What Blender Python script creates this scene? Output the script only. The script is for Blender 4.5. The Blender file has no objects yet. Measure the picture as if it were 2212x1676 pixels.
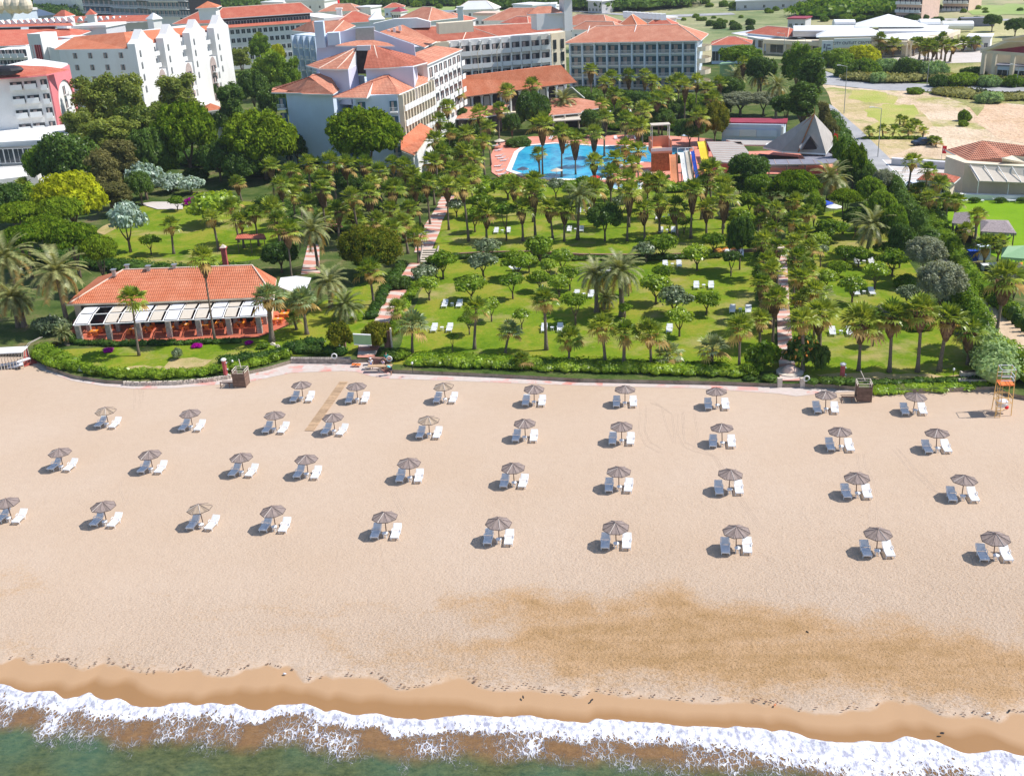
import bpy, math, random
import numpy as np
from mathutils import Vector, Matrix
R=math.radians
SC=bpy.context.scene
random.seed(7)
# ---------------------------------------------------------------- camera
FV=2397.0; CH=49.0; PITCH=R(23.1); ROLL=R(3.0)
_f=np.array([0,math.cos(PITCH),-math.sin(PITCH)]); _u0=np.array([0,math.sin(PITCH),math.cos(PITCH)]); _r0=np.array([1.,0,0])
_r=math.cos(ROLL)*_r0-math.sin(ROLL)*_u0; _u=math.sin(ROLL)*_r0+math.cos(ROLL)*_u0
cam=bpy.data.cameras.new('camera'); camo=bpy.data.objects.new('camera',cam); SC.collection.objects.link(camo)
cam.sensor_width=36; cam.lens=36*FV/2212; cam.clip_start=1; cam.clip_end=6000
camo.matrix_world=Matrix(((_r[0],_u[0],-_f[0],0),(_r[1],_u[1],-_f[1],0),(_r[2],_u[2],-_f[2],CH),(0,0,0,1)))
SC.camera=camo
# ---------------------------------------------------------------- light
SUN_EL=R(52); SUN_AZ=R(3)     # azimuth of the sun, from +X towards +Y
w=bpy.data.worlds.new('World'); SC.world=w; w.use_nodes=True
wn=w.node_tree; wn.nodes.clear()
sky=wn.nodes.new('ShaderNodeTexSky'); sky.sky_type='NISHITA'; sky.sun_disc=False
sky.sun_elevation=SUN_EL; sky.sun_rotation=R(90)-SUN_AZ; sky.air_density=1.0; sky.dust_density=0.4; sky.ozone_density=2.0
bg=wn.nodes.new('ShaderNodeBackground'); bg.inputs[1].default_value=0.135
wo=wn.nodes.new('ShaderNodeOutputWorld'); wn.links.new(sky.outputs[0],bg.inputs[0]); wn.links.new(bg.outputs[0],wo.inputs[0])
sl=bpy.data.lights.new('sun','SUN'); sl.energy=4.9; sl.angle=R(0.5); sl.color=(1,.955,.89)
so=bpy.data.objects.new('sun',sl); SC.collection.objects.link(so)
sd=Vector((math.cos(SUN_EL)*math.cos(SUN_AZ),math.cos(SUN_EL)*math.sin(SUN_AZ),math.sin(SUN_EL)))
so.rotation_euler=sd.to_track_quat('Z','Y').to_euler()
SC.view_settings.view_transform='Standard'; SC.view_settings.look='None'; SC.view_settings.gamma=1
SC.view_settings.exposure=0.22
SC.cycles.max_bounces=6; SC.cycles.transparent_max_bounces=6
# ---------------------------------------------------------------- surveying helpers: where a sight line meets the level z
GZ=0.45   # level of the gardens above the beach
def G(x,y,z=GZ):
    d=(x-1106)*_r-(y-838)*_u+FV*_f; t=(z-CH)/d[2]; return (t*d[0],t*d[1])
def P(X,Y,Z):
    v=np.array([X,Y,Z-CH]); q=v@_f
    return (1106+FV*(v@_r)/q,838-FV*(v@_u)/q,FV/q)
def hgt(x,y,yb,z0=GZ):
    lo,hi=0.3,45
    for _ in range(26):
        m=(lo+hi)/2; X,Y=G(x,y,z0+m)
        if P(X,Y,z0)[1]<yb: lo=m
        else: hi=m
    return m
ONES='zeroth first second third fourth fifth sixth seventh eighth ninth tenth eleventh twelfth thirteenth fourteenth fifteenth sixteenth seventeenth eighteenth nineteenth'.split()
TENS={2:('twenty','twentieth'),3:('thirty','thirtieth'),4:('forty','fortieth'),5:('fifty','fiftieth')}
def nth(n):
    if n<20: return ONES[n]
    a,b=divmod(n,10); return TENS[a][1] if b==0 else TENS[a][0]+'-'+ONES[b]
def along(i,n):
    """reading position i of n, counted from the nearer end"""
    if n==1: return 'the only one'
    if i==0: return 'leftmost'
    if i==n-1: return 'rightmost'
    if i<(n+1)//2: return nth(i+1)+' from the left'
    return nth(n-i)+' from the right'
# ---------------------------------------------------------------- materials
def NT(name):
    m=bpy.data.materials.new(name); m.use_nodes=True; t=m.node_tree; t.nodes.clear(); return m,t
class N:
    def __init__(s,t): s.t=t
    def __call__(s,k,**kw):
        n=s.t.nodes.new('ShaderNode'+k)
        for a,b in kw.items(): setattr(n,a,b)
        return n
    def l(s,a,b): s.t.links.new(a,b)
    def coord(s,which='Object',scale=(1,1,1),rot=(0,0,0)):
        c=s('TexCoord'); m=s('Mapping'); m.inputs['Scale'].default_value=scale; m.inputs['Rotation'].default_value=rot
        s.l(c.outputs[which],m.inputs[0]); return m.outputs[0]
    def noise(s,vec,scale,detail=3,rough=.55,dist=0):
        n=s('TexNoise'); n.inputs['Scale'].default_value=scale; n.inputs['Detail'].default_value=detail; n.inputs['Roughness'].default_value=rough; n.inputs['Distortion'].default_value=dist
        if vec is not None: s.l(vec,n.inputs['Vector'])
        return n.outputs['Fac']
    def ramp(s,fac,stops,interp='LINEAR'):
        r=s('ValToRGB'); r.color_ramp.interpolation=interp; e=r.color_ramp.elements
        while len(e)<len(stops): e.new(.5)
        for k,(p,c) in enumerate(stops):
            e[k].position=p; e[k].color=(c,c,c,1) if not hasattr(c,'__len__') else (c[0],c[1],c[2],1)
        s.l(fac,r.inputs[0]); return r.outputs[0]
    def mix(s,fac,a,b,blend='MIX'):
        m=s('MixRGB',blend_type=blend)
        for i,v in ((0,fac),(1,a),(2,b)):
            if hasattr(v,'is_output'): s.l(v,m.inputs[i])
            elif i==0: m.inputs[0].default_value=v
            else: m.inputs[i].default_value=(v[0],v[1],v[2],1)
        return m.outputs[0]
    def math(s,op,a,b=None,clamp=False):
        m=s('Math',operation=op); m.use_clamp=clamp
        for i,v in ((0,a),(1,b)):
            if v is None: continue
            if hasattr(v,'is_output'): s.l(v,m.inputs[i])
            else: m.inputs[i].default_value=v
        return m.outputs[0]
    def bump(s,h,dist,strength=1):
        b=s('Bump'); b.inputs['Strength'].default_value=strength; b.inputs['Distance'].default_value=dist; s.l(h,b.inputs['Height']); return b.outputs[0]
    def out(s,col,rough=.8,normal=None,spec=.3,metal=0,trans=0):
        p=s('BsdfPrincipled'); o=s('OutputMaterial')
        if hasattr(col,'is_output'): s.l(col,p.inputs['Base Color'])
        else: p.inputs['Base Color'].default_value=(*col,1)
        if hasattr(rough,'is_output'): s.l(rough,p.inputs['Roughness'])
        else: p.inputs['Roughness'].default_value=rough
        p.inputs['Specular IOR Level'].default_value=spec; p.inputs['Metallic'].default_value=metal
        p.inputs['Transmission Weight'].default_value=trans
        if normal is not None: s.l(normal,p.inputs['Normal'])
        s.l(p.outputs[0],o.inputs[0]); return p
def plain(name,c,rough=.75,var=.12,scale=1.5,spec=.3,metal=0,dirt=None,isl=0.0,bumpd=0):
    m,t=NT(name); n=N(t); v=n.coord('Object')
    f=n.noise(v,scale,4)
    col=n.ramp(f,[(.3,[x*(1-var) for x in c]),(.7,[min(1,x*(1+var)) for x in c])])
    if dirt:
        f2=n.ramp(n.noise(n.coord('Object',(1,1,.25)),scale*.6,5,.65),[(.5,0),(.75,1)])
        col=n.mix(n.math('MULTIPLY',f2,.5),col,dirt)
    if isl:
        g=n('NewGeometry'); h=n('HueSaturation'); n.l(col,h.inputs['Color'])
        n.l(n.math('ADD',n.math('MULTIPLY',g.outputs['Random Per Island'],isl),1-isl/2),h.inputs['Value']); col=h.outputs[0]
    nm=n.bump(n.noise(v,scale*6,3),bumpd) if bumpd else None
    n.out(col,rough,nm,spec,metal); return m
def leaf(name,dark,light,trans=.35,shine=.0):
    m,t=NT(name); n=N(t); g=n('NewGeometry'); oi=n('ObjectInfo')
    f=n.math('ADD',n.math('MULTIPLY',g.outputs['Random Per Island'],.65),n.math('MULTIPLY',oi.outputs['Random'],.35))
    col=n.ramp(f,[(.1,dark),(.85,light)])
    big=n.ramp(n.noise(n.coord('Object'),.9,2),[(.35,.72),(.65,1.25)])
    col=n.mix(1,col,big,'MULTIPLY')
    d=n('BsdfDiffuse'); n.l(col,d.inputs[0]); tr=n('BsdfTranslucent')
    c2=n.mix(1,col,(1.5,1.35,.5),'MULTIPLY'); n.l(c2,tr.inputs[0])
    mx=n('MixShader'); mx.inputs[0].default_value=trans; n.l(d.outputs[0],mx.inputs[1]); n.l(tr.outputs[0],mx.inputs[2])
    o=n('OutputMaterial')
    if shine:
        gl=n('BsdfGlossy'); gl.inputs['Roughness'].default_value=.38; gl.inputs[0].default_value=(1,1,1,1)
        m2=n('MixShader'); m2.inputs[0].default_value=shine; n.l(mx.outputs[0],m2.inputs[1]); n.l(gl.outputs[0],m2.inputs[2]); n.l(m2.outputs[0],o.inputs[0])
    else: n.l(mx.outputs[0],o.inputs[0])
    return m
def tiles(name,c,c2,pitch=.35):
    m,t=NT(name); n=N(t); v=n.coord('Object')
    f=n.noise(v,.35,5,.65); f2=n.noise(v,4,4,.7)
    col=n.mix(n.ramp(f,[(.35,0),(.68,1)]),c,c2)
    col=n.mix(n.ramp(f2,[(.4,0),(.62,.6)]),col,[x*.72 for x in c])
    w1=n('TexWave'); w1.wave_type='BANDS'; w1.bands_direction='Z'; w1.inputs['Scale'].default_value=1.35; w1.inputs['Distortion'].default_value=.35; n.l(v,w1.inputs[0])
    w2=n('TexWave'); w2.bands_direction='X'; w2.inputs['Scale'].default_value=1.1; n.l(v,w2.inputs[0])
    h=n.math('ADD',w1.outputs['Fac'],n.math('MULTIPLY',w2.outputs['Fac'],.8))
    col=n.mix(n.math('MULTIPLY',n.ramp(w1.outputs['Fac'],[(0,1),(.3,0)]),.28),col,[x*.45 for x in c])
    n.out(col,.85,n.bump(h,.06),.2); return m
MT={}
def mats():
    MT['wall']=plain('white_render',(.80,.79,.77),.85,.03,.4,dirt=(.66,.62,.57))
    MT['blue_shade_tint']=plain('blue_shade_tinted_render',(.62,.72,.84),.85,.04,.4,dirt=(.56,.61,.68))  # white hotel walls get blue shade in the colour; also real blue paint
    MT['wallgrey']=plain('grey_render',(.60,.59,.62),.85,.04,.3,dirt=(.5,.48,.47))
    MT['walllilac']=plain('lilac_render',(.66,.64,.76),.85,.04,.3)
    MT['cream']=plain('cream_render',(.76,.66,.50),.85,.05,.5,dirt=(.55,.46,.35))
    MT['pinkw']=plain('pink_render',(.80,.24,.26),.8,.06,.5)
    MT['fade']=plain('faded_trim',(.74,.52,.42),.8,.1,1)
    MT['trim']=plain('white_paint',(.82,.82,.80),.55,.03,1)
    MT['glass']=plain('window_glass',(.035,.045,.06),.12,.5,.6,spec=.6)
    MT['glassb']=plain('blue_window_glass',(.05,.12,.17),.15,.5,.4,spec=.6)
    MT['redglass']=plain('red_window_glass',(.30,.02,.03),.25,.3,.6,spec=.5)
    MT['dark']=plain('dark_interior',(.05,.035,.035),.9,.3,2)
    MT['curtain']=plain('curtain_cloth',(.45,.36,.33),.9,.2,2)
    MT['tile']=tiles('orange_roof_tiles',(.58,.175,.085),(.72,.29,.17))
    MT['tilered']=tiles('red_roof_tiles',(.54,.13,.08),(.66,.24,.16))
    MT['tilepink']=tiles('faded_roof_tiles',(.56,.21,.13),(.74,.36,.24))
    MT['tilebrown']=tiles('weathered_roof_tiles',(.40,.115,.07),(.56,.20,.13))
    MT['maroon']=plain('maroon_sheet_roof',(.32,.045,.07),.6,.15,.6)
    MT['ridge']=plain('mortar_ridge',(.80,.62,.50),.85,.1,2)
    MT['metal']=plain('grey_metal',(.42,.43,.45),.4,.1,2,metal=.6)
    MT['sheet']=plain('white_sheet_roof',(.80,.80,.80),.5,.04,.15,dirt=(.68,.67,.66))
    MT['slate']=plain('grey_deck_boards',(.24,.24,.29),.8,.12,.8,isl=.25)
    MT['panelgrey']=plain('grey_panel_roof',(.42,.385,.355),.8,.1,.8,isl=.18)
    MT['peach']=plain('peach_plaster',(.78,.36,.22),.7,.08,.5)
    MT['rust']=plain('rusty_steel',(.42,.16,.06),.8,.3,3)
    MT['yellowst']=plain('yellow_painted_steel',(.80,.50,.18),.5,.12,3)
    MT['orangeboard']=plain('orange_board',(.80,.20,.05),.7,.1,2)
    MT['wood']=plain('brown_wood',(.20,.125,.095),.8,.25,3,isl=.4)
    MT['woodlt']=plain('sun_bleached_wood',(.46,.31,.19),.8,.15,3,isl=.35)
    MT['plank']=plain('weathered_umbrella_boards',(.235,.185,.17),.85,.14,2.2,isl=.55)
    MT['plankt']=plain('tan_umbrella_boards',(.36,.275,.20),.85,.12,2.2,isl=.5)
    MT['batten']=plain('pale_batten',(.62,.55,.50),.8,.1,2)
    MT['rim']=plain('dark_rim_wood',(.10,.075,.065),.8,.2,3)
    MT['plastic']=plain('white_plastic',(.80,.81,.83),.4,.02,3,spec=.5)
    MT['cloth']=plain('white_cloth',(.66,.67,.72),.8,.04,3)
    MT['thatch']=plain('grey_thatch',(.30,.25,.25),.95,.3,5,isl=.6,bumpd=.05)
    MT['stone']=plain('rubble_stone',(.38,.33,.29),.9,.3,3,isl=.4,bumpd=.05)
    MT['stonelt']=plain('pale_stone',(.60,.52,.44),.9,.15,3,isl=.25)
    MT['brick']=plain('brown_brick',(.27,.15,.12),.9,.25,5,isl=.3,bumpd=.03)
    MT['redpost']=plain('red_brick_pillar',(.48,.10,.10),.8,.25,6,bumpd=.02)
    MT['trunk']=plain('grey_palm_bark',(.20,.155,.12),.95,.25,4,bumpd=.05)
    MT['bark']=plain('brown_bark',(.17,.12,.085),.95,.25,5,bumpd=.04)
    MT['shag']=leaf('dead_palm_skirt',(.13,.08,.055),(.30,.19,.11),.15)
    MT['tan']=leaf('tan_dry_fronds',(.32,.22,.07),(.66,.46,.19),.35)
    MT['fan']=leaf('fan_palm_green',(.09,.17,.015),(.42,.48,.08),.35,.02)
    MT['fangrey']=leaf('silver_fan_green',(.17,.25,.10),(.42,.47,.24),.3,.03)
    MT['feather']=leaf('date_palm_green',(.10,.15,.045),(.36,.36,.15),.25,.02)
    MT['pine']=leaf('pine_green',(.05,.12,.008),(.22,.30,.022),.33)
    MT['dkgreen']=leaf('dark_leaf_green',(.035,.09,.014),(.13,.21,.035),.33,.01)
    MT['green']=leaf('leaf_green',(.07,.16,.010),(.26,.37,.03),.38,.01)
    MT['bright']=leaf('bright_leaf_green',(.14,.26,.010),(.38,.50,.035),.4,.03)
    MT['lime']=leaf('yellow_lime_leaf',(.24,.30,.01),(.50,.52,.03),.4)
    MT['olive']=leaf('olive_grey_leaf',(.10,.15,.07),(.25,.31,.16),.25,.03)
    MT['silver']=leaf('silver_leaf',(.20,.30,.24),(.55,.66,.56),.25,.03)
    MT['greytree']=leaf('grey_tamarisk_leaf',(.17,.20,.13),(.38,.40,.28),.25)
    MT['euca']=leaf('eucalyptus_leaf',(.08,.14,.02),(.28,.32,.06),.35,.01)
    MT['tanleaf']=leaf('olive_brown_leaf',(.09,.10,.03),(.23,.21,.08),.3)
    MT['gold']=leaf('golden_olive_leaf',(.06,.10,.01),(.30,.28,.03),.35)
    MT['reed']=leaf('reed_green',(.14,.26,.09),(.40,.52,.24),.35)
    MT['magenta']=leaf('magenta_blossom',(.32,.0,.26),(.62,.015,.50),.35)
    MT['pinkfl']=leaf('pink_blossom',(.62,.10,.26),(.85,.30,.45),.35)
    MT['orangefl']=leaf('orange_blossom',(.75,.22,.04),(.90,.50,.14),.3)
    MT['redfl']=leaf('red_blossom',(.65,.02,.03),(.85,.08,.07),.3)
    MT['scrub']=leaf('dry_scrub_leaf',(.16,.17,.05),(.40,.38,.15),.3)
    for k,c in dict(white=(.85,.85,.87),teal=(.01,.25,.23),turq=(.12,.62,.66),blue=(.02,.10,.45),pinkish=(.80,.62,.75),skin=(.55,.30,.19),navy=(.02,.025,.08),hair=(.03,.02,.015),red=(.78,.02,.03),yellow=(.90,.62,.03),orange=(.80,.30,.14),royal=(.01,.06,.42),gold2=(.85,.30,.03),black=(.02,.02,.025),carblue=(.03,.05,.09),canvas=(.60,.53,.44),green2=(.25,.42,.22)).items():
        MT[k]=plain(k+'_finish',c,.6,.05,2)
mats()
# ---------------------------------------------------------------- mesh builder
class MB:
    def __init__(s): s.v=[]; s.f=[]; s.m=[]
    def add(s,vs,fs,m=0):
        b=len(s.v); s.v+= [tuple(p) for p in vs]; s.f+= [tuple(b+i for i in f) for f in fs]; s.m+= [m]*len(fs); return s
    def box(s,x0,x1,y0,y1,z0,z1,m=0):
        return s.add([(x0,y0,z0),(x1,y0,z0),(x1,y1,z0),(x0,y1,z0),(x0,y0,z1),(x1,y0,z1),(x1,y1,z1),(x0,y1,z1)],
              [(3,2,1,0),(4,5,6,7),(0,1,5,4),(1,2,6,5),(2,3,7,6),(3,0,4,7)],m)
    def obox(s,c,sx,sy,sz,rz=0,m=0,tilt=0):
        M=Matrix.Translation(Vector(c))@Matrix.Rotation(rz,4,'Z')@Matrix.Rotation(tilt,4,'X')
        vs=[M@Vector((a*sx/2,b*sy/2,d*sz/2)) for d in(-1,1) for a,b in((-1,-1),(1,-1),(1,1),(-1,1))]
        return s.add(vs,[(3,2,1,0),(4,5,6,7),(0,1,5,4),(1,2,6,5),(2,3,7,6),(3,0,4,7)],m)
    def prism(s,pts,z0,z1,m=0):
        n=len(pts)
        a=sum(pts[i][0]*pts[(i+1)%n][1]-pts[(i+1)%n][0]*pts[i][1] for i in range(n))
        if a<0: pts=pts[::-1]
        return s.add([(p[0],p[1],z0) for p in pts]+[(p[0],p[1],z1) for p in pts],[tuple(range(n-1,-1,-1)),tuple(range(n,2*n))]+[(i,(i+1)%n,n+(i+1)%n,n+i) for i in range(n)],m)
    def bar(s,a,b,r,n=6,m=0,r2=None):
        a=Vector(a); b=Vector(b); r2=r if r2 is None else r2
        d=(b-a).normalized(); q=d.to_track_quat('Z','Y')
        vs=[a+q@Vector((r*math.cos(2*math.pi*i/n),r*math.sin(2*math.pi*i/n),0)) for i in range(n)]+[b+q@Vector((r2*math.cos(2*math.pi*i/n),r2*math.sin(2*math.pi*i/n),0)) for i in range(n)]
        return s.add(vs,[(i,(i+1)%n,n+(i+1)%n,n+i) for i in range(n)]+[tuple(range(n-1,-1,-1)),tuple(range(n,2*n))],m)
    def tube(s,pts,rs,n=7,m=0):
        vs=[]; fs=[]; pts=[Vector(p) for p in pts]
        for k,p in enumerate(pts):
            d=(pts[min(k+1,len(pts)-1)]-pts[max(k-1,0)]).normalized(); q=d.to_track_quat('Z','Y')
            vs+=[p+q@Vector((rs[k]*math.cos(2*math.pi*i/n),rs[k]*math.sin(2*math.pi*i/n),0)) for i in range(n)]
        for k in range(len(pts)-1):
            fs+=[(k*n+i,k*n+(i+1)%n,(k+1)*n+(i+1)%n,(k+1)*n+i) for i in range(n)]
        fs+=[tuple(range(n-1,-1,-1)),tuple(range((len(pts)-1)*n,len(pts)*n))]
        return s.add(vs,fs,m)
    def mesh(s,name,ms,smooth=False,loc=(0,0,0)):
        me=bpy.data.meshes.new(name)
        me.from_pydata([(a-loc[0],b-loc[1],c-loc[2]) for a,b,c in s.v],[],s.f)
        for k in (ms if isinstance(ms,(list,tuple)) else [ms]): me.materials.append(MT[k] if isinstance(k,str) else k)
        me.polygons.foreach_set('material_index',s.m)
        if smooth: me.polygons.foreach_set('use_smooth',[True]*len(s.f))
        me.update(); return me
LINK=SC.collection.objects.link
def put(name,me,parent=None,loc=(0,0,0),rz=0,scale=None):
    o=bpy.data.objects.new(name,me); LINK(o); o.parent=parent; o.location=loc; o.rotation_euler[2]=rz
    if scale: o.scale=scale
    return o
def tag(o,label=None,cat=None,group=None,kind=None):
    if label: o['label']=label
    if cat: o['category']=cat
    if group: o['group']=group
    if kind: o['kind']=kind
    return o
class Thing:
    def __init__(s,name,label,cat,loc=(0,0,0),group=None,rz=0):
        s.o=put(name,None,None,loc,rz); s.loc=loc; s.o.empty_display_size=.5; tag(s.o,label,cat,group)
    def part(s,name,mb,ms,smooth=False,world=True,parent=None,label=None):
        o=put(name,mb.mesh(name,ms,smooth,s.loc if world else (0,0,0)),parent or s.o)
        if label: o['label']=label
        return o
def struct(name,mb,ms,smooth=False):
    return tag(put(name,mb.mesh(name,ms,smooth)),kind='structure')
def copytree(o,parent=None):
    c=o.copy(); LINK(c); c.parent=parent
    for ch in list(o.children): copytree(ch,c)
    return c
# ================================================================ GROUND, BEACH, SEA
FOAM=[(-400,1440),(-160,1462),(0,1481),(63,1496),(87,1492),(116,1495),(139,1511),(191,1499),(227,1511),(260,1510),(287,1522),(346,1529),(376,1513),(403,1513),(418,1523),(463,1517),(490,1526),(508,1522),(532,1535),(567,1537),(600,1523),(661,1520),(679,1526),(702,1535),(720,1531),(765,1547),(786,1541),(835,1548),(882,1557),(940,1552),(1004,1548),(1034,1545),(1073,1550),(1118,1545),(1198,1553),(1258,1563),(1282,1553),(1321,1556),(1400,1560),(1480,1568),(1551,1572),(1632,1571),(1683,1578),(1775,1601),(1865,1604),(1883,1601),(1928,1605),(1967,1589),(1988,1598),(2017,1599),(2083,1628),(2128,1623),(2176,1625),(2194,1632),(2240,1630),(2400,1650),(2700,1690)]
fw=np.array([G(x,y,-.2) for x,y in FOAM]); fw=fw[np.argsort(fw[:,0])]
def vnoise(x,y,seed=0):
    rs=np.random.RandomState(seed); g=rs.rand(64,64)
    xi=np.floor(x).astype(int); yi=np.floor(y).astype(int); fx=x-xi; fy=y-yi; fx=fx*fx*(3-2*fx); fy=fy*fy*(3-2*fy)
    a=g[xi%64,yi%64];b=g[(xi+1)%64,yi%64];c=g[xi%64,(yi+1)%64];d=g[(xi+1)%64,(yi+1)%64]
    return (a*(1-fx)+b*fx)*(1-fy)+(c*(1-fx)+d*fx)*fy
def fbm(x,y,sc,seed=0,o=4):
    r=0;a=.5
    for k in range(o): r=r+a*vnoise(x*sc*2**k+17*k,y*sc*2**k+5*k,seed+k); a*=.5
    return r/(1-.5**o)
_ex=np.arange(-95,108,.08); _ey=np.interp(_ex,fw[:,0],fw[:,1]); _k=np.exp(-(np.arange(-8,9)*.08/.22)**2); _ey=np.convolve(np.pad(_ey,8,'edge'),_k/_k.sum(),'valid')
_ey=_ey+(fbm(_ex,_ex*0,.9,15,4)-.5)*.55+.12*np.abs(np.sin(_ex*1.1+3*fbm(_ex,_ex*0,.3,16)))
def yedge(x): return np.interp(x,_ex,_ey)
def inpoly(px,py,poly):
    """signed-ish distance mask: positive inside, in screen units of the survey photo"""
    n=len(poly); ins=np.zeros(px.shape,bool); dmin=np.full(px.shape,1e9)
    for i in range(n):
        x1,y1=poly[i]; x2,y2=poly[(i+1)%n]
        c=((y1>py)!=(y2>py))&(px<(x2-x1)*(py-y1)/((y2-y1)+1e-9)+x1); ins^=c
        dx,dy=x2-x1,y2-y1; t=np.clip(((px-x1)*dx+(py-y1)*dy)/(dx*dx+dy*dy+1e-9),0,1)
        dmin=np.minimum(dmin,np.hypot(px-x1-t*dx,(py-y1-t*dy)))
    return np.where(ins,dmin,-dmin)
def gridmesh(name,X,Y,Z,mat,attrs=None):
    ny,nx=X.shape; me=bpy.data.meshes.new(name)
    co=np.stack([X,Y,Z],-1).reshape(-1,3).astype(np.float32)
    i=np.arange(ny*nx).reshape(ny,nx); q=np.stack([i[:-1,:-1],i[:-1,1:],i[1:,1:],i[1:,:-1]],-1).reshape(-1,4)
    me.vertices.add(len(co)); me.vertices.foreach_set('co',co.ravel())
    me.loops.add(q.size); me.loops.foreach_set('vertex_index',q.ravel().astype(np.int32))
    me.polygons.add(len(q)); me.polygons.foreach_set('loop_start',(np.arange(len(q))*4).astype(np.int32)); me.polygons.foreach_set('loop_total',np.full(len(q),4,np.int32))
    me.polygons.foreach_set('use_smooth',np.ones(len(q),bool))
    for k,a in (attrs or {}).items():
        at=me.attributes.new(k,'FLOAT','POINT'); at.data.foreach_set('value',a.ravel().astype(np.float32))
    me.materials.append(mat); me.update(); me.validate(); return put(name,me)
def attr(n,k):
    a=n('Attribute'); a.attribute_name=k; return a.outputs['Fac']
def sand_mat():
    m,t=NT('sand'); n=N(t); v=n.coord('Object')
    a=attr(n,'algae'); wt=attr(n,'wet'); rf=attr(n,'rough')
    big=n.noise(v,.07,4); med=n.noise(v,1.1,5,.6); fine=n.noise(n.coord('Object',(1,1.7,1)),4.2,4,.6)
    col=n.mix(n.ramp(big,[(.35,0),(.65,1)]),(.535,.412,.312),(.51,.382,.278))
    col=n.mix(n.ramp(med,[(.3,.25),(.6,0)]),col,(.44,.32,.235))
    # footprints: little warm dents
    dent=n.ramp(fine,[(.34,1),(.48,0)]); df=n.math('MULTIPLY',dent,n.math('ADD',n.math('MULTIPLY',rf,.75),.12))
    col=n.mix(df,col,(.43,.285,.175))
    al=n.math('ADD',a,n.math('MULTIPLY',n.math('SUBTRACT',n.noise(n.coord('Object',(1,1.5,1),(0,0,R(9))),2.1,6,.8),.5),1.5)); al=n.ramp(al,[(.22,0),(.80,1)])
    alcol=n.mix(n.noise(v,1.6,4),(.38,.215,.085),(.54,.345,.19))
    col=n.mix(n.math('MULTIPLY',al,.85),col,alcol)
    dk=n.ramp(n.math('MULTIPLY',n.noise(n.coord('Object',(1,2.2,1),(0,0,R(9))),.35,5,.7),a),[(.38,0),(.62,1)]); col=n.mix(n.math('MULTIPLY',dk,.5),col,(.30,.17,.055))
    sp=n.ramp(n.noise(v,6.5,3,.6),[(.34,1),(.42,0)]); col=n.mix(n.math('MULTIPLY',n.math('MULTIPLY',sp,n.math('ADD',a,.06)),.8),col,(.17,.11,.04))
    w1=n.ramp(n.math('ADD',wt,n.math('MULTIPLY',n.math('SUBTRACT',fine,.5),.12)),[(.26,0),(.38,1)]); col=n.mix(w1,col,(.44,.275,.155))
    w2=n.ramp(wt,[(.56,0),(.74,1)]); col=n.mix(w2,col,(.32,.175,.075))
    hgt=n.math('ADD',n.math('MULTIPLY',fine,1),n.math('MULTIPLY',med,.8))
    dry=n.math('SUBTRACT',1,n.ramp(wt,[(.0,0),(.34,1)])); amp=n.math('MULTIPLY',dry,n.math('ADD',n.math('MULTIPLY',rf,.6),.14))
    nm=n.bump(n.math('MULTIPLY',hgt,amp),.22)
    rr=n.math('SUBTRACT',.9,n.math('MULTIPLY',w2,.45))
    n.out(col,rr,nm,.25); return m
xs=np.arange(-92,104,.25); yb=np.arange(0,1,.0034)
X,Tt=np.meshgrid(xs,yb); ye=yedge(X); ytop=np.interp(X,[-80,-60,0,40,70,104],[136,133,121,112,106,99])
Y=ye-9+Tt*(ytop-ye+9); S=Y-ye
Z=np.where(S>7,0,np.where(S>0,-.26*(1-np.clip(S/7,0,1))**1.3,-.26+.085*S))
v=np.stack([X,Y,Z-CH],-1); q=v@_f; PX=1106+FV*(v@_r)/q; PY=838-FV*(v@_u)/q
ALG=[(1140,1275,1.0,[(880,1345),(960,1310),(1080,1290),(1200,1262),(1290,1300),(1420,1265),(1560,1285),(1720,1300),(1850,1320),(1960,1335),(2060,1345),(2230,1390),(2300,1500),(2212,1520),(1900,1515),(1500,1495),(1200,1465),(980,1430),(930,1420),(1010,1390),(1110,1375),(1080,1345)]),
     (0,0,.62,[(380,1297),(520,1290),(690,1288),(900,1300),(880,1318),(600,1315),(420,1316)]),
     (0,0,.6,[(470,1385),(600,1355),(700,1355),(820,1390),(1000,1415),(1250,1450),(1400,1500),(1100,1480),(860,1460),(640,1400)]),
     (0,0,.6,[(-60,1235),(40,1240),(110,1288),(60,1298),(-60,1300)]),
     (0,0,.45,[(-60,1370),(150,1400),(420,1420),(800,1440),(1300,1480),(1300,1520),(800,1500),(400,1470),(-60,1440)]),
     (0,0,.7,[(2170,1325),(2212,1320),(2225,1360),(2190,1370)]),(0,0,.5,[(1190,1240),(1215,1240),(1210,1275),(1190,1275)]),(0,0,.5,[(2070,1180),(2110,1180),(2120,1215),(2080,1220)])]
WX=PX+(fbm(X,Y,.25,3)-.5)*160; WY=PY+(fbm(X,Y,.33,9)-.5)*95
alg=np.zeros(X.shape); streak=.62+.75*(fbm(X*.35,Y*1.6,.35,91,5)-.12)
for _,_,s,poly in ALG: alg=np.maximum(alg,s*np.clip(inpoly(WX,WY,poly)/70+.42,0,1))
alg=np.clip(alg*np.clip(streak,.35,1.25),0,1)
rough=np.clip((PY-900)/420,0.05,1)*np.clip(.45+(PX-300)/2200,.35,1)+.25*np.clip((PY-1250)/100,0,1)
rough=np.clip(rough*(.6+.8*fbm(X,Y,.12,21)),0,1)
WPX=(np.array([-300,0,104,180,248,284,350,418,478,567,610,657,699,780,849,959,1034,1138,1318,1641,1835,1970,2089,2208,2400])-1106)/28.8
WL=[2.6,2.6,3.2,3.0,3.6,3.0,3.6,3.5,2.7,4.6,4.0,2.1,3.3,3.9,2.7,3.8,2.5,2.6,2.3,2.4,3.4,2.9,5.1,5.5,5.5]
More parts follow.
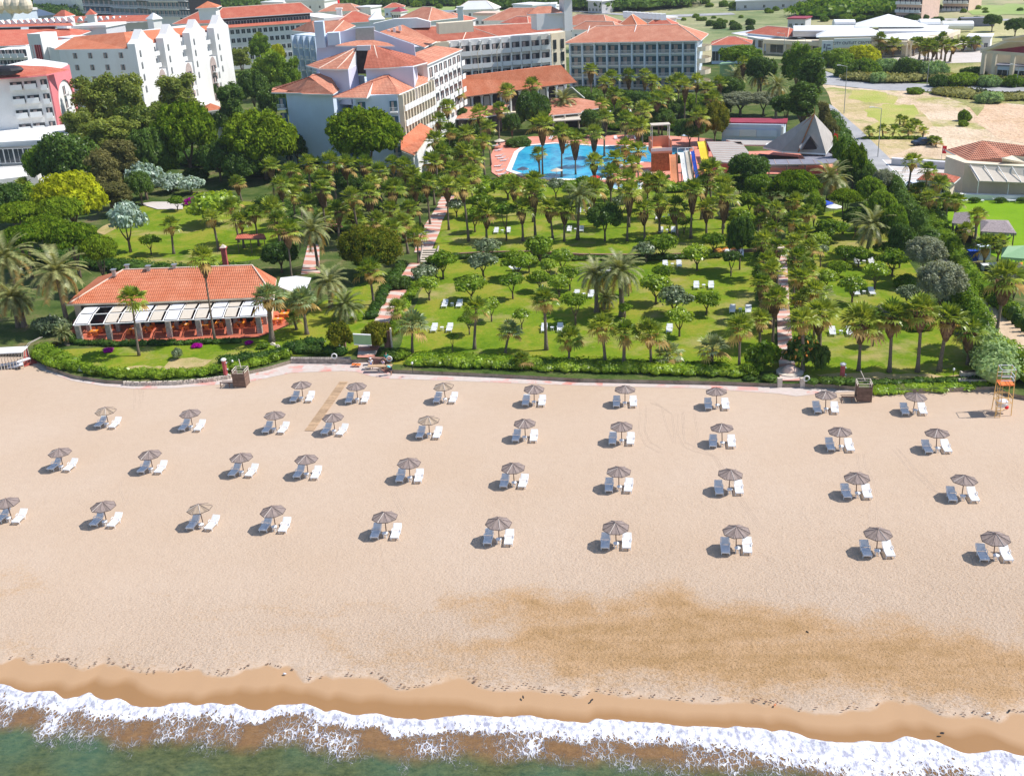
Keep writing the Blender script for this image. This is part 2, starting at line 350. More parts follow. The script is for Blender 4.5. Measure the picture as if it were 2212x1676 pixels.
DPX=(np.array([-300,0,100,179,299,350,403,448,510,582,650,720,800,914,1049,1168,1317,1566,1820,1922,2014,2059,2208,2400])-1106)/28.8
DL=[.4,.4,.7,1.2,2,1.4,.8,.8,1.4,2.2,1.3,1.6,1.6,1.9,.6,.8,.9,1,1.2,2,.5,2,2,2]
wl=np.interp(X,WPX,WL)+(fbm(X,Y,.9,31)-.5)*.8; wl2=np.interp(X,DPX,DL)+(fbm(X,Y*.2,.5,41)-.5)*.3
wet=np.clip(.33+(wl-S)*.30,0,.5); wet=np.where(S<wl2+.6,np.clip(.65+(wl2-S)*.18,.5,1),wet)
tag(gridmesh('sand',X,Y,Z,sand_mat(),dict(algae=alg,wet=wet,rough=rough)),kind='structure')
# ---- sea
def sea_mat():
    m,t=NT('sea_water'); n=N(t); v=n.coord('Object'); d=attr(n,'dist'); thk=attr(n,'lace')
    vr=n.coord('Object',(1,.55,1),(0,0,R(-18)))
    dn=n.math('ADD',d,n.math('MULTIPLY',n.math('SUBTRACT',n.noise(v,.35,4,.6),.5),1.3))
    tex=n.noise(n.coord('Object',(1,1.5,1)),1.9,5,.68)
    deep=n.mix(n.ramp(tex,[(.3,0),(.7,1)]),(.04,.058,.024),(.125,.140,.055))
    deep=n.mix(n.ramp(n.noise(v,.09,3),[(.45,0),(.7,.5)]),deep,(.045,.17,.13))
    shal=n.mix(n.ramp(tex,[(.3,0),(.7,1)]),(.17,.095,.045),(.25,.14,.06))
    f=n.ramp(n.math('MULTIPLY',dn,.1),[(.33,0),(.46,1)]); col=n.mix(f,shal,deep)
    # lace of foam
    wv=n('VectorMath',operation='ADD'); nz=n('TexNoise'); nz.inputs['Scale'].default_value=1.6; nz.inputs['Detail'].default_value=4; n.l(vr,nz.inputs['Vector'])
    sc=n('VectorMath',operation='SCALE'); sc.inputs['Scale'].default_value=.75; n.l(nz.outputs['Color'],sc.inputs[0]); n.l(vr,wv.inputs[0]); n.l(sc.outputs[0],wv.inputs[1])
    vo=n('TexVoronoi',feature='DISTANCE_TO_EDGE'); vo.inputs['Scale'].default_value=2.6; n.l(wv.outputs[0],vo.inputs['Vector'])
    vo2=n('TexVoronoi',feature='DISTANCE_TO_EDGE'); vo2.inputs['Scale'].default_value=5.5; n.l(wv.outputs[0],vo2.inputs['Vector'])
    cell=n.math('MINIMUM',vo.outputs['Distance'],n.math('MULTIPLY',vo2.outputs['Distance'],1.6))
    fn=n.math('MULTIPLY',n.math('SUBTRACT',n.noise(vr,.9,4,.65),.5),.55)
    th=n.math('ADD',thk,fn)
    fo=n.math('SUBTRACT',n.math('MULTIPLY',th,.42),cell); foam=n.ramp(fo,[(-.03,0),(.09,1)])
    foam=n.math('MAXIMUM',foam,0,True)
    fcol=n.mix(n.ramp(n.noise(vr,3.2,5,.7),[(.38,0),(.56,1)]),(.36,.36,.45),(.80,.80,.83))
    col=n.mix(foam,col,fcol)
    h=n.math('ADD',n.math('MULTIPLY',foam,.6),n.math('MULTIPLY',n.noise(n.coord('Object',(1,2,1)),1.7,4,.6),.9))
    rg=n.math('ADD',n.math('MULTIPLY',foam,.55),.22)
    n.out(col,rg,n.bump(h,.16),.15); return m
xs=np.arange(-92,104,.15); ds=np.concatenate([np.arange(0,7,.11),np.arange(7,16,.45)])
X,D=np.meshgrid(xs,ds); Y=yedge(X)-D
ridge=(.10+.16*fbm(X,D*.3,.7,66))*np.exp(-((D-.4)/.35)**2)+.07*(fbm(X,D,1.6,67)-.5)*np.clip(2.5-D,0,1)*np.clip(D/.3,0,1)+.05*np.sin(D*1.3+fbm(X,Y,.2,5)*9)*np.clip(D/4,0,1)
Z=-.235+ridge-.02*np.clip(1-D/.15,0,1)*6*.4
wd=np.interp(X,[-60,-34,-26,-18,-10,-2,6,14,20,26,32],[1.3,1.5,1.4,1.1,1.3,1.35,1.5,2.2,3.0,2.6,2.4])*(.6+.8*fbm(X,X*0,.45,77))
lace=np.clip(1.5-1.05*D/wd,-.2,1.4)+np.where(D<.12,.6,0)
lace=np.maximum(lace,.16+.5*(fbm(X*1.4,D,.35,55)-.5)*np.clip(1.6-D/4.2,0,1)*2-np.clip(D-3.6,0,9)*.12)
tag(gridmesh('sea',X,Y,Z,sea_mat(),dict(dist=D,lace=lace)),kind='structure')
# ---- land
def ground_mat(name,stops,scale=.05,fine=2.5,bd=.1,fstr=.35,patch=None):
    m,t=NT(name); n=N(t); v=n.coord('Object')
    f=n.math('ADD',n.math('MULTIPLY',n.noise(v,scale,5,.65),.75),n.math('MULTIPLY',n.noise(v,fine,4,.7),fstr*.7))
    k=len(stops); col=n.ramp(f,[(.32+.32*i/(k-1),c) for i,c in enumerate(stops)])
    if patch: col=n.mix(n.ramp(n.noise(v,patch[1],5,.7),[(.53,0),(.66,1)]),col,patch[0])
    n.out(col,.95,n.bump(n.noise(v,fine*2,3),bd),.1); return m
LAY=[0]
def sheet(name,px,z,mat,kind='structure'):
    LAY[0]+=1; z+=LAY[0]*.003 if z>.3 else 0
    if name in('lawn','bare_field','grass_patch','dry_grass_patch','roadside_verge','green_field','orchard_ground'):
        rw=random.Random(LAY[0]); q=[]; A=1.6 if name=='lawn' else 4
        for i in range(len(px)):
            a,b=px[i],px[(i+1)%len(px)]; L=math.hypot(b[0]-a[0],b[1]-a[1]); k=max(1,int(L/(9 if name=='grass_patch' else 16)))
            k=min(k,60)
            for j in range(k): q.append((a[0]+(b[0]-a[0])*j/k+rw.uniform(-A,A)*1.5,a[1]+(b[1]-a[1])*j/k+rw.uniform(-A,A)*(.6 if a[1]>300 else .45)))
        px=q
    mb=MB(); pts=[G(x,y,z) for x,y in px]; mb.add([(a,b,z) for a,b in pts],[tuple(range(len(pts)))])
    me=mb.mesh(name,[mat])
    if me.polygons[0].normal.z<0: me.flip_normals()
    return tag(put(name,me),kind=kind)
EDGE=[(-420,640),(-150,715),(-40,742),(28,758),(60,745),(62,760),(68,775),(100,792),(160,812),(230,822),(300,825),(380,823),(450,817),(520,806),(580,793),(628,779),(628,772),(757,772),(757,778),(797,776),(850,800),(1000,806),(1150,813),(1250,819),(1400,822),(1550,825),(1680,830),(1730,830),(1800,832),(1860,838),(1950,843),(2100,838),(2150,836),(2180,850),(2212,856),(2400,885),(2700,930)]
Mland=ground_mat('dark_garden_soil',[(.025,.045,.010),(.055,.095,.018),(.10,.13,.035),(.20,.16,.08)],.2)
mb=MB(); e=[G(x,y-1,GZ) for x,y in EDGE]; far=[(125,93),(1500,-250),(1500,3200),(-2500,3200),(-2500,400)]
mb.add([(a,b,GZ) for a,b in e+far],[tuple(range(len(e)+5))]); 
me=mb.mesh('ground',[Mland]); 
if me.polygons[0].normal.z<0: me.flip_normals()
tag(put('ground',me),kind='structure')
# retaining edge of the gardens
mb=MB(); n_=len(e)
for i in range(n_-1):
    if not (-60<e[i][0]<60): continue
    mb.add([(e[i][0],e[i][1],-.1),(e[i+1][0],e[i+1][1],-.1),(e[i+1][0],e[i+1][1],GZ+.02),(e[i][0],e[i][1],GZ+.02)],[(0,1,2,3)])
struct('garden_bank',mb,[ground_mat('bank_stone',[(.16,.13,.10),(.34,.28,.22),(.45,.38,.30)],.8,4,.2)])
Mlawn=ground_mat('lawn_grass',[(.055,.115,.005),(.105,.185,.007),(.16,.23,.012),(.25,.25,.03)],.14,1.2,.08,.5,((.33,.28,.10),.09))
Mlawn2=ground_mat('bright_lawn_grass',[(.12,.25,.008),(.17,.31,.010),(.20,.33,.015)],.1,2,.05,.4)
Mpatch=ground_mat('dry_grass',[(.22,.24,.05),(.40,.32,.14),(.50,.37,.20)],.25,2,.08)
sheet('lawn',[(850,786),(935,560),(952,470),(965,440),(1000,400),(1100,385),(1300,400),(1480,410),(1640,440),(1660,600),(1668,700),(1685,800),(1560,805),(1300,800),(1100,795)],GZ+.01,Mlawn)
sheet('lawn',[(1715,815),(1700,640),(1690,560),(1700,470),(1900,440),(1960,560),(2040,690),(2130,800),(2040,816),(1900,818)],GZ+.01,Mlawn)
sheet('lawn',[(82,770),(140,755),(330,745),(560,725),(640,700),(700,650),(790,610),(850,600),(820,700),(760,768),(628,768),(580,786),(520,800),(450,810),(380,816),(300,818),(230,815),(160,805),(100,786)],GZ+.01,Mlawn)
sheet('lawn',[(190,560),(230,490),(300,440),(460,430),(600,440),(620,500),(560,560),(430,575),(300,570)],GZ+.01,Mlawn)
sheet('lawn',[(2060,430),(2240,430),(2330,560),(2190,580),(2130,540),(2040,480)],GZ+.01,Mlawn2)
for p in ([(350,792),(370,776),(420,770),(455,778),(440,790),(390,797)],[(230,800),(300,790),(380,792),(350,803),(270,806)],[(1000,775),(1200,772),(1450,790),(1500,800),(1300,800),(1050,790)],[(1760,808),(1900,805),(2080,812),(1950,820),(1800,820)],[(205,502),(235,480),(250,495),(225,508)]):
    sheet('dry_grass_patch',p,GZ+.018,Mpatch)
Mdirt=ground_mat('bare_soil',[(.38,.27,.16),(.56,.42,.28),(.66,.52,.38)],.06,.5,.5,.6,((.36,.34,.12),.05))
Mdirt2=ground_mat('orange_soil',[(.40,.25,.14),(.54,.36,.22),(.64,.46,.32)],.07,.4,.6,.6)
Mgrassf=ground_mat('meadow_grass',[(.30,.33,.07),(.38,.40,.10),(.48,.40,.16)],.12,1,.2)
sheet('bare_field',[(1775,183),(1850,190),(2000,200),(2230,230),(2300,330),(2200,350),(2060,340),(2040,345),(1890,340),(1840,290),(1800,235)],GZ+.012,Mdirt)
sheet('dry_grass_patch',[(1782,190),(1850,192),(1900,205),(1950,225),(1990,235),(2010,270),(1985,315),(1930,335),(1888,335),(1850,300),(1810,240)],GZ+.016,ground_mat('ochre_dry_grass',[(.30,.25,.10),(.44,.36,.17),(.58,.44,.28)],.07,.6,.3,.6,((.27,.30,.08),.06)))
sheet('bare_field',[(2090,232),(2130,222),(2230,232),(2330,330),(2160,300),(2110,262)],GZ+.024,Mdirt2)
sheet('grass_patch',[(1845,195),(1890,195),(1940,212),(1935,225),(1870,222),(1835,212)],GZ+.02,Mgrassf)
sheet('grass_patch',[(1860,240),(1910,226),(1975,228),(1985,245),(1960,262),(1965,285),(1940,300),(1880,304),(1856,300),(1872,280),(1895,262)],GZ+.02,Mgrassf)
Mverge=ground_mat('roadside_scrub',[(.16,.19,.05),(.30,.30,.11),(.48,.38,.20)],.06,.7,.4)
sheet('roadside_verge',[(1700,120),(1800,160),(1860,165),(2100,180),(2260,186),(2330,120),(2212,90),(2000,120),(1850,110)],GZ+.012,Mverge)
sheet('roadside_verge',[(1990,190),(2240,200),(2240,226),(2130,222),(2110,250),(2085,222),(2040,208)],GZ+.02,Mverge)
Mroad=ground_mat('asphalt_road',[(.30,.30,.31),(.37,.37,.38),(.43,.42,.42)],.2,2,.02,.3)
Mpave=ground_mat('pale_paving',[(.52,.46,.42),(.62,.57,.53)],.3,3,.02,.3)
sheet('road',[(1782,222),(1797,228),(1860,282),(1930,350),(1975,405),(1960,432),(1925,405),(1890,360),(1840,310),(1795,255)],GZ+.03,Mroad)
sheet('road',[(1768,160),(1800,163),(1900,178),(2050,184),(2230,190),(2300,196),(2300,208),(2180,202),(2050,199),(1900,195),(1775,182)],GZ+.03,Mroad)
sheet('road',[(1765,152),(1785,155),(1835,172),(1810,172)],GZ+.025,Mroad)
sheet('parking_lot',[(1905,345),(2040,350),(2080,405),(2230,410),(2230,425),(2060,424),(1960,405)],GZ+.026,Mpave)
sheet('kerb_line',[(1905,345),(1908,345),(1966,402),(1962,402)],GZ+.05,plain('white_line_paint',(.8,.8,.8),.6,.05,2))
for k in range(6): sheet('parking_line',[(1922+k*4,353+k*8),(1975+k*5,351+k*8),(1976+k*5,352+k*8),(1923+k*4,354.5+k*8)],GZ+.05,bpy.data.materials['white_line_paint'])
sheet('plaza',[(1840,108),(1900,125),(1960,140),(2120,135),(2160,110),(2100,85),(1950,95)],GZ+.02,Mpave)
Mpath=ground_mat('sandy_track',[(.40,.30,.20),(.56,.42,.29),(.66,.52,.38)],.3,2,.06)
sheet('sandy_path',[(1957,468),(1985,470),(2020,520),(2045,545),(2075,590),(2120,640),(2212,700),(2300,770),(2300,850),(2190,760),(2110,670),(2060,610),(2010,545),(1975,505)],GZ+.024,Mpath)
# far fields
Mf1=ground_mat('far_fields',[(.11,.17,.06),(.27,.29,.14),(.42,.37,.22)],.014,.09,.8,.45,((.08,.15,.06),.018))
Mf2=ground_mat('far_green_field',[(.16,.26,.08),(.27,.36,.12),(.33,.38,.16)],.02,.1,.5)
Mf3=ground_mat('orchard_soil',[(.33,.34,.14),(.50,.45,.25)],.05,.3,.5)
mb=MB(); mb.add([(-2500,400,GZ+.012),(-230,520,GZ+.012),(60,400,GZ+.012),(150,345,GZ+.012),(420,300,GZ+.012),(1500,300,GZ+.012),(1500,3200,GZ+.012),(-2500,3200,GZ+.012)],[tuple(range(8))])
me=mb.mesh('field',[Mf1]); 
if me.polygons[0].normal.z<0: me.flip_normals()
tag(put('field',me),kind='structure')
sheet('green_field',[(845,28),(930,12),(1100,14),(1120,24),(985,32),(900,32)],GZ+.03,Mf2)
sheet('green_field',[(2080,14),(2240,8),(2240,34),(2100,32)],GZ+.03,Mf2)
sheet('green_field',[(50,12),(190,12),(188,42),(60,42)],GZ+.03,Mf2)
sheet('orchard_ground',[(2000,50),(2240,40),(2240,90),(2090,92),(2010,70)],GZ+.03,Mf3)
for q_ in ([(1380,35),(1580,28),(1590,32),(1390,40)],[(1870,0),(1885,0),(2000,40),(2240,42),(2240,46),(1990,45),(1900,12)],[(1180,18),(1480,40),(1478,43),(1170,21)],[(1580,8),(1750,2),(1760,5),(1590,12)]):
    sheet('road',q_,GZ+.05,Mroad)
# ---- promenade on the beach side of the gardens
def tile_mat():
    m,t=NT('red_and_white_paving'); n=N(t); v=n.coord('Object',(1,1,1),(0,0,R(9)))
    b=n('TexBrick'); b.inputs['Scale'].default_value=1; b.inputs['Color1'].default_value=(.66,.17,.12,1); b.inputs['Color2'].default_value=(.60,.54,.51,1); b.inputs['Mortar'].default_value=(.56,.50,.47,1)
    b.inputs['Brick Width'].default_value=2.6; b.inputs['Row Height'].default_value=1.05; b.inputs['Mortar Size'].default_value=.05; b.inputs['Bias'].default_value=.12; b.offset=.45; n.l(v,b.inputs[0])
    f=n.ramp(n.noise(v,.55,3),[(.42,0),(.52,1)]); c=n.mix(f,b.outputs[0],(.58,.50,.46))
    c=n.mix(n.ramp(n.noise(v,2,4),[(.35,.5),(.65,0)]),c,(.48,.40,.34)); n.out(c,.8,None,.2); return m
Mtile=tile_mat()
PROM=[(40,742),(48,752),(52,768),(62,783),(92,800),(155,822),(225,834),(300,840),(380,838),(450,832),(540,824),(630,805),(740,801),(770,803),(800,812),(845,818),(1000,823),(1150,829),(1300,834),(1500,838),(1680,850),(1720,856),(1790,848),(1862,845),(1866,834),(1730,826),(1550,822),(1250,816),(1000,803),(850,797),(800,770),(740,768),(628,768),(580,790),(520,803),(450,814),(380,820),(300,822),(230,819),(160,809),(100,789),(74,774),(66,742)]
sheet('promenade',PROM,.02,Mtile)
def path_mat(name,a,b_,period,ang):
    m,t=NT(name); n=N(t); v=n.coord('Object',(1,1,1),(0,0,ang))
    wv=n('TexWave'); wv.wave_type='BANDS'; wv.bands_direction='Y'; wv.inputs['Scale'].default_value=period; wv.inputs['Distortion'].default_value=7; wv.inputs['Detail'].default_value=1; wv.inputs['Detail Scale'].default_value=.9; n.l(v,wv.inputs[0])
    c=n.mix(n.ramp(wv.outputs['Fac'],[(.40,0),(.50,1)]),a,b_); c=n.mix(n.ramp(n.noise(v,2,4),[(.35,.35),(.65,0)]),c,(.45,.36,.32)); n.out(c,.85,None,.2); return m
Mpa=path_mat('patterned_path_paving',(.60,.24,.17),(.62,.52,.46),.12,R(15)); Mpb=path_mat('patterned_path_paving_right',(.60,.28,.22),(.64,.54,.49),.16,0)
sheet('garden_path',[(772,772),(775,745),(800,710),(810,690),(835,640),(858,610),(885,568),(915,568),(900,590),(872,640),(850,690),(838,715),(808,772)],GZ+.02,Mpa)
sheet('garden_path',[(895,545),(905,505),(925,475),(948,440),(960,440),(975,440),(955,478),(950,500),(930,545)],GZ+.02,Mpa)
sheet('garden_path',[(945,440),(960,415),(975,380),(1000,360),(1015,362),(1000,400),(972,440)],GZ+.02,Mpa)
sheet('garden_path',[(655,570),(665,530),(672,525),(690,530),(690,560),(692,590),(650,592)],GZ+.02,Mpa)
sheet('garden_path',[(300,440),(330,436),(395,436),(395,452),(340,452)],GZ+.02,Mpave)
sheet('garden_path',[(1685,822),(1680,740),(1678,640),(1676,520),(1692,520),(1700,560),(1704,640),(1708,700),(1718,790),(1730,822)],GZ+.02,Mpb)
sheet('pool_deck',[(1060,335),(1075,305),(1150,295),(1300,292),(1420,292),(1540,300),(1560,380),(1500,400),(1300,398),(1100,398),(1062,372)],GZ+.02,plain('terracotta_pool_deck',(.66,.25,.18),.8,.12,.4,dirt=(.60,.45,.38)))
sheet('pool_deck',[(1530,330),(1700,325),(1810,355),(1810,378),(1540,374)],GZ+.02,bpy.data.materials['terracotta_pool_deck'])
sheet('hotel_yard',[(430,190),(470,185),(480,260),(420,270)],GZ+.02,Mpave)
sheet('white_terrace',[(1380,370),(1400,365),(1410,375),(1395,385)],GZ+.04,Mpave)
# tyre tracks pressed in the sand
TR=[[(1465,895),(1466,915),(1463,935),(1478,965),(1500,975),(1540,985),(1572,1040),(1600,1085),(1640,1140)],[(1474,893),(1476,925),(1480,955),(1505,968),(1545,985),(1585,1045),(1612,1090),(1652,1145)],[(1405,870),(1430,880),(1440,920),(1455,955)],[(1416,870),(1452,895),(1457,930),(1458,955)],[(1383,872),(1384,890),(1380,930),(1395,962),(1425,978)],[(1396,875),(1396,900),(1393,930),(1405,955),(1430,970)],
    [(1475,890),(1478,900),(1476,940)],[(1500,890),(1502,905),(1508,940),(1500,970)],[(1852,980),(1856,1010),(1872,1040),(1880,1080),(1880,1130)],[(1866,980),(1870,1010),(1888,1040),(1896,1080),(1894,1130)],[(1930,970),(1960,1010),(2010,1055),(2040,1070)],[(1938,968),(1975,1010),(2020,1055)],[(290,838),(292,860),(290,885)],[(300,838),(304,860),(300,885)],[(308,838),(310,860),(303,880)],[(845,1060),(855,1085),(868,1110)],[(855,1062),(866,1088),(880,1115)],[(268,1080),(260,1060),(262,1040)],[(285,1060),(275,1085),(268,1100)],[(620,860),(630,880),(625,900)],[(636,858),(648,876),(642,896)],[(480,1055),(470,1085),(462,1110)],[(500,1055),(490,1085),(486,1110)]]
mb=MB()
for tr in TR:
    ps=[np.array(G(x,y,0)) for x,y in tr]; q2=[]
    for a,b in zip(ps[:-1],ps[1:]):
        k=max(2,int(np.linalg.norm(b-a)/.6)); q2+=[a+(b-a)*i/k for i in range(k)]
    q2.append(ps[-1])
    for off in(-.07,.07):
        vs=[];fs=[]
        for i,p in enumerate(q2):
            d=q2[min(i+1,len(q2)-1)]-q2[max(i-1,0)]; d=d/np.linalg.norm(d); nn=np.array([-d[1],d[0]]); c=p+nn*off
            for k,(o_,zz) in enumerate(((-.06,-.01),(0,.012),(.06,-.01))): vs.append((c[0]+nn[0]*o_,c[1]+nn[1]*o_,zz))
            if i: b0=(i-1)*3; fs+=[(b0,b0+1,b0+4,b0+3),(b0+1,b0+2,b0+5,b0+4)]
        mb.add(vs,fs)
struct('tyre_tracks',mb,[plain('track_sand',(.48,.365,.275),.9,.1,2)])
# ================================================================ VEGETATION
rnd=random.Random(11)
def cards(pos,nrm,size,jit,rs,up=0.0,aspect=1.0):
    """leaf faces: pos (n,3), nrm (n,3)"""
    n=len(pos); nm=nrm+rs.normal(0,jit,(n,3)); nm[:,2]+=up; nm/=np.linalg.norm(nm,axis=1,keepdims=True)+1e-9
    a=np.cross(nm,rs.normal(0,1,(n,3))); a/=np.linalg.norm(a,axis=1,keepdims=True)+1e-9; b=np.cross(nm,a)
    s=(size*(.6+.8*rs.rand(n)))[:,None]
    q=np.stack([pos-a*s*aspect,pos-b*s*.55+a*s*.1,pos+a*s*aspect,pos+b*s*.55-a*s*.1],1)
    return q.reshape(-1,3)
def ball(c,r,rs,n1=10,n2=6,amp=.18):
    vs=[];fs=[]
    for j in range(n2+1):
        th=math.pi*j/n2
        for i in range(n1):
            ph=2*math.pi*i/n1; k=1+amp*(rs.rand()-.5)*2
            vs.append((c[0]+r[0]*k*math.sin(th)*math.cos(ph),c[1]+r[1]*k*math.sin(th)*math.sin(ph),c[2]+r[2]*k*math.cos(th)))
    for j in range(n2):
        for i in range(n1): fs.append((j*n1+i,(j+1)*n1+i,(j+1)*n1+(i+1)%n1,j*n1+(i+1)%n1))
    return vs,fs
def crown_mesh(name,clumps,per,size,mat,seed,core=.72,jit=.55,up=.25,flowers=None,fl=0,aspect=1.0):
    """clumps: list of (x,y,z,rx,ry,rz)"""
    rs=np.random.RandomState(seed); mb=MB()
    tot=sum(c[3]*c[4] for c in clumps)
    for c in clumps:
        if core:
            v,f=ball(c[:3],(c[3]*core,c[4]*core,c[5]*core),rs); mb.add(v,f)
        n=max(10,int(per*c[3]*c[4]/tot))
        d=rs.normal(0,1,(n,3)); d/=np.linalg.norm(d,axis=1,keepdims=True); d[:,2]=np.where(d[:,2]<-.45,-d[:,2]*.6,d[:,2])
        rr=(.72+.38*rs.rand(n))[:,None]
        pos=np.array(c[:3])+d*np.array(c[3:6])*rr
        q=cards(pos,d,np.full(n,size),jit,rs,up,aspect)
        fs=[tuple(range(4*i,4*i+4)) for i in range(n)]
        if flowers: 
            nf=int(n*fl); mb.add(q[:4*nf],fs[:nf],1); mb.add(q[4*nf:],fs[:n-nf],0)
        else: mb.add(q,fs)
    return mb.mesh(name,[mat]+([flowers] if flowers else []))
def blobclumps(R_,H,z0,n,seed,flat=1.0,rel=.42,dome=True):
    rs=np.random.RandomState(seed); out=[(0,0,z0+H*.5,R_*.72,R_*.72,H*.42)]
    for k in range(n):
        a=2*math.pi*(k*.618+rs.rand()*.15); t=math.sqrt((k+.5)/n)
        x,y=R_*.72*t*math.cos(a),R_*.72*t*math.sin(a)
        z=z0+H*(.35+.45*math.sqrt(max(0,1-t*t))) if dome else z0+H*rs.uniform(.15,.85)
        r=R_*rel*rs.uniform(.7,1.15); out.append((x,y,z,r,r,r*flat*min(1,H/R_)))
    return out
def shell(Rr,H,n,seed,rel=.26,low=-.55):
    rs=np.random.RandomState(seed); out=[(0,0,H*.5,Rr*.74,Rr*.74,H*.38)]
    for k in range(n):
        z=1-(1-low)*(k+.5)/n; t=math.sqrt(max(0,1-z*z)); a=k*2.39996+rs.rand()*.5; q=rs.uniform(.66,.84); r=Rr*rel*rs.uniform(.65,1.2)
        out.append((Rr*q*t*math.cos(a),Rr*q*t*math.sin(a),H*.5+H*.5*q*z,r,r,r*min(1.1,H/Rr*.55+.3)))
    return out
def trunk_mesh(name,h,r,seed,fork=0,mat='bark',spread=.5,lean=0):
    rs=random.Random(seed); mb=MB()
    if fork:
        f=h*.4; mb.tube([(0,0,-.3),(lean*.3,0,f*.5),(lean*.5,.0,f)],[r*1.25,r,r*.85])
        for k in range(fork):
            a=2*math.pi*k/fork+rs.random(); s=spread*h
            mb.tube([(lean*.5,0,f*.92),(lean*.5+s*.45*math.cos(a),s*.45*math.sin(a),f+(h-f)*.45),(lean+s*.8*math.cos(a),s*.8*math.sin(a),h*1.05)],[r*.6,r*.45,r*.25],6)
    else:
        pts=[(lean*(t**1.5)+.04*h*math.sin(t*5+seed)*.4,.02*h*math.sin(t*4+seed*2),-.3+t*(h+.3)) for t in (0,.25,.5,.75,1)]
        mb.tube(pts,[r*1.5,r*1.05,r*.9,r*.8,r*.65],8)
    return mb.mesh(name,mat,True)
# ---- fan palm
def fan_leaf(mb,o,az,el,pet,bl,rs,m=0,droop=.5):
    d=Vector((math.cos(az)*math.cos(el),math.sin(az)*math.cos(el),math.sin(el))); side=Vector((-math.sin(az),math.cos(az),0)); up=side.cross(d)*-1
    if up.z<0: up=-up
    o=Vector(o); c=o+d*pet
    w=.035; mb.add([o-side*w,o+side*w,c+side*w,c-side*w],[(0,1,2,3)],m)
    k=9; vs=[c]; 
    for i in range(k):
        a=R(-78+156*i/(k-1)); L=bl*(.75+.3*math.cos(a))*rs.uniform(.9,1.08)
        tip=c+(d*math.cos(a)+side*math.sin(a))*L+Vector((0,0,-droop*L*.45))+up*(.04*((i%2)*2-1))
        a2=a+R(9.5); mid=c+(d*math.cos(a2)+side*math.sin(a2))*L*.62+up*.03
        a3=a-R(9.5); mid3=c+(d*math.cos(a3)+side*math.sin(a3))*L*.62-up*.03
        b=len(vs); vs+=[mid3,tip,mid]
    fs=[(0,1+3*i,2+3*i,3+3*i) for i in range(k)]
    mb.add(vs,fs,m)
def fan_crown(seed,n=38,R_=1.0,green='fan',name='crown',tanf=.14):
    rs=random.Random(seed); mb=MB()
    for k in range(n):
        t=(k+.5)/n; el=R(84-112*t**1.15+rs.uniform(-10,10)); az=k*2.39996+rs.uniform(-.25,.25)
        dry=t>1-tanf
        fan_leaf(mb,(0,0,0),az,el,(.62+.35*t)*R_*rs.uniform(.8,1.15),.95*R_*rs.uniform(.8,1.15),rs,1 if dry or rs.random()<.02 else 0,.12+.75*t*t)
    return mb.mesh(name,[green,'tan'])
def skirt_mesh(seed,L,r0,mat='shag'):
    rs=np.random.RandomState(seed); mb=MB(); n=int(170*L)
    z=-rs.rand(n)**1.0*L; a=rs.rand(n)*2*math.pi; rad=r0*(1-.62*(-z/L)**1.4)*(.75+.4*rs.rand(n))
    pos=np.stack([rad*np.cos(a),rad*np.sin(a),z],1)
    for i in range(n):
        p=Vector(pos[i]); t=Vector((-math.sin(a[i]),math.cos(a[i]),0))*.11; dn=Vector((-.12*math.cos(a[i]),-.12*math.sin(a[i]),-.62))
        mb.add([p-t*.4,p+t*.4,p+t+dn,p-t+dn*.9],[(0,1,2,3)])
    v,f=ball((0,0,-L*.5),(r0*.62,r0*.62,L*.52),rs); mb.add(v,f)
    return mb.mesh('dead_fronds',mat)
def feather_crown(seed,n=54,L=3.4,green='feather',name='crown'):
    rs=random.Random(seed); mb=MB()
    for k in range(n):
        t=(k+.5)/n; el0=R(82-98*t+rs.uniform(-7,7)); az=k*2.39996+rs.uniform(-.15,.15); l=L*rs.uniform(.85,1.08)
        m=1 if t>.86 else 0
        p=Vector((0,0,0)); pts=[p.copy()]; el=el0; seg=7; dirs=[]
        for s in range(seg):
            d=Vector((math.cos(az)*math.cos(el),math.sin(az)*math.cos(el),math.sin(el))); dirs.append(d); p=p+d*(l/seg); pts.append(p.copy()); el-=R(9+7*t)*(1 if el>R(-70) else 0)
        side=Vector((-math.sin(az),math.cos(az),0))
        for s in range(seg):
            a,b=pts[s],pts[s+1]; d=dirs[s]; wd=.03
            mb.add([a-side*wd,a+side*wd,b+side*wd*.7,b-side*wd*.7],[(0,1,2,3)],m)
            if s==0: continue
            for hh in (.0,.25,.5,.75):
                c=a.lerp(b,hh); ll=l*.19*(1-.45*abs((s+hh)/seg-.5))
                for sg in(-1,1):
                    tip=c+side*sg*ll*.82+d*ll*.62+Vector((0,0,-.10*l*.5*(.35+t*.5)))
                    mb.add([c-d*.05,c+d*.07,tip],[(0,1,2)],m)
    for k in range(10):
        a=k*.63; mb.add([(0,0,.05),(.12*math.cos(a),.12*math.sin(a),.3),(.55*math.cos(a),.55*math.sin(a),.15+.2*(k%3)),(.3*math.cos(a+.4),.3*math.sin(a+.4),.1)],[(0,1,2,3)],2)
    return mb.mesh(name,[green,'tan','lime'])
FC=[fan_crown(s,n,tanf=tf) for s,n,tf in((1,30,.10),(2,33,.16),(3,27,.08),(4,36,.12))]; FCG=[fan_crown(9,40,1,'fangrey')]
SK={'none':None,'short':skirt_mesh(1,1.0,.55,'tan'),'mid':skirt_mesh(2,1.8,.62),'long':skirt_mesh(3,3.2,.62),'brown':skirt_mesh(5,2.4,.75)}
FE=[feather_crown(21),feather_crown(22,46),feather_crown(23,40)]
PT=[trunk_mesh('trunk',1,.16,s,0,'trunk') for s in(1,2,3)]
for i,me in enumerate(PT):
    pass
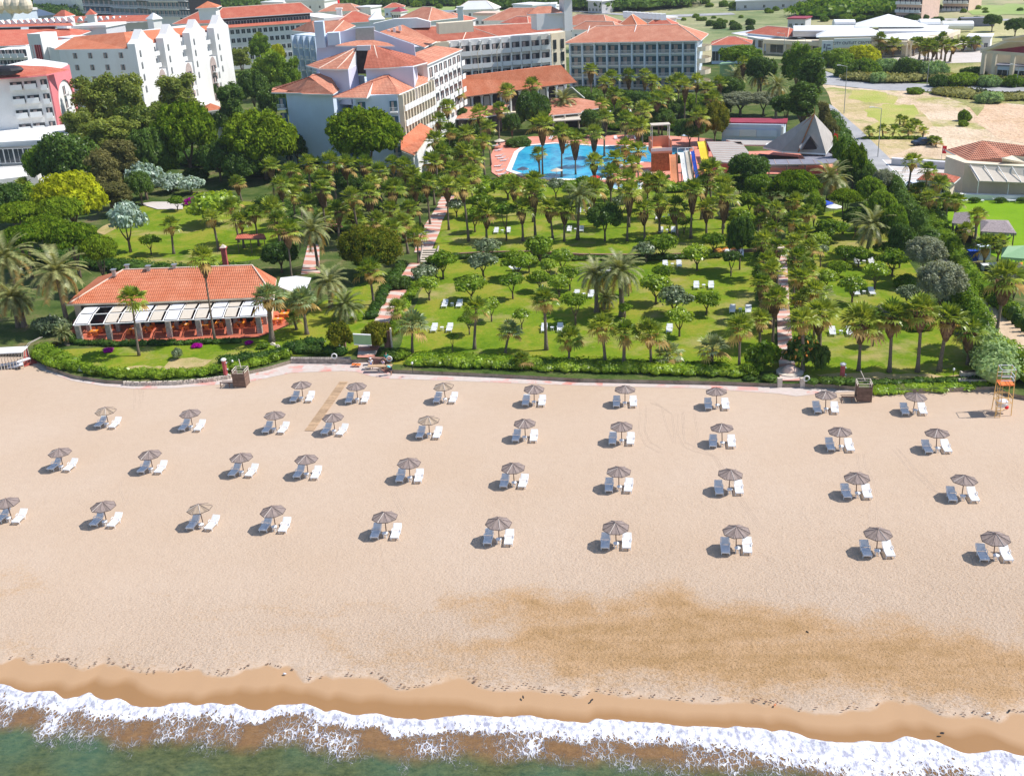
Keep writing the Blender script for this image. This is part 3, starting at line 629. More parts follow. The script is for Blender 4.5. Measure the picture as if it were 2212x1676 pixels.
def palm_trunk(h,r,seed,lean):
    mb=MB(); n=6; pts=[(lean[0]*(k/n)**1.4,lean[1]*(k/n)**1.4,-.3+(h+.3)*k/n) for k in range(n+1)]
    mb.tube(pts,[r*1.7]+[r*1.15]+[r*(1-.25*k/n) for k in range(2,n+1)],8); return mb.mesh('trunk','trunk',True)
GRP={}   # trees gathered per group, labelled when all are placed
def plant(name,group,px,o,desc): GRP.setdefault(group,[]).append((px,o,desc))
def palm(cx,cy,yb=None,h=None,kind='fan',s=1.0,skirt='mid',group='palms',desc=None,r=.17,lean=(0,0)):
    """cx,cy: middle of the crown; yb: foot"""
    if h is None: h=hgt(cx,cy,yb)
    X,Y=G(cx,cy,GZ+h)
    lx,ly=lean if lean!=(0,0) else (rnd.gauss(0,.28),rnd.gauss(0,.2)); s*=rnd.uniform(.88,1.14); o=put('fan_palm' if kind!='feather' else 'date_palm',None,None,(X-lx,Y-ly,GZ),0)
    put('trunk',palm_trunk(h,r*(1.7 if kind=='feather' else 1)*rnd.uniform(.85,1.25),1,(lx,ly)),o)
    rz=rnd.random()*6.28
    if kind=='feather': cr=rnd.choice(FE); s2=s
    elif kind=='grey': cr=FCG[0]; s2=s
    else: cr=rnd.choice(FC); s2=s*rnd.uniform(.93,1.1)
    c=put('crown',cr,o,(lx,ly,h),rz,(s2,s2,s2*rnd.uniform(.92,1.08))); c.rotation_euler=(rnd.uniform(-.16,.16),rnd.uniform(-.16,.16),rz)
    if kind!='feather' and SK[skirt]: 
        ks=min(1.0,h*.62/{'short':1.0,'mid':1.8,'long':3.2,'brown':2.4}[skirt]); put('dead_fronds',SK[skirt],o,(lx,ly,h-.15),rz,(s,s,ks))
    plant(o.name,group,cx,o,desc or {'fan':'fan palm','grey':'silvery fan palm','feather':'date palm with arching fronds'}[kind]); return o
def mk_round(seed,mat,Rr=1.75,H=1.9,n=9,per=1500,size=.16,flat=.75,core=.7):
    return crown_mesh('crown',blobclumps(Rr,H,0,n,seed,flat),per,size,mat,seed,core=core)
RD={'bright':[mk_round(31,'bright'),mk_round(32,'bright')],'green':[mk_round(33,'green'),mk_round(34,'green')],'olive':[mk_round(35,'olive'),mk_round(36,'olive',core=.6)],
 'dark':[mk_round(37,'dkgreen')],'silver':[mk_round(38,'silver',per=1400,core=.6)],'magenta':[mk_round(39,'magenta')],'lime':[mk_round(40,'lime')],'scrub':[mk_round(41,'scrub')],
 'gold':[mk_round(44,'gold',n=14,per=3600,size=.11)],'reed':[mk_round(45,'reed',H=2.4,per=1800)],'pinkfl':[crown_mesh('crown',blobclumps(1.75,1.9,0,9,46,.75),1500,.15,'green',46,flowers='pinkfl',fl=.3)],
 'orangefl':[crown_mesh('crown',blobclumps(1.75,2.2,0,10,47,.75),1700,.15,'dkgreen',47,flowers='orangefl',fl=.10)]}
TK={f:trunk_mesh('trunk',1.7,.12,50+f,f) for f in (2,3,4)}
TK[0]=trunk_mesh('trunk',1.7,.13,3,0)
def tree(cx,cy,wpx,yb=None,kind='green',h=None,group='trees',desc=None,name='shade_tree',fork=3,vs=1.0,trunk=True):
    """lawn tree: crown middle at cx,cy, crown width in photo units, foot at yb"""
    if h is None: h=hgt(cx,cy,yb) if yb else 1.0
    X,Y=G(cx,cy,GZ+h); ppm=P(X,Y,GZ+h)[2]; rad=wpx/2/ppm*1.28; sc=rad/1.85
    me=rnd.choice(RD[kind]); o=put(name,None,None,(X,Y,GZ),0)
    ch=1.9*sc*.85*vs
    zc=max(0.02,h-ch*.5) if trunk else -.15*ch
    put('crown',me,o,(0,0,zc),rnd.random()*6.28,(sc,sc,sc*.95*vs if trunk else (h*1.15)/1.9))
    if trunk: put('trunk',TK[fork],o,(0,0,0),rnd.random()*6,(sc,sc,max(.4,(zc+.45*ch)/1.7)))
    plant(name,group,cx,o,desc or {'bright':'bright green round-headed tree','green':'green round-headed tree','olive':'grey-green olive tree','dark':'dark green tree'}.get(kind,kind+' tree')); return o
BIG={}
def big(kind,seed,Rr,H,n,per,size,mat,flat=.8,rel=.3,dome=True,core=.72,up=.25,aspect=1):
    BIG[kind]=crown_mesh('crown',shell(Rr,H,n,seed,rel) if dome and kind!='umbpine' else blobclumps(Rr,H,0,n,seed,flat,rel,dome),per,size,mat,seed,core=core,up=up,aspect=aspect),Rr,H
big('pine',61,5,5.6,46,15000,.22,'pine',.8,.24); big('pine2',62,5,5,40,13000,.24,'pine',.7,.27); big('darkbig',63,5,6,44,11000,.26,'dkgreen',.8,.25)
big('greenbig',64,5,5.6,44,11000,.26,'green',.8,.26); big('euca',65,4,10,60,13000,.24,'euca',1.0,.30,False,.45); big('limebig',66,5,5.6,40,9000,.28,'lime',.9,.28,True,.5)
big('tanbig',67,3,10,40,9000,.22,'tanleaf',1,.36,False,.6); big('tam',68,4.4,6.5,44,13000,.17,'greytree',.9,.28,True,.5,.3,1.5); big('mixbig',69,5,7,46,11000,.26,'green',.9,.26,False); big('cyp',70,2,10,44,9000,.2,'dkgreen',1.3,.42,False,.7)
big('umbpine',71,5,3.4,44,11000,.24,'pine',.55,.24); big('goldbig',72,5,5.4,46,14000,.16,'gold',.8,.24)
BTK=trunk_mesh('trunk',5,.32,7,4,'bark',.35)
def bigtree(cx,cy,wpx,hpx,kind,yb=None,h=None,group='big trees',desc='tree',name='tree',vt=1.0):
    """crown middle cx,cy; crown width and visible height in photo units; h = height of crown middle"""
    if h is None: h=hgt(cx,cy,yb)
    X,Y=G(cx,cy,GZ+h); ppm=P(X,Y,GZ+h)[2]; me,Rr,H=BIG[kind]; sr=wpx/2/ppm/(Rr*.98); sh=max(hpx/ppm-wpx/ppm*.12,1)/H*vt
    o=put(name,None,None,(X,Y,GZ),0); zc=max(0,h-H*sh*.5) if h>2.8 else -.22*H*sh
    put('crown',me,o,(0,0,zc),rnd.random()*6.28,(sr,sr,sh)); put('trunk',BTK,o,(0,0,0),rnd.random()*6,(sr*.9,sr*.9,(zc+H*sh*.4)/5))
    plant(name,group,cx,o,desc); return o
# ---- front of the lawn
g='palms along the front of the big lawn'
for a in [(1300,708,787),(1350,718,792),(1403,723,792),(1229,731,787),(1598,708,797)]: palm(*a,s=1.12,skirt='short',group=g,r=.19)
palm(1176,648,756,s=1.15,skirt='short',group=g); palm(1641,690,756,s=1.1,skirt='short',group=g); palm(1675,646,743,s=1.1,skirt='mid',group=g); palm(1029,667,754,s=.95,skirt='none',group=g); palm(1101,716,760,s=1.05,kind='grey',skirt='none',group=g)
palm(891,703,761,s=1.35,kind='grey',skirt='none',group=g,desc='bushy silver fan palm'); palm(857,667,697,s=1,skirt='none',group=g); palm(1442,766,787,s=1.1,kind='grey',skirt='none',group=g,desc='low silver fan palm'); palm(1539,754,790,s=1.2,kind='grey',skirt='none',group=g,desc='low bushy silver fan palm'); palm(1128,778,795,s=.7,skirt='none',group=g)
g='date palms rising from the middle of the lawn'
palm(1286,594,674,kind='feather',s=.98,group=g); palm(1339,588,682,kind='feather',s=1.08,group=g); palm(1309,645,668,kind='feather',s=.6,group=g)
g='palms behind the lawn terrace wall'
for x,y,b,s in [(1152,416,516,'long'),(1186,449,516,'mid'),(1219,454,521,'mid'),(1359,416,521,'long'),(1391,454,518,'mid'),(1424,441,505,'mid'),(1457,449,516,'mid'),(1496,411,516,'long'),(1526,449,510,'mid'),(1565,429,518,'long'),(1127,452,521,'mid'),(1050,462,521,'mid'),(999,405,523,'mid'),(965,405,498,'mid')]: palm(x,y,b,s=1.22,skirt=s,group=g)
palm(1252,426,518,kind='feather',s=.95,group=g)
g='palms right of the beach restaurant'
palm(901,510,569,s=1.2,skirt='short',group=g); palm(798,588,659,s=1.2,skirt='short',group=g); palm(620,500,623,s=1.25,skirt='mid',group=g,desc='very tall fan palm',r=.15); palm(674,500,585,kind='feather',s=1.2,group=g); palm(710,612,665,kind='feather',s=.95,group=g); palm(745,664,692,kind='feather',s=.95,group=g)
palm(579,646,738,s=1.35,kind='grey',skirt='short',group=g,r=.26); palm(653,652,723,s=1.3,kind='grey',skirt='short',group=g,r=.24)
palm(634,690,714,s=.8,skirt='none',group=g)
g='palms in front of the beach restaurant'
palm(438,560,738,s=1.1,skirt='mid',group=g,r=.15,desc='very tall thin fan palm'); palm(285,648,764,s=1.2,skirt='none',group=g,r=.16); palm(122,592,713,kind='feather',s=1.35,group=g); palm(16,560,690,kind='feather',s=1.25,group=g); palm(24,645,708,kind='feather',s=.95,group=g); palm(42,654,706,kind='feather',s=.8,group=g); palm(136,720,745,kind='feather',s=.5,group=g)
g='palms on the upper left lawn'
for x,y,b in [(369,488,549),(458,472,541),(520,477,536),(548,462,531),(502,448,525)]: palm(x,y,b,s=1.15,skirt='short',group=g)
palm(512,395,436,s=1.2,skirt='mid',group=g); palm(49,402,432,s=1.2,skirt='mid',group=g); palm(18,420,455,s=1.2,skirt='mid',group=g)
# ---- dense belt behind the left path
g='palms below the front hotel wing'
for x,y,sk in [(584,360,'mid'),(628,369,'mid'),(666,356,'short'),(697,386,'mid'),(745,360,'mid'),(786,358,'mid'),(802,395,'mid'),(848,355,'short'),(889,384,'mid'),(848,412,'mid'),(760,428,'short'),(606,402,'mid'),(873,362,'mid'),(920,396,'mid'),(643,399,'short'),(896,405,'mid'),(932,352,'mid'),(956,332,'mid'),(715,352,'short'),(818,372,'mid')]: palm(x,y,h=rnd.uniform(6.5,8.5),s=1.3,skirt=sk,group=g)
g='palms around the pink oleanders'
for x,y,h_,sk in [(694,410,8,'brown'),(796,420,8.5,'brown'),(632,420,6,'short'),(658,440,6,'mid'),(730,455,5,'mid'),(760,452,4.5,'mid'),(842,454,5.5,'mid'),(886,452,6,'mid'),(587,454,6,'short'),(845,496,5,'mid'),(600,478,5,'mid'),(815,480,4.5,'short'),(870,482,5,'mid'),(700,470,3,'none'),(770,480,2.5,'none')]: palm(x,y,h=h_,s=1.25,skirt=sk,group=g)
g='palms between hotel restaurant and pool'
for x,y,h_,sk in [(945,195,9,'mid'),(986,205,9,'mid'),(965,232,9,'mid'),(948,262,8,'mid'),(1094,200,9,'mid'),(1078,238,8,'mid'),(1037,250,9,'mid'),(1053,276,8,'mid'),(1043,306,7,'short'),(1001,333,7,'mid'),(978,368,7,'mid'),(1017,379,7,'mid'),(1008,290,8,'mid'),(940,305,8,'mid'),(970,285,8,'short'),(1150,186,9,'mid'),(1025,345,6.5,'mid')]: palm(x,y,h=h_,s=1.35,skirt=sk,group=g)
g='fan palms standing around the pool'
palm(1171,272,383,s=1.4,skirt='long',group=g,desc='tall fan palm with a long brown skirt'); palm(1214,289,386,s=1.4,skirt='long',group=g,desc='tall fan palm with a long brown skirt'); palm(1242,304,379,s=1.4,skirt='long',group=g,desc='tall fan palm with a long brown skirt'); palm(1163,334,379,s=1.1,skirt='short',group=g)
palm(1283,290,360,s=1.35,skirt='long',group=g); palm(1306,254,340,s=1.35,skirt='long',group=g); palm(1283,351,409,s=1.3,skirt='mid',group=g)
for x,y,h_,sk in [(1350,318,5.5,'mid'),(1378,326,6,'mid'),(1330,345,6,'mid'),(1365,358,6,'mid'),(1319,379,7,'mid'),(1355,388,8,'mid'),(1399,396,6,'short'),(1424,396,6,'mid'),(1520,398,6,'long'),(1532,371,8,'mid'),(1562,402,7,'mid'),(1153,392,7,'long'),(1110,405,5,'mid'),(1280,410,6,'mid')]: palm(x,y,h=h_,s=1.3,skirt=sk,group=g)
g='palms before the long hotel wing'
for x,y,b,sk in [(1276,152,215,'long'),(1358,164,205,'long'),(1393,164,208,'long')]: palm(x,y,b,s=1.5,skirt=sk,group=g,r=.22)
for x,y,h_,sk in [(1322,168,9,'mid'),(1306,182,8,'mid'),(1326,205,8,'mid'),(1419,218,8,'mid'),(1450,182,9,'mid'),(1480,187,9,'long'),(1527,192,9,'long'),(1555,180,9,'mid'),(1388,238,8,'mid'),(1352,262,8,'mid'),(1378,276,8,'mid'),(1509,253,7,'mid'),(1465,175,9,'mid'),(1505,178,9,'mid'),(1440,205,8,'mid'),(1300,225,7,'mid'),(1350,225,7,'mid'),(1410,180,8,'mid'),(1540,215,7,'mid')]: palm(x,y,h=h_,s=1.4,skirt=sk,group=g)
palm(1217,220,270,kind='feather',s=1.35,group=g)
g='tall palms beside the bar with the pointed roof'
palm(1606,138,202,s=1.5,skirt='long',group=g,desc='tall fan palm'); palm(1590,168,200,kind='feather',s=1.3,group=g); palm(1678,187,262,kind='feather',s=1.15,group=g,desc='tall date palm with a dry skirt'); palm(1640,165,205,kind='feather',s=1.1,group=g)
g='palms left of the right garden path'
for i,(x,y) in enumerate([(1668,420),(1640,440),(1676,456),(1650,476),(1672,500),(1648,520),(1677,540),(1656,566),(1672,590),(1646,612),(1666,636)]): palm(x+rnd.uniform(-5,5),y+rnd.uniform(-5,5),h=rnd.uniform(4,6.5),s=rnd.uniform(.95,1.15),skirt='mid',group=g)
g='palms right of the right garden path'
for i,(x,y) in enumerate([(1714,436),(1740,458),(1712,482),(1736,500),(1714,522),(1746,540),(1722,562),(1750,584),(1728,606),(1756,628),(1732,650),(1730,697)]): palm(x+rnd.uniform(-5,5),y+rnd.uniform(-5,5),h=rnd.uniform(3.8,6),s=rnd.uniform(.95,1.15),skirt='short',group=g)
g='palms fronting the right lawn'
for x,y,b,r_ in [(1771,680,768,.3),(1861,697,802,.21),(1927,685,802,.2),(1991,672,802,.2),(2048,690,802,.2),(2096,716,789,.18)]: palm(x,y,b,s=1.38,skirt='mid',group=g,r=r_)
g='palms around the right lawn and its tall hedge'
palm(2171,603,751,s=1.5,skirt='brown',group=g,desc='very tall fan palm'); palm(1884,490,554,kind='feather',s=1.2,group=g); palm(1794,390,440,kind='feather',s=1.25,group=g); palm(1762,655,700,kind='feather',s=.8,group=g)
g='palms beside the neighbouring beach club'
for x,y,b in [(1970,351,425),(2004,368,445),(2027,399,455),(1984,412,445),(2009,429,474),(2045,431,479),(2066,436,478),(2112,466,553),(2086,500,541),(2130,533,574),(2160,526,572),(1975,440,470)]: palm(x,y,b,s=1.0,skirt='short',group=g)
g='young palms on the bare field'
for x,y,b in [(1876,284,300),(1906,281,299),(1932,283,299),(1962,282,299),(1953,262,274),(1971,267,283),(1979,273,287),(1996,284,301),(2012,303,314),(2024,306,318),(1944,258,270)]: palm(x,y,b,s=.85,skirt='none',group=g,r=.2)
g='palms in front of the shopping centre'
for x,y,b in [(1976,93,122),(1989,95,130),(2007,97,135),(2025,92,130),(2037,84,130),(2045,100,137),(2060,100,135),(1902,84,125),(1930,100,125),(1904,104,125),(2081,95,112),(2107,92,112),(1866,82,110),(2018,106,138),(1998,104,136)]: palm(x,y,b,s=1.5,skirt='mid',group=g,r=.3)
# ---- trees of the gardens
g='small trees on the big lawn'
L=[('olive',1042,567,59,600),('olive',1055,536,56,562),('green',955,564,54,603),('bright',925,616,49,649),('green',1017,618,61,649),('green',1106,608,48,646),('bright',1060,659,40,695),('green',1012,690,38,723),('green',1117,564,60,602),
('green',1166,536,64,567),('bright',1142,564,36,588),('bright',1214,557,49,592),('green',1230,590,46,628),('bright',1207,613,50,642),('green',1242,652,50,702),('green',1432,529,64,560),('olive',1396,541,50,566),('bright',1506,552,60,584),('green',1432,590,46,612),('bright',1417,618,64,656),('green',1358,603,34,640),('olive',1455,646,72,682),('green',1527,649,52,679),('bright',1468,687,56,727),('dark',1580,557,38,597),('green',1350,667,30,690),('green',1542,521,50,552),('bright',1126,682,38,712)]
for k,x,y,w_,b in L: tree(x,y,w_,b,k,group=g)
tree(976,728,22,762,'green',group=g,desc='thin pruned tree with few leaves'); tree(1165,602,44,630,'green',group=g); tree(1185,575,40,605,'bright',group=g)
g='small trees on the lawn near the pool'
for k,x,y,w_,b in [('green',1096,400,60,432),('bright',1045,411,55,434),('green',1040,438,50,472),('green',1024,467,45,502),('green',1091,456,45,520),('bright',1306,416,40,442),('olive',1344,436,44,474),('green',1478,480,34,505),('olive',1200,400,40,430),('green',1262,398,44,425),('bright',1230,404,36,430),('green',1445,480,34,505),('olive',985,445,40,470),('green',1380,430,36,455),('green',1600,470,50,510)]: tree(x,y,w_,b,k,group=g)
g='small trees on the right lawn'
for k,x,y,w_,b in [('green',1794,495,58,523),('bright',1771,521,46,540),('olive',1774,541,34,577),('green',1826,547,46,572),('green',1856,552,44,577),('green',1812,580,46,600),('bright',1787,600,44,622),('bright',1787,627,26,645),('bright',1892,588,54,625),('bright',1843,618,56,656),('green',1930,562,58,597),('green',1907,538,38,557),('green',1889,708,40,748),('olive',1960,633,50,658)]: tree(x,y,w_,b,k,group=g)
g='trees around the upper left lawn'
tree(322,521,40,550,'green',group=g); tree(270,480,74,545,'silver',group=g,desc='silver-leaved tree',vs=1.5); tree(310,388,72,432,'silver',group=g,desc='blue-silver leaved tree',vs=1.2); tree(370,398,60,415,'silver',group=g,desc='silver shrub tree'); tree(412,402,50,420,'silver',group=g,desc='dull silver shrub tree'); tree(381,436,32,456,'green',group=g); tree(460,450,95,485,'bright',group=g,desc='broad bright domed tree',fork=4)
g='flowering shrubs of the garden'
for k,x,y,w_,b,d in [('magenta',414,427,36,442,'magenta bougainvillea beside the upper lawn'),('magenta',232,752,22,760,'magenta bougainvillea at the left end of the terrace'),('magenta',424,742,22,750,'magenta bougainvillea in the middle of the terrace'),('magenta',536,736,16,744,'small magenta bougainvillea at the right end of the terrace'),('pinkfl',722,485,32,500,'pink oleander beside the date palm'),('pinkfl',782,480,26,492,'pink oleander, left of the twin clumps'),('pinkfl',808,484,34,496,'pink oleander, right of the twin clumps'),('magenta',565,258,14,266,'magenta shrub behind the pine'),('magenta',1528,315,14,332,'magenta shrub beside the yellow slide')]: 
    o=tree(x,y,w_,b,k,trunk=False,name='flowering_shrub'); GRP['trees'].pop(); tag(o,d,'flowering shrub',g)
# ---- big trees
g='big trees below the left white hotels'
bigtree(206,232,105,150,'euca',h=11,group=g,desc='tall airy eucalyptus'); bigtree(272,232,100,170,'euca',h=12,group=g,desc='tall airy eucalyptus'); bigtree(238,300,130,110,'euca',h=9,group=g,desc='broad eucalyptus'); bigtree(300,280,90,120,'euca',h=9,group=g,desc='eucalyptus'); bigtree(170,275,70,90,'euca',h=9,group=g,desc='slender eucalyptus')
bigtree(382,205,92,105,'euca',h=9,group=g,desc='loose eucalyptus before the arcades'); bigtree(399,285,140,135,'pine',388,group=g,desc='big round stone pine'); bigtree(148,345,135,125,'darkbig',h=7,group=g,desc='dark glossy broad tree'); bigtree(150,428,150,120,'limebig',h=7,group=g,desc='yellow-lime broad tree'); bigtree(228,375,75,125,'tanbig',h=7,group=g,desc='olive-brown tree'); bigtree(262,345,70,110,'tanbig',h=7,group=g,desc='dusty brown-green tree'); bigtree(438,180,22,40,'darkbig',h=4,group=g,desc='small round tree by the white wall'); bigtree(455,195,26,36,'darkbig',h=3.5,group=g,desc='dark shrub tree by the yard')
g='stone pines massed behind the beach restaurant'
for x,y,w_,h_ in [(38,462,115,70),(130,452,125,80),(50,512,120,70),(155,512,125,80),(212,540,95,80),(95,490,110,70)]: bigtree(x,y,w_,h_,'umbpine',h=6.5,group=g,desc='flat-topped stone pine')
g='trees around the front left hotel wing'
bigtree(565,303,160,140,'pine',388,group=g,desc='wide rounded stone pine left of the blue-shaded wall'); bigtree(788,292,165,130,'pine',402,group=g,desc='large dense stone pine against the hotel wing'); bigtree(500,232,56,120,'cyp',h=8,group=g,desc='tall dark column-shaped tree'); bigtree(585,150,85,90,'mixbig',h=9,group=g,desc='mixed green tree'); bigtree(622,165,60,90,'mixbig',h=9,group=g,desc='green tree beside the blue-shaded wing'); bigtree(545,190,70,80,'darkbig',h=8,group=g,desc='dark tree'); bigtree(590,215,70,70,'darkbig',h=7,group=g,desc='dark low tree'); bigtree(600,118,36,44,'limebig',h=12,group=g,desc='yellow-green treetop'); bigtree(552,262,50,40,'darkbig',h=3,group=g,desc='low dark shrub'); bigtree(560,100,50,50,'mixbig',h=10,group=g,desc='dusty green tree by the long hotel'); bigtree(520,125,46,50,'euca',h=8,group=g,desc='airy tree by the long hotel'); bigtree(640,232,46,70,'darkbig',h=6,group=g,desc='dark tree in the wing shade')
palm(560,86,h=11,s=1.9,skirt='mid',group=g,desc='fan palm before the long hotel')
g='dark trees around the hotel terrace and slides'
bigtree(1150,240,80,88,'darkbig',285,group=g,desc='big round dark-leaved tree'); bigtree(1105,268,40,46,'darkbig',h=4,group=g,desc='dark round tree'); bigtree(1278,260,50,50,'darkbig',h=4,group=g,desc='dark green tree'); bigtree(1545,260,60,80,'goldbig',h=5,group=g,desc='olive-gold tree by the yellow slide'); bigtree(1490,280,70,50,'darkbig',h=4,group=g,desc='dark tree behind the slides'); bigtree(1430,255,60,40,'darkbig',h=4,group=g,desc='dark tree behind the slides'); bigtree(1340,250,44,40,'darkbig',h=4,group=g,desc='dark tree'); bigtree(1600,215,90,40,'tam',h=4,group=g,desc='grey-green tree'); bigtree(1650,215,70,36,'tam',h=4,group=g,desc='grey-green tree'); bigtree(1580,190,60,50,'darkbig',h=6,group=g,desc='dark tree'); bigtree(1600,120,90,50,'greenbig',h=8,group=g,desc='dense green tree'); bigtree(1645,150,70,60,'darkbig',h=7,group=g,desc='dense dark tree'); bigtree(1700,225,70,50,'darkbig',h=6,group=g,desc='dark tree in the shade')
bigtree(1120,292,60,30,'darkbig',h=2.5,group=g,desc='dark shrub bank by the pool'); bigtree(1470,330,40,30,'darkbig',h=2,group=g,desc='low dark shrub')
g='trees along the road beside the bar'
bigtree(1722,135,70,90,'mixbig',h=9,group=g,desc='olive green tree'); bigtree(1752,170,62,120,'cyp',h=9,group=g,desc='tall dark conifer'); bigtree(1735,215,60,90,'cyp',h=8,group=g,desc='dark conifer'); bigtree(1781,250,30,70,'tanbig',h=5,group=g,desc='narrow brown-green tree'); bigtree(1795,290,40,80,'tanbig',h=5,group=g,desc='narrow olive tree by the road'); bigtree(1812,330,36,80,'mixbig',h=4,group=g,desc='climbing green hedge tree'); bigtree(1845,352,56,80,'pine2',h=5,group=g,desc='conifer leaning to the road'); bigtree(1868,380,50,50,'darkbig',h=3,group=g,desc='dark shrub by the road'); bigtree(1880,410,60,60,'greenbig',h=4,group=g,desc='green hedge tree'); bigtree(1906,390,46,50,'tam',h=4,group=g,desc='grey shrub by the road')
g='trees between bar and right lawn'
bigtree(1718,398,120,80,'umbpine',h=6,group=g,desc='wide bright stone pine'); bigtree(1618,362,92,66,'darkbig',h=6,group=g,desc='round dark pine'); bigtree(1826,426,78,48,'umbpine',505,group=g,desc='umbrella pine on a bare trunk'); bigtree(1640,400,60,50,'greenbig',h=5,group=g,desc='green bushy tree'); bigtree(1905,440,60,60,'greenbig',h=5,group=g,desc='dense green tree'); bigtree(1930,480,60,80,'greenbig',h=5,group=g,desc='dense green hedge tree'); bigtree(1948,520,60,80,'darkbig',h=4,group=g,desc='dark hedge tree'); bigtree(1306,468,80,62,'darkbig',521,group=g,desc='round dark tree on the middle lawn'); bigtree(1600,510,60,90,'darkbig',h=5,group=g,desc='dark tree in the lawn corner'); bigtree(1760,440,50,60,'mixbig',h=5,group=g,desc='mixed green tree')
g='grey trees at the right edge of the gardens'
bigtree(2000,545,85,70,'tam',h=4.5,group=g,desc='feathery grey tamarisk'); bigtree(2035,610,105,95,'tam',h=4.5,group=g,desc='large feathery grey tamarisk'); bigtree(2195,600,60,60,'tam',h=4,group=g,desc='bluish grey tree'); bigtree(1975,640,60,40,'greenbig',h=2.5,group=g,desc='green shrub')
g='trees beside the left garden path'
bigtree(797,535,142,105,'goldbig',h=4.5,group=g,desc='wide golden-olive tree'); bigtree(604,548,80,60,'darkbig',h=3,group=g,desc='dark blue-green tree'); bigtree(862,585,0.1+60,40,'darkbig',h=2.5,group=g,desc='dark bush by the steps'); tree(919,590,60,610,'olive',group=g,desc='grey-green rounded tree',fork=4); tree(940,575,44,600,'olive',group=g,desc='dark olive tree')
bigtree(700,452,70,40,'darkbig',h=2.5,group=g,desc='dark shrub mass'); bigtree(640,470,70,40,'greenbig',h=2.5,group=g,desc='green shrub mass'); bigtree(840,520,50,36,'darkbig',h=2,group=g,desc='dark shrub'); bigtree(760,395,60,40,'darkbig',h=3,group=g,desc='dark shrub in the palm belt'); bigtree(900,430,50,40,'darkbig',h=3,group=g,desc='dark shrub in the palm belt')
g='trees across the right-hand road'
for x,y,w_,h_,k,d in [(1726,90,52,36,'darkbig','dark round tree left of the shopping centre sign'),(1770,118,70,36,'greenbig','light green shrub tree'),(1745,135,50,30,'greenbig','green shrub tree'),(1862,116,76,40,'limebig','bright yellow-green tree'),(1810,125,60,40,'greenbig','green shrub tree'),(1830,145,50,36,'greenbig','green shrub tree'),(1870,145,60,40,'greenbig','green shrub tree'),(1920,135,60,30,'scrubbig','pale feathery bush'),(1965,148,64,46,'darkbig','big dark bush'),(1900,158,40,24,'scrubbig','pale bush'),(2020,150,60,40,'scrubbig','pale green bush'),(2030,165,40,26,'darkbig','dark bush'),(2080,162,70,30,'greenbig','green bush'),(2140,165,46,26,'scrubbig','pale bush'),(2190,165,40,26,'greenbig','green bush'),(2110,145,60,26,'darkbig','dark bush'),(1978,188,34,16,'greenbig','small bush on the verge'),(2140,198,56,26,'scrubbig','pale spiky bush'),(2085,236,26,24,'greenbig','small green bush'),(2082,258,20,14,'greenbig','tiny green bush')]:
    if k=='scrubbig' and k not in BIG: big('scrubbig',73,5,5,40,9000,.26,'reed',.8,.26)
    bigtree(x,y,w_*1.1,h_*1.35,k,h=min(2.7,max(1,h_/9)),group=g,desc=d)
g='trees around the parking lot and club'
for x,y,w_,h_,k,d in [(2195,55,46,34,'darkbig','round dark tree'),(2145,45,40,30,'darkbig','round dark tree')]: bigtree(x,y,w_,h_,k,h=4,group=g,desc=d)
g='grove trees between the left hotels and lawn'
for x,y,w_,h_,k,h,d in [(320,330,90,110,'darkbig',7,'dark green tree'),(345,265,70,100,'euca',8,'airy pale tree'),(470,340,90,80,'darkbig',5,'broad dark tree'),(445,300,60,80,'mixbig',6,'green tree'),(300,400,60,60,'darkbig',4,'dark shrub tree'),(520,360,80,70,'darkbig',4,'low dark tree'),(350,352,70,60,'greenbig',4,'green shrub tree'),(90,355,80,80,'greenbig',6,'green broad tree'),(20,430,90,70,'darkbig',5,'dark tree by the podium'),(75,425,70,70,'mixbig',5,'mixed green tree'),(250,420,70,70,'tanbig',4,'brownish tree'),(420,365,60,40,'darkbig',2.4,'dark bush'),(640,318,60,60,'darkbig',4,'dark bushy tree below the blue wall'),(690,330,60,40,'darkbig',2.6,'dark bush below the blue wall'),(520,300,60,80,'darkbig',6,'dark leafy tree'),(480,262,44,50,'darkbig',5,'small dark tree'),(210,330,80,90,'euca',7,'loose olive tree')]: bigtree(x,y,w_,h_,k,h=h,group=g,desc=d)
g='shrubs among palms left of the pool'
for x,y,w_,h_,k,h,d in [(955,345,60,40,'darkbig',3,'dark shrub'),(990,300,60,50,'darkbig',3,'dark shrub'),(1020,320,60,40,'greenbig',3,'green shrub'),(1040,285,60,50,'darkbig',3.5,'dark shrub'),(985,250,50,50,'darkbig',4,'dark shrub tree'),(1000,345,60,36,'greenbig',2.5,'green shrub'),(1030,370,50,30,'greenbig',2.5,'green shrub'),(905,370,60,36,'darkbig',2.6,'dark shrub'),(860,395,50,30,'greenbig',2.5,'green shrub'),(805,420,60,36,'darkbig',2.6,'dark shrub'),(680,410,60,36,'greenbig',2.6,'green shrub'),(730,430,50,30,'darkbig',2.5,'dark shrub'),(610,430,60,40,'darkbig',2.6,'dark shrub'),(830,475,60,34,'greenbig',2.5,'green shrub'),(890,470,50,34,'darkbig',2.5,'dark shrub')]: bigtree(x,y,w_,h_,k,h=h,group=g,desc=d)
g='shrubs before the long blue-shaded wing'
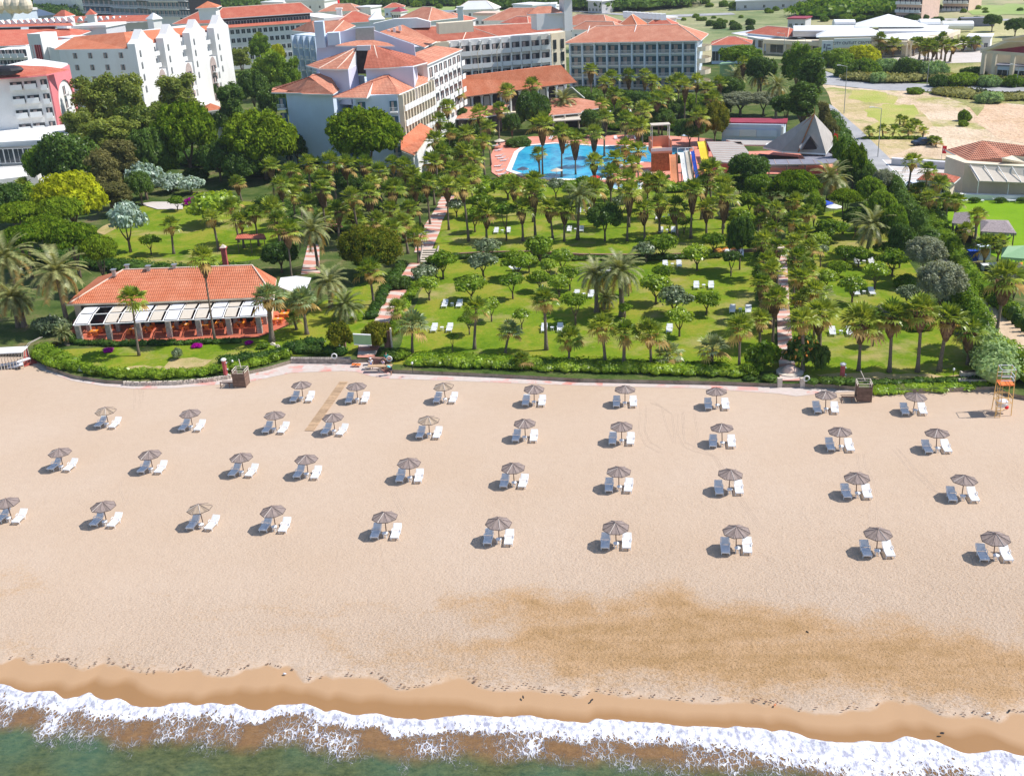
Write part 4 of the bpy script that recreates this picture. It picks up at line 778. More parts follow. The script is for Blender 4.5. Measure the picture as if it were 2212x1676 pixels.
for x,y,w_,h_,k,h,d in [(1270,230,60,40,'darkbig',3,'dark shrub'),(1320,235,60,40,'greenbig',3,'green shrub'),(1370,215,70,40,'darkbig',3,'dark shrub'),(1400,245,60,40,'darkbig',3,'dark shrub'),(1450,235,60,44,'darkbig',3,'dark shrub'),(1490,225,60,44,'greenbig',3,'green shrub'),(1530,235,60,40,'darkbig',3,'dark shrub'),(1240,275,50,34,'greenbig',2.6,'green shrub'),(1400,280,50,30,'darkbig',2.6,'dark shrub'),(1560,225,50,40,'darkbig',3,'dark shrub')]: bigtree(x,y,w_,h_,k,h=h,group=g,desc=d)
g='border bushes of the right lawn'
for x,y,w_,h_,k,h,d in [(1760,480,50,36,'greenbig',2.6,'green bush'),(1700,445,60,40,'darkbig',3,'dark bush'),(1850,470,60,44,'darkbig',3,'dark bush'),(1880,455,50,40,'mixbig',3,'green bush'),(1960,580,50,40,'greenbig',2.6,'green bush'),(1990,665,60,40,'greenbig',2.6,'green bush'),(1910,640,50,30,'tam',2.4,'grey bush'),(1620,430,60,44,'greenbig',3,'green bush'),(1600,400,50,44,'darkbig',3,'dark bush'),(1570,440,40,30,'tam',2.4,'grey bush'),(2060,520,40,60,'greenbig',2.6,'green bush by the path'),(2110,640,40,50,'greenbig',2.6,'green bush by the path')]: bigtree(x,y,w_,h_,k,h=h,group=g,desc=d)
# far trees
g='far trees behind the hotels'
rs_=random.Random(5)
FT=[]
FG=['between high-rise and long hotel','left of the top play park','above the hotel roofs','in the top middle','behind the gabled villa','along the top right of centre','at the top above the outlet','in the upper orchard line','beyond the outlet roof','behind the tall apartments','in the top field','beside the small far shed','left of the outlet roof','in the park behind the left roofs','above the central roof','in the far right field','by the far avenue','at the top near the play park']
for gi_,(x0,x1,y,n_,k,s) in enumerate([(420,560,14,9,'darkbig',22),(700,860,12,8,'darkbig',22),(850,1180,8,14,'greenbig',22),(1000,1180,28,7,'darkbig',20),(1200,1420,8,12,'darkbig',24),(1420,1600,3,9,'greenbig',22),(1480,1610,31,9,'greenbig',13),(1780,1920,30,9,'greenbig',22),(1900,2010,34,7,'darkbig',24),(1600,1760,14,8,'greenbig',14),(2030,2120,36,5,'darkbig',24),(1540,1640,46,6,'darkbig',26),(60,190,28,8,'darkbig',26),(1090,1330,36,4,'darkbig',20),(2020,2200,12,6,'greenbig',16),(1760,1860,8,7,'greenbig',14),(620,700,6,5,'greenbig',18)]):
    for i in range(n_):
        s2=s*rs_.uniform(.7,1.25); bigtree(x0+(x1-x0)*(i+rs_.uniform(-.4,1.2))/n_,y+rs_.uniform(-6,6),s2,s2*rs_.uniform(.6,.9),k,h=2.6,group='far trees '+FG[gi_],desc='dark one' if k=='darkbig' else 'green one')

# ================================================================ BUILDINGS
from mathutils.geometry import tessellate_polygon
WIN={}
def win_mesh(wd,ht,kind):
    k=(round(wd,2),round(ht,2),kind)
    if k in WIN: return WIN[k]
    mb=MB(); a=wd/2
    if kind=='balcony':      # slab, railing and dark door opening behind
        mb.box(-a,a,-.02,.06,.05,ht,1); mb.box(-a*.55,a*.1,-.05,.05,.1,ht-.15,2)
        mb.box(-a,a,-1.3,0,-.22,0,0); mb.box(-a,a,-1.3,-1.24,.92,1.0,0); mb.box(-a,a,-1.3,-1.24,.06,.12,0)
        n=max(4,int(wd/.22))
        for i in range(n+1): x=-a+.03+(wd-.06)*i/n; mb.box(x-.03,x+.03,-1.285,-1.255,.1,.94,0)
    elif kind=='solidbalc':
        mb.box(-a,a,-.02,.06,.05,ht,1); mb.box(-a*.5,a*.1,-.05,.05,.1,ht-.15,2)
        mb.box(-a,a,-1.2,0,-.2,0,0); mb.box(-a,a,-1.2,-1.08,0,1.0,0)
    elif kind=='arch':
        mb.box(-a,a,-.02,.05,0,ht,1); 
        for i in range(6):
            t0=math.pi*i/6; t1=math.pi*(i+1)/6; mb.add([(0,-.02,ht),(a*math.cos(t0),-.02,ht+a*math.sin(t0)),(a*math.cos(t1),-.02,ht+a*math.sin(t1))],[(0,1,2)],1)
        mb.box(-.04,.04,-.06,0,0,ht+a*.8,0)
    else:
        mb.box(-a,a,-.03,.05,0,ht,1); mb.box(-a-.08,a+.08,-.07,.0,-.1,0,0); mb.box(-a-.06,-a,-.06,0,0,ht,0); mb.box(a,a+.06,-.06,0,0,ht,0); mb.box(-a,a,-.06,0,ht,ht+.06,0); mb.box(-.03,.03,-.06,0,0,ht,0)
        if kind=='curt': mb.box(-a,-a*.35,-.045,0,0,ht,2); mb.box(a*.55,a,-.045,0,0,ht,2)
    WIN[k]=mb.mesh('balcony' if 'balc' in kind else 'window',['trim','glassb' if kind=='balcony' else 'glass','curtain']); return WIN[k]
def facade(T,A,B,z0,nx,nz,dz,wd,ht,kind='win',fins=0,margin=0,finmat='trim',skip=(),sill=.9,zstep_x=0,nm=None):
    """bays along the wall from A to B (world xy); outward side is to the right of A->B seen from above reversed to face the camera"""
    A=np.array(A);B=np.array(B); d=B-A; L=np.linalg.norm(d); d=d/L; rz=math.atan2(d[1],d[0]); nrm=np.array([d[1],-d[0]])
    bw=(L-2*margin)/nx; nm=nm or ('balcony' if 'balc' in kind else 'window')
    for k in range(nz):
        for i in range(nx):
            if (i,k) in skip: continue
            p=A+d*(margin+bw*(i+.5))+nrm*.03
            z=z0+dz*k+(0 if 'balc' in kind else sill)
            put(nm,win_mesh(min(wd,bw-.25),ht,kind),T.o,(p[0]-T.loc[0],p[1]-T.loc[1],z-T.loc[2]),rz)
    if fins:
        mb=MB(); mb.box(-.22,.22,-fins,.05,0,dz*nz+.3); me=mb.mesh('column',[finmat])
        for i in range(nx+1):
            p=A+d*(margin+bw*i); put('column',me,T.o,(p[0]-T.loc[0],p[1]-T.loc[1],z0-.2-T.loc[2]),rz)
def hiproof(T,c,z,h,over=.9,mat='tile',inset=None,name='roof',ridge=True):
    """c: four eave corners (front left, front right, back right, back left)"""
    c=[np.array(p[:2],float) for p in c]; m=sum(c)/4; c=[p+(p-m)/np.linalg.norm(p-m)*over*1.4 for p in c]
    wd=np.linalg.norm(c[1]-c[0]); dp=np.linalg.norm(c[3]-c[0]); mb=MB()
    if wd>=dp:
        t=(inset if inset is not None else dp/2)/wd; fl=(c[0]+c[3])/2; fr=(c[1]+c[2])/2; r0=fl+(fr-fl)*t; r1=fr-(fr-fl)*t
        fs=[(0,1,5,4),(1,2,5),(2,3,4,5),(3,0,4)]
    else:
        t=(inset if inset is not None else wd/2)/dp; fl=(c[0]+c[1])/2; fr=(c[3]+c[2])/2; r0=fl+(fr-fl)*t; r1=fr-(fr-fl)*t
        fs=[(0,1,4),(1,2,5,4),(2,3,5),(3,0,4,5)]
    V=[(*p,z) for p in c]+[(*r0,z+h),(*r1,z+h)]
    mb.add(V,fs); mb.add([(*p,z) for p in c]+[(*p,z-.28) for p in c],[(0,4,5,1),(1,5,6,2),(2,6,7,3),(3,7,4,0),(4,7,6,5)],1)
    o=T.part(name,mb,[mat,'trim'])
    if ridge:
        r=MB(); r.bar(V[4],V[5],.14,5)
        for a,b in ((0,4),(3,4 if wd>=dp else 5),(1,5 if wd>=dp else 4),(2,5)): r.bar(V[a],V[b],.13,5)
        T.part('ridge_tiles',r,'ridge',parent=None)
    return o
def poly3(T,name,pts,faces,mats_,th=.25):
    """roof or wall planes from surveyed points (x,y,z in photo units + level)"""
    V=[(*G(x,y,z),z) for x,y,z in pts]; mb=MB(); ff=[]
    ed={}
    for f in faces:
        for t in tessellate_polygon([[Vector(V[i]) for i in f]]):
            t=[f[i] for i in t]; a,b,c=(Vector(V[i]) for i in t); ff.append(tuple(t) if (b-a).cross(c-a).z>0 else tuple(t[::-1]))
    faces=ff; mb.add(V,faces)
    n=len(V); mb.add([(a,b,c-th) for a,b,c in V],[f[::-1] for f in faces],min(1,len(mats_)-1))
    for f in faces:
        for i in range(len(f)):
            e_=(f[i],f[(i+1)%len(f)]); ed[e_]=1
    for (a,b) in list(ed):
        if (b,a) not in ed: mb.add([V[a],V[b],(V[b][0],V[b][1],V[b][2]-th),(V[a][0],V[a][1],V[a][2]-th)],[(0,3,2,1)],min(1,len(mats_)-1))
    return T.part(name,mb,mats_)
def RP(x,y,Y):
    d=(x-1106)*_r-(y-838)*_u+FV*_f; return (x,y,CH+Y/d[1]*d[2])
def FP(x,y,A,B):
    d=(x-1106)*_r-(y-838)*_u+FV*_f; e=np.array(B)-np.array(A); n=np.array([-e[1],e[0]]); t=(n@np.array(A))/(n@d[:2]); return (x,y,CH+t*d[2])
def YY(x,y,z): return G(x,y,z)[1]
def vplane(T,name,pts,Y,th,mat):
    V=[]
    for x,y in pts:
        _,_,z_=RP(x,y,Y); X_=G(x,y,z_)[0]; V.append((X_,z_))
    n=len(V); a=sum(V[i][0]*V[(i+1)%n][1]-V[(i+1)%n][0]*V[i][1] for i in range(n))
    if a<0: V=V[::-1]
    mb=MB(); mb.add([(x,Y,z) for x,z in V]+[(x,Y+th,z) for x,z in V],[tuple(range(n)),tuple(range(2*n-1,n-1,-1))]+[(i,n+i,n+(i+1)%n,(i+1)%n) for i in range(n)]); return T.part(name,mb,mat)
def ridges(T,pts,edges,r=.13,m='ridge'):
    V=[(*G(x,y,z),z+.03) for x,y,z in pts]; mb=MB()
    for a,b in edges: mb.bar(V[a],V[b],r,5)
    T.part('ridge_tiles',mb,m)
def rect(A,B,dep):
    A=np.array(A);B=np.array(B); d=(B-A)/np.linalg.norm(B-A); n=np.array([-d[1],d[0]])*dep; return [A,B,B+n,A+n]
def body(T,c,z1,mat='wall',z0=None,name='wall'):
    mb=MB(); mb.prism([tuple(p[:2]) for p in c],(GZ-.3) if z0 is None else z0,z1); return T.part(name,mb,mat)
BT={}
def house(pxL,pxR,eh,dep,roofh,label,cat='house',mat='wall',roof='tile',nx=4,nz=1,kind='win',group=None,name='house',over=.6,wd=1.1,ht=1.3,flat=False,fins=0,side=0,finmat='trim',dz=None,sill=.9,name2=None,base=False):
    z=GZ+eh; zr_=GZ if base else z; A=G(*pxL,zr_); B=G(*pxR,zr_); c=rect(A,B,dep)
    T=Thing(name,label,cat,((A[0]+B[0])/2,(A[1]+B[1])/2,GZ),group)
    body(T,c,z-.02,mat)
    if nx: facade(T,A,B,GZ+.1,nx,nz,dz or eh/nz,wd,ht,kind,fins,sill=sill,finmat=finmat)
    if side: facade(T,c[1],c[2],GZ+.1,side,nz,dz or eh/nz,wd,ht,'win' if 'balc' in kind else kind,sill=sill)
    if flat:
        mb=MB(); cc=[np.array(p) for p in c]; m=sum(cc)/4; cc=[p+(p-m)/np.linalg.norm(p-m)*over for p in cc]; mb.prism([tuple(p) for p in cc],z,z+roofh); T.part('roof',mb,roof)
    else: hiproof(T,c,z,roofh,over,roof,ridge=dep>6)
    return T,c,z
# ---------------- the long blue-shaded wing
z=14.4; A=G(1230,93,z); B=G(1503,88,z); d=(np.array(B)-A)/np.linalg.norm(np.array(B)-A); nn=np.array([-d[1],d[0]])
T=Thing('hotel_wing','long five-storey hotel wing with rows of white balconies in blue shade','hotel wing',((A[0]+B[0])/2,(A[1]+B[1])/2,GZ))
A2=np.array(A)+nn*1.5; B2=np.array(B)+nn*1.5; c=rect(A2,B2,13); body(T,c,z,'blue_shade_tint')
facade(T,A2,B2,z-.2-3.15*4,10,4,3.15,3.15,2.3,'balcony',fins=1.5,finmat='blue_shade_tint')
hiproof(T,rect(A,B,15.5),z,3.6,1.1,'tilepink',7.5)
ch=MB(); 
for sx in(.12,.5): p=A+(np.array(B)-A)*sx; ch.bar((*(p+nn*2.5),z+1),(*(p+nn*7.4),z+3.7),.12,5)
T.part('mortar_line',ch,'trim')
# curved end balconies
for k in range(4):
    mb=MB(); q=[]; cpt=B2+d*0+nn*4
    for i in range(9):
        a=math.atan2(d[1],d[0])+R(-95+22*i); q.append((cpt[0]+3.6*math.cos(a),cpt[1]+4.2*math.sin(a)))
    zz=z-2.9-3.15*k; mb.prism(q,zz-.25,zz); 
    for i in range(8):
        (x1,y1),(x2,y2)=q[i],q[i+1]; mb.add([(x1,y1,zz),(x2,y2,zz),(x2,y2,zz+1),(x1,y1,zz+1)],[(0,1,2,3)]); 
    T.part('round_balcony',mb,'cream')
# ---------------- central block
z=19.2; A=G(955,92,z); B=G(1192,73,z); c=rect(A,B,15); d=(c[1]-c[0])/np.linalg.norm(c[1]-c[0]); nn=np.array([-d[1],d[0]])
T=Thing('hotel_block','tall central hotel block with ten balcony bays and brown-red hipped roof','hotel block',((A[0]+B[0])/2,(A[1]+B[1])/2,GZ))
c2=[c[0]+nn*1.2,c[1]+nn*1.2,c[2],c[3]]; body(T,c2,z,'wall')
M0=c2[0]+d*2.2; facade(T,M0,c2[1]-d*.4,z-.5-3.3*5,10,5,3.3,2.5,2.3,'solidbalc',fins=.9,finmat='trim')
mb=MB(); mb.prism([tuple(c[0]-d*2.5+nn*.3),tuple(c[0]+d*1.8+nn*.3),tuple(c[0]+d*1.8+nn*5),tuple(c[0]-d*2.5+nn*5)],GZ,z); T.part('corner_pier',mb,'cream')
mb=MB(); mb.prism([tuple(c[1]+d*.2+nn*1),tuple(c[1]+d*4.6+nn*2.4),tuple(c[1]+d*4.6+nn*9),tuple(c[1]+d*.2+nn*9)],GZ,z-.1); T.part('stair_tower',mb,'cream')
mb=MB()
for sx in(1.0,3.4): 
    p=c[1]+d*(.2+sx)+nn*(1.4+.3*sx)
    for k in range(3): mb.obox((p[0],p[1]-.4,z-3-3.3*k),.9,.6,2.4,math.atan2(d[1],d[0]))
T.part('stair_window',mb,'glass')
rp=[(942,90,z),(1237,66,z),(1228,44,z+1),(870,54,z+4.6),(1040,57,z+4.4),(1150,47,z+4.6),(1092,49,z+4.5),(1000,86,z+.05),(1055,80,z+.05),(930,35,z)]
yc=lambda x,y: YY(x,y,z)
r1=RP(1205,48,yc(1205,68)+8); r2=RP(1012,58,yc(1012,85)+8); r3=RP(880,58,yc(944,90)+9)
poly3(T,'roof',[(942,91,z),(1000,86,z),(1110,75.5,z),(1239,64,z),r1,r2,r3],[(0,1,5,6),(1,2,5),(2,3,4,5)],['tilebrown','trim'])
ridges(T,[(1000,86,z),r2,(1075,79,z),r1,(1239,64,z),r3],[(0,1),(2,1),(1,3),(3,4),(1,5)])
mb=MB(); p=np.array(G(1185,50,z+3)); mb.obox((p[0],p[1],z+3.6),8,5,4,math.atan2(d[1],d[0])); mb.obox((p[0]+4.6,p[1],z+5),2.2,4,8,math.atan2(d[1],d[0])); mb.obox((p[0]+4.6,p[1],z+9.2),3.4,5,.5,math.atan2(d[1],d[0])); T.part('roof_tower',mb,'wall')
Tq=Thing('roof_pavilion','small red-roofed plant room on the central hotel roof','roof pavilion',(p[0]-1,p[1],z+5)); hiproof(Tq,[(p[0]-5,p[1]-2.5),(p[0]+3,p[1]-2.5),(p[0]+3,p[1]+2.5),(p[0]-5,p[1]+2.5)],z+5.6,1.6,.5,'tilepink',ridge=False)
mb=MB(); mb.obox((p[0]-1,p[1],z+5.4),5,3,.6); Tq.part('wall',mb,'wall')
mb=MB(); p=np.array(G(1008,58,z+4)); mb.obox((p[0]-3,p[1],z+4),9,3,2.6,math.atan2(d[1],d[0])); T.part('parapet_box',mb,'cream')
for x in(1.2,2.2,3.2,7.0):
    p=c2[0]+d*(3+x*2.4)-nn*1.3
mb=MB()
for x in (.115,.30,.475):
    p=np.array(A)+(np.array(B)-A)*x-nn*1.25; q_=p-nn*.2; mb.bar((p[0],p[1],z-3.2),(q_[0]+d[0]*1.2-nn[0]*.5,q_[1]+d[1]*1.2,z-.2),.10,5); mb.bar((p[0],p[1],z-16),(p[0],p[1],z-3.2),.10,5)
T.part('roof_brace',mb,'cream')
# hotel restaurant in front of it: bright orange roof
z=8.2; c0=G(975,212,z); c1=G(1244,180,z)
T=Thing('hotel_restaurant','low hotel restaurant under a long bright orange tiled roof','restaurant',(*c0,GZ))
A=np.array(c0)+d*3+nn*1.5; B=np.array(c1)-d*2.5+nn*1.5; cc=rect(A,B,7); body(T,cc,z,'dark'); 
poly3(T,'roof',[(1000,210,z),(1246,178,z),(1180,143,z+4.6),(955,170,z+4.6),(945,200,z),(1212,141,z+4.5)],[(0,1,5,2,3),(0,3,4)],['tile','wood'])
for i in range(12):
    mb=MB(); p=A+(B-A)*i/11-nn*.3; mb.bar((p[0],p[1],GZ),(p[0],p[1],z-.4),.28,8); mb.bar((p[0],p[1],z-1),(p[0],p[1],z-.3),.28,8,r2=.55); T.part('column',mb,'trim')
mb=MB()
for i in range(11):
    if i%2==0: p=A+(B-A)*(i+.5)/11-nn*.05; mb.obox((p[0],p[1],z-2),1.6,.15,2.6,math.atan2(d[1],d[0]))
T.part('curtain',mb,'tan' if False else 'canvas')
mb=MB(); q0=A-nn*2; q1=B-nn*2; mb.prism([tuple(q0),tuple(q1),tuple(B),tuple(A)],GZ,GZ+2.4); T.part('terrace_wall',mb,'cream')
# lower pink-roofed pavilions in front
T=Thing('terrace_pavilion','low pavilion with faded pink roof among the palms below the hotel restaurant','pavilion',(*G(1060,228,4.5),GZ))
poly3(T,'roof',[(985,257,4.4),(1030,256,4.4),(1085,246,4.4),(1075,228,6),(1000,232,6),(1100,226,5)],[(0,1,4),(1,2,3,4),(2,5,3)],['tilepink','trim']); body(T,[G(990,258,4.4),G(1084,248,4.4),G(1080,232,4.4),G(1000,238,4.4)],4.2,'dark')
T=Thing('terrace_pavilion','open-sided pavilion with faded roof and white beams by the pool','pavilion',(*G(1260,250,4.5),GZ))
poly3(T,'roof',[(1185,250,4.6),(1255,244,4.6),(1258,240,4.6),(1303,232,4.8),(1300,222,5.4),(1250,212,6.4),(1190,214,6.4)],[(0,1,2,5,6),(2,3,4,5)],['tilepink','trim'])
mb=MB()
for x,y in [(1195,252),(1220,250),(1250,246),(1298,234)]:
    X_,Y_=G(x,y,4.5); mb.bar((X_,Y_+.5,GZ),(X_,Y_+.5,4.5),.2,6)
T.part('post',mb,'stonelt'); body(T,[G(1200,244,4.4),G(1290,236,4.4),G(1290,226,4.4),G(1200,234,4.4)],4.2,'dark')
poly3(T,'awning',[(1195,262,3.6),(1262,258,3.6),(1262,248,3.9),(1196,252,3.9)],[(0,1,2,3)],['canvas'])
poly3(T,'terrace_roof',[(1303,244,3.4),(1365,243,3.4),(1362,236,3.6),(1303,234,3.6)],[(0,1,2,3)],['sheet'])
T=Thing('curved_glass_roof','pale curved glazed stair roof beside the hotel restaurant','glass roof',(*G(1240,200,5),GZ)); poly3(T,'roof',[(1203,200,6.5),(1235,190,7.5),(1262,213,3.5),(1240,216,3.5),(1205,210,4)],[(0,1,2,3,4)],['metal'])
mb=MB()
for t_ in (0,.33,.66,1):
    a=G(1235+27*t_*1.0,190+23*t_,7.5-4*t_); b=G(1205+35*t_,203+13*t_,6-2.5*t_); mb.bar((*a,7.6-4*t_),(*b,6.1-2.5*t_),.12,5)
mb.bar((*G(1235,190,7.5),7.6),(*G(1262,213,3.5),3.6),.18,5); mb.bar((*G(1203,200,6.5),6.6),(*G(1240,216,3.5),3.6),.18,5)
T.part('frame',mb,'trim')
# ---------------- front left wing (blue-shaded end, lit balcony side)
z=16.2; F0=G(617,199,z); F1=G(858,204,z); Bk=G(948,104,19.2)
F0=np.array(F0);F1=np.array(F1)
T=Thing('hotel_wing','front left hotel wing with pavilion roofs, blue-shaded end wall and lit balcony side','hotel wing',((F0[0]+F1[0])/2,F0[1],GZ))
Bm=np.array(G(925,172,z)); Bk=np.array(G(948,150,z)); Bf=np.array(G(665,172,z))
mid1=np.array(G(716,204,z)); mid2=np.array(G(768,208,z)); notch=np.array(G(740,190,z))
body(T,[F0,mid1+(0,1.5),notch,Bm+np.array([-14,10]),Bf],z,'blue_shade_tint',name='wall')
body(T,[mid2+(0,.5),F1,Bm,Bm+np.array([-13,9]),notch+(1,2)],z-.05,'blue_shade_tint',name='wall')
# lit right-hand side balconies
sd_=np.array(G(930,176,z)); e2=np.array(G(950,120,z+3)); 
facade(T,F1+np.array([.2,.6]),Bm+np.array([.3,0]),z-.3-3.1*5,11,5,3.1,2.0,2.2,'solidbalc',fins=1.0,finmat='cream')
dd=(Bm-F1)/np.linalg.norm(Bm-F1); B4=Bm+dd*26
body(T,[Bm+(-1,.5),Bm+(0,.5),B4,B4+np.array([-9,3]),Bm+np.array([-11,6])],z+3.1,'wall',name='wall')
facade(T,Bm+np.array([.1,1]),B4,z-3.1*3,7,4,3.1,2.4,2.2,'solidbalc',fins=0); hiproof(T,[Bm+(-10,3),Bm+(0,.5),B4,B4+np.array([-9,3])],z+3.3,1.5,.8,'tilepink',ridge=False)
facade(T,F1+np.array([-1.9,-.05]),F1+np.array([0,-.05]),z-.3-3.1*5,1,5,3.1,1.5,2.1,'balcony')
facade(T,F0+np.array([-1.9,.4]),F0+np.array([-.1,0]),z-.3-3.1*5,1,5,3.1,1.8,2.1,'balcony')
facade(T,mid2+np.array([.1,.3]),mid2+np.array([2.0,.2]),z-.3-3.1*5,1,5,3.1,1.5,2.1,'balcony')
# pavilion roofs
za=z; Yf=YY(720,204,za); Yg=YY(800,208,za)
a1,a2,a3,a4=RP(716,168,Yf+7),RP(699,158,Yf+9),RP(674,161,Yf+8),RP(668,167,Yf+6)
poly3(T,'roof',[(586,200,za),(648,201,za),(655,203,za),(720,204,za),(757,180,za),a1,a2,a3,a4,(589,190,za)],[(0,1,8,9),(1,2,3,8),(3,4,5,8),(5,6,7,8)],['tilepink','trim'])
ridges(T,[a4,(716,203,za),(586,198,za),a2],[(0,1),(0,2),(0,3)],.1,'tilebrown')
b1,b2,b3=RP(848,153,Yg+12),RP(838,166,Yg+8),RP(806,176,Yg+5)
poly3(T,'roof',[(718,211,za),(792,212,za),(800,205,za),(862,204,za),(924,178,za),(925,160,za+.5),b1,b2,b3],[(0,1,8),(1,2,3,7,8),(3,4,7),(4,5,6,7),(0,8,7,6)],['tilepink','trim'])
ridges(T,[b3,(790,211,za),b2,(862,203,za),(718,210,za),b1],[(0,1),(2,3),(0,4),(0,2),(2,5)],.1,'tilebrown')
# upper pavilion roofs
zb=z+4.4; Yc=YY(728,150,zb)
body(T,[G(690,150,zb-.2),G(752,152,zb-.2),G(772,140,zb),G(700,138,zb)],zb-.1,'walllilac',name='upper_wall',z0=z-3)
body(T,[G(790,150,zb-.2),G(892,146,zb-.2),G(900,136,zb-.2),G(800,134,zb)],zb-.1,'walllilac',name='upper_wall',z0=z-3)
c1_,c2_=RP(772,103,Yc+7),RP(764,106,Yc+7)
poly3(T,'roof',[(660,141,zb),(689,149,zb),(728,150.5,zb),(752,150,zb),c1_,c2_],[(0,1,5),(1,2,5),(2,3,4,5)],['tilepink','trim'])
d1,d2,d3=RP(896,121,Yc+11),RP(808,99,Yc+7.5),RP(797,101,Yc+7)
poly3(T,'roof',[(786,149,zb),(820,148,zb),(892,143,zb),(923,135,zb),d1,d2,d3],[(0,1,5,6),(1,2,5),(2,3,4,5)],['tilebrown','trim'])
ridges(T,[c2_,(689,149,zb),c1_,(728,150,zb),d2,(821,147,zb)],[(0,1),(2,3),(4,5)],.14)
poly3(T,'roof',[RP(724,99,Yc+8),RP(770,100,Yc+7.6),RP(808,99.5,Yc+7.6),RP(853,100,Yc+8),RP(838,93,Yc+10),RP(807,87,Yc+11),RP(771,88,Yc+11),RP(744,93,Yc+10)],[(0,1,6,7),(1,2,5,6),(2,3,4,5)],['tilepink','trim'])
vplane(T,'metal_box',[(768,88),(809,87),(807,60),(768,62)],Yc+11.2,3,'metal')
vplane(T,'stepped_gable',[(684,160),(684,75),(712,75),(768,62),(770,130)],Yc+12,.6,'walllilac')
vplane(T,'stepped_gable',[(806,66),(856,84),(894,97),(900,135),(806,130)],Yc+12,.6,'walllilac')
vplane(T,'glazed_link',[(768,104),(800,101),(800,160),(768,160)],Yc+6,1,'dark')
vplane(T,'link_band',[(770,100),(800,99),(800,110),(770,110)],Yc+5.5,1,'wallgrey')
poly3(T,'lit_wall',[RP(752,152,Yc+.5),RP(772,104,Yc+6.8),RP(774,150,Yc+6.8),RP(756,172,Yc+.5)],[(0,1,2,3)],['wall'])
q_=RP(692,75,Yc+11); p=G(*q_); mb=MB(); mb.obox((p[0],p[1],q_[2]),2.0,2.0,5.5,0); mb.obox((p[0]+2.9,p[1],q_[2]-1),2.6,2.2,2.6,0); T.part('chimney',mb,'blue_shade_tint')
mb=MB(); zt=z+1.2; 
q=[G(752+32*math.cos(a),172-13*math.sin(a)*1.0,zt) for a in [math.pi*k/8 for k in range(9)]]
mb.prism([(G(752,172,zt)[0]+3.6*math.cos(math.pi*k/8),G(752,172,zt)[1]+2*math.sin(math.pi*k/8)) for k in range(9)],z-.5,z+1.8); T.part('glazed_canopy',mb,'metal')
# curved balcony and white awning between the two front pavilions
zc=z-6; ctr=np.array(G(735,246,zc)); mb=MB(); q=[tuple(ctr+np.array([4.6*math.cos(R(180+20*k)),1.5+4.6*math.sin(R(180+20*k))])) for k in range(9)]
mb.prism(q+[tuple(ctr+(4.6,4)),tuple(ctr+(-4.6,4))],zc-.3,zc)
for k in range(8):
    (x1,y1),(x2,y2)=q[k],q[k+1]; mb.add([(x1,y1,zc-.6),(x2,y2,zc-.6),(x2,y2,zc+1),(x1,y1,zc+1)],[(0,1,2,3)])
T.part('curved_terrace',mb,'blue_shade_tint')
poly3(T,'awning',[(708,237,z-3.5),(752,215,z-2.4),(743,212,z-1.6),(709,222,z-2.2)],[(0,1,2,3)],['sheet'],.15)
# low orange roof at the foot of the balcony side
T=Thing('lean_to_roof','small lean-to building with an orange roof at the foot of the hotel wing','lean-to',(*G(900,320,3),GZ))
la=FP(866,301,F1+(1.3,0),Bm+(1.3,0)); lb=FP(908,266,F1+(1.3,0),Bm+(1.3,0)); zl=la[2]-1.5; poly3(T,'roof',[la,(866,324,zl),(895,336,zl),(936,280,lb[2]-1.5),lb],[(0,1,2,3,4)],['tile','cream'])
q=[np.array(G(x,y,zz)) for x,y,zz in ((868,326,zl),(893,336,zl),(934,282,lb[2]-1.5),lb)]; body(T,q,min(zl,lb[2]-1.5)-.2,'wall')
# ---------------- left rear wing
z=18; A=G(636,75,z); B=G(686,79,z)
T=Thing('hotel_wing','narrow rear hotel wing with blue-shaded balconies left of the stepped gable','hotel wing',(*A,GZ)); c=rect(A,B,12); body(T,c,z,'blue_shade_tint'); facade(T,np.array(A)+(0,-.1),np.array(B)+(0,-.1),z-.3-3.3*5,4,5,3.3,1.5,2.2,'balcony',fins=1.2,finmat='blue_shade_tint')
poly3(T,'roof',[(630,66,z),(680,72,z),(716,73,z),(732,72,z),RP(768,56,YY(732,72,z)+8),RP(743,45,YY(732,72,z)+8),RP(673,46,YY(681,72,z)+7)],[(0,1,6),(1,2,5,6),(2,3,4,5)],['tilepink','trim']); ridges(T,[RP(743,45,YY(732,72,z)+8),(716,73,z)],[(0,1)])
T=Thing('hotel_rear_roof','sloping faded pink roof with small vents joining the gable to the central block','hotel roof',(*G(880,80,19),GZ)); z=19.4
yq=YY(917,103,z); poly3(T,'roof',[RP(820,69,yq+13),RP(870,54,yq+17),(943,90,z),(917,103,z)],[(0,3,2,1)],['tilepink','trim']); body(T,[G(850,95,z-1),G(915,104,z-1),G(940,92,z-1),G(880,70,z-1)],z-1.2,'walllilac')
mb=MB()
for x,y in [(840,70),(852,66),(864,62)]: mb=MB(); w_=RP(x,y,yq+14); X_,Y_=G(*w_); mb.obox((X_,Y_,w_[2]),.7,.7,1.2); T.part('vent',mb,'trim')
vplane(T,'canopy_wall',[(790,68),(806,52),(850,42),(900,40),(930,48),(930,60),(860,62),(822,80)],yq+22,2,'wall')
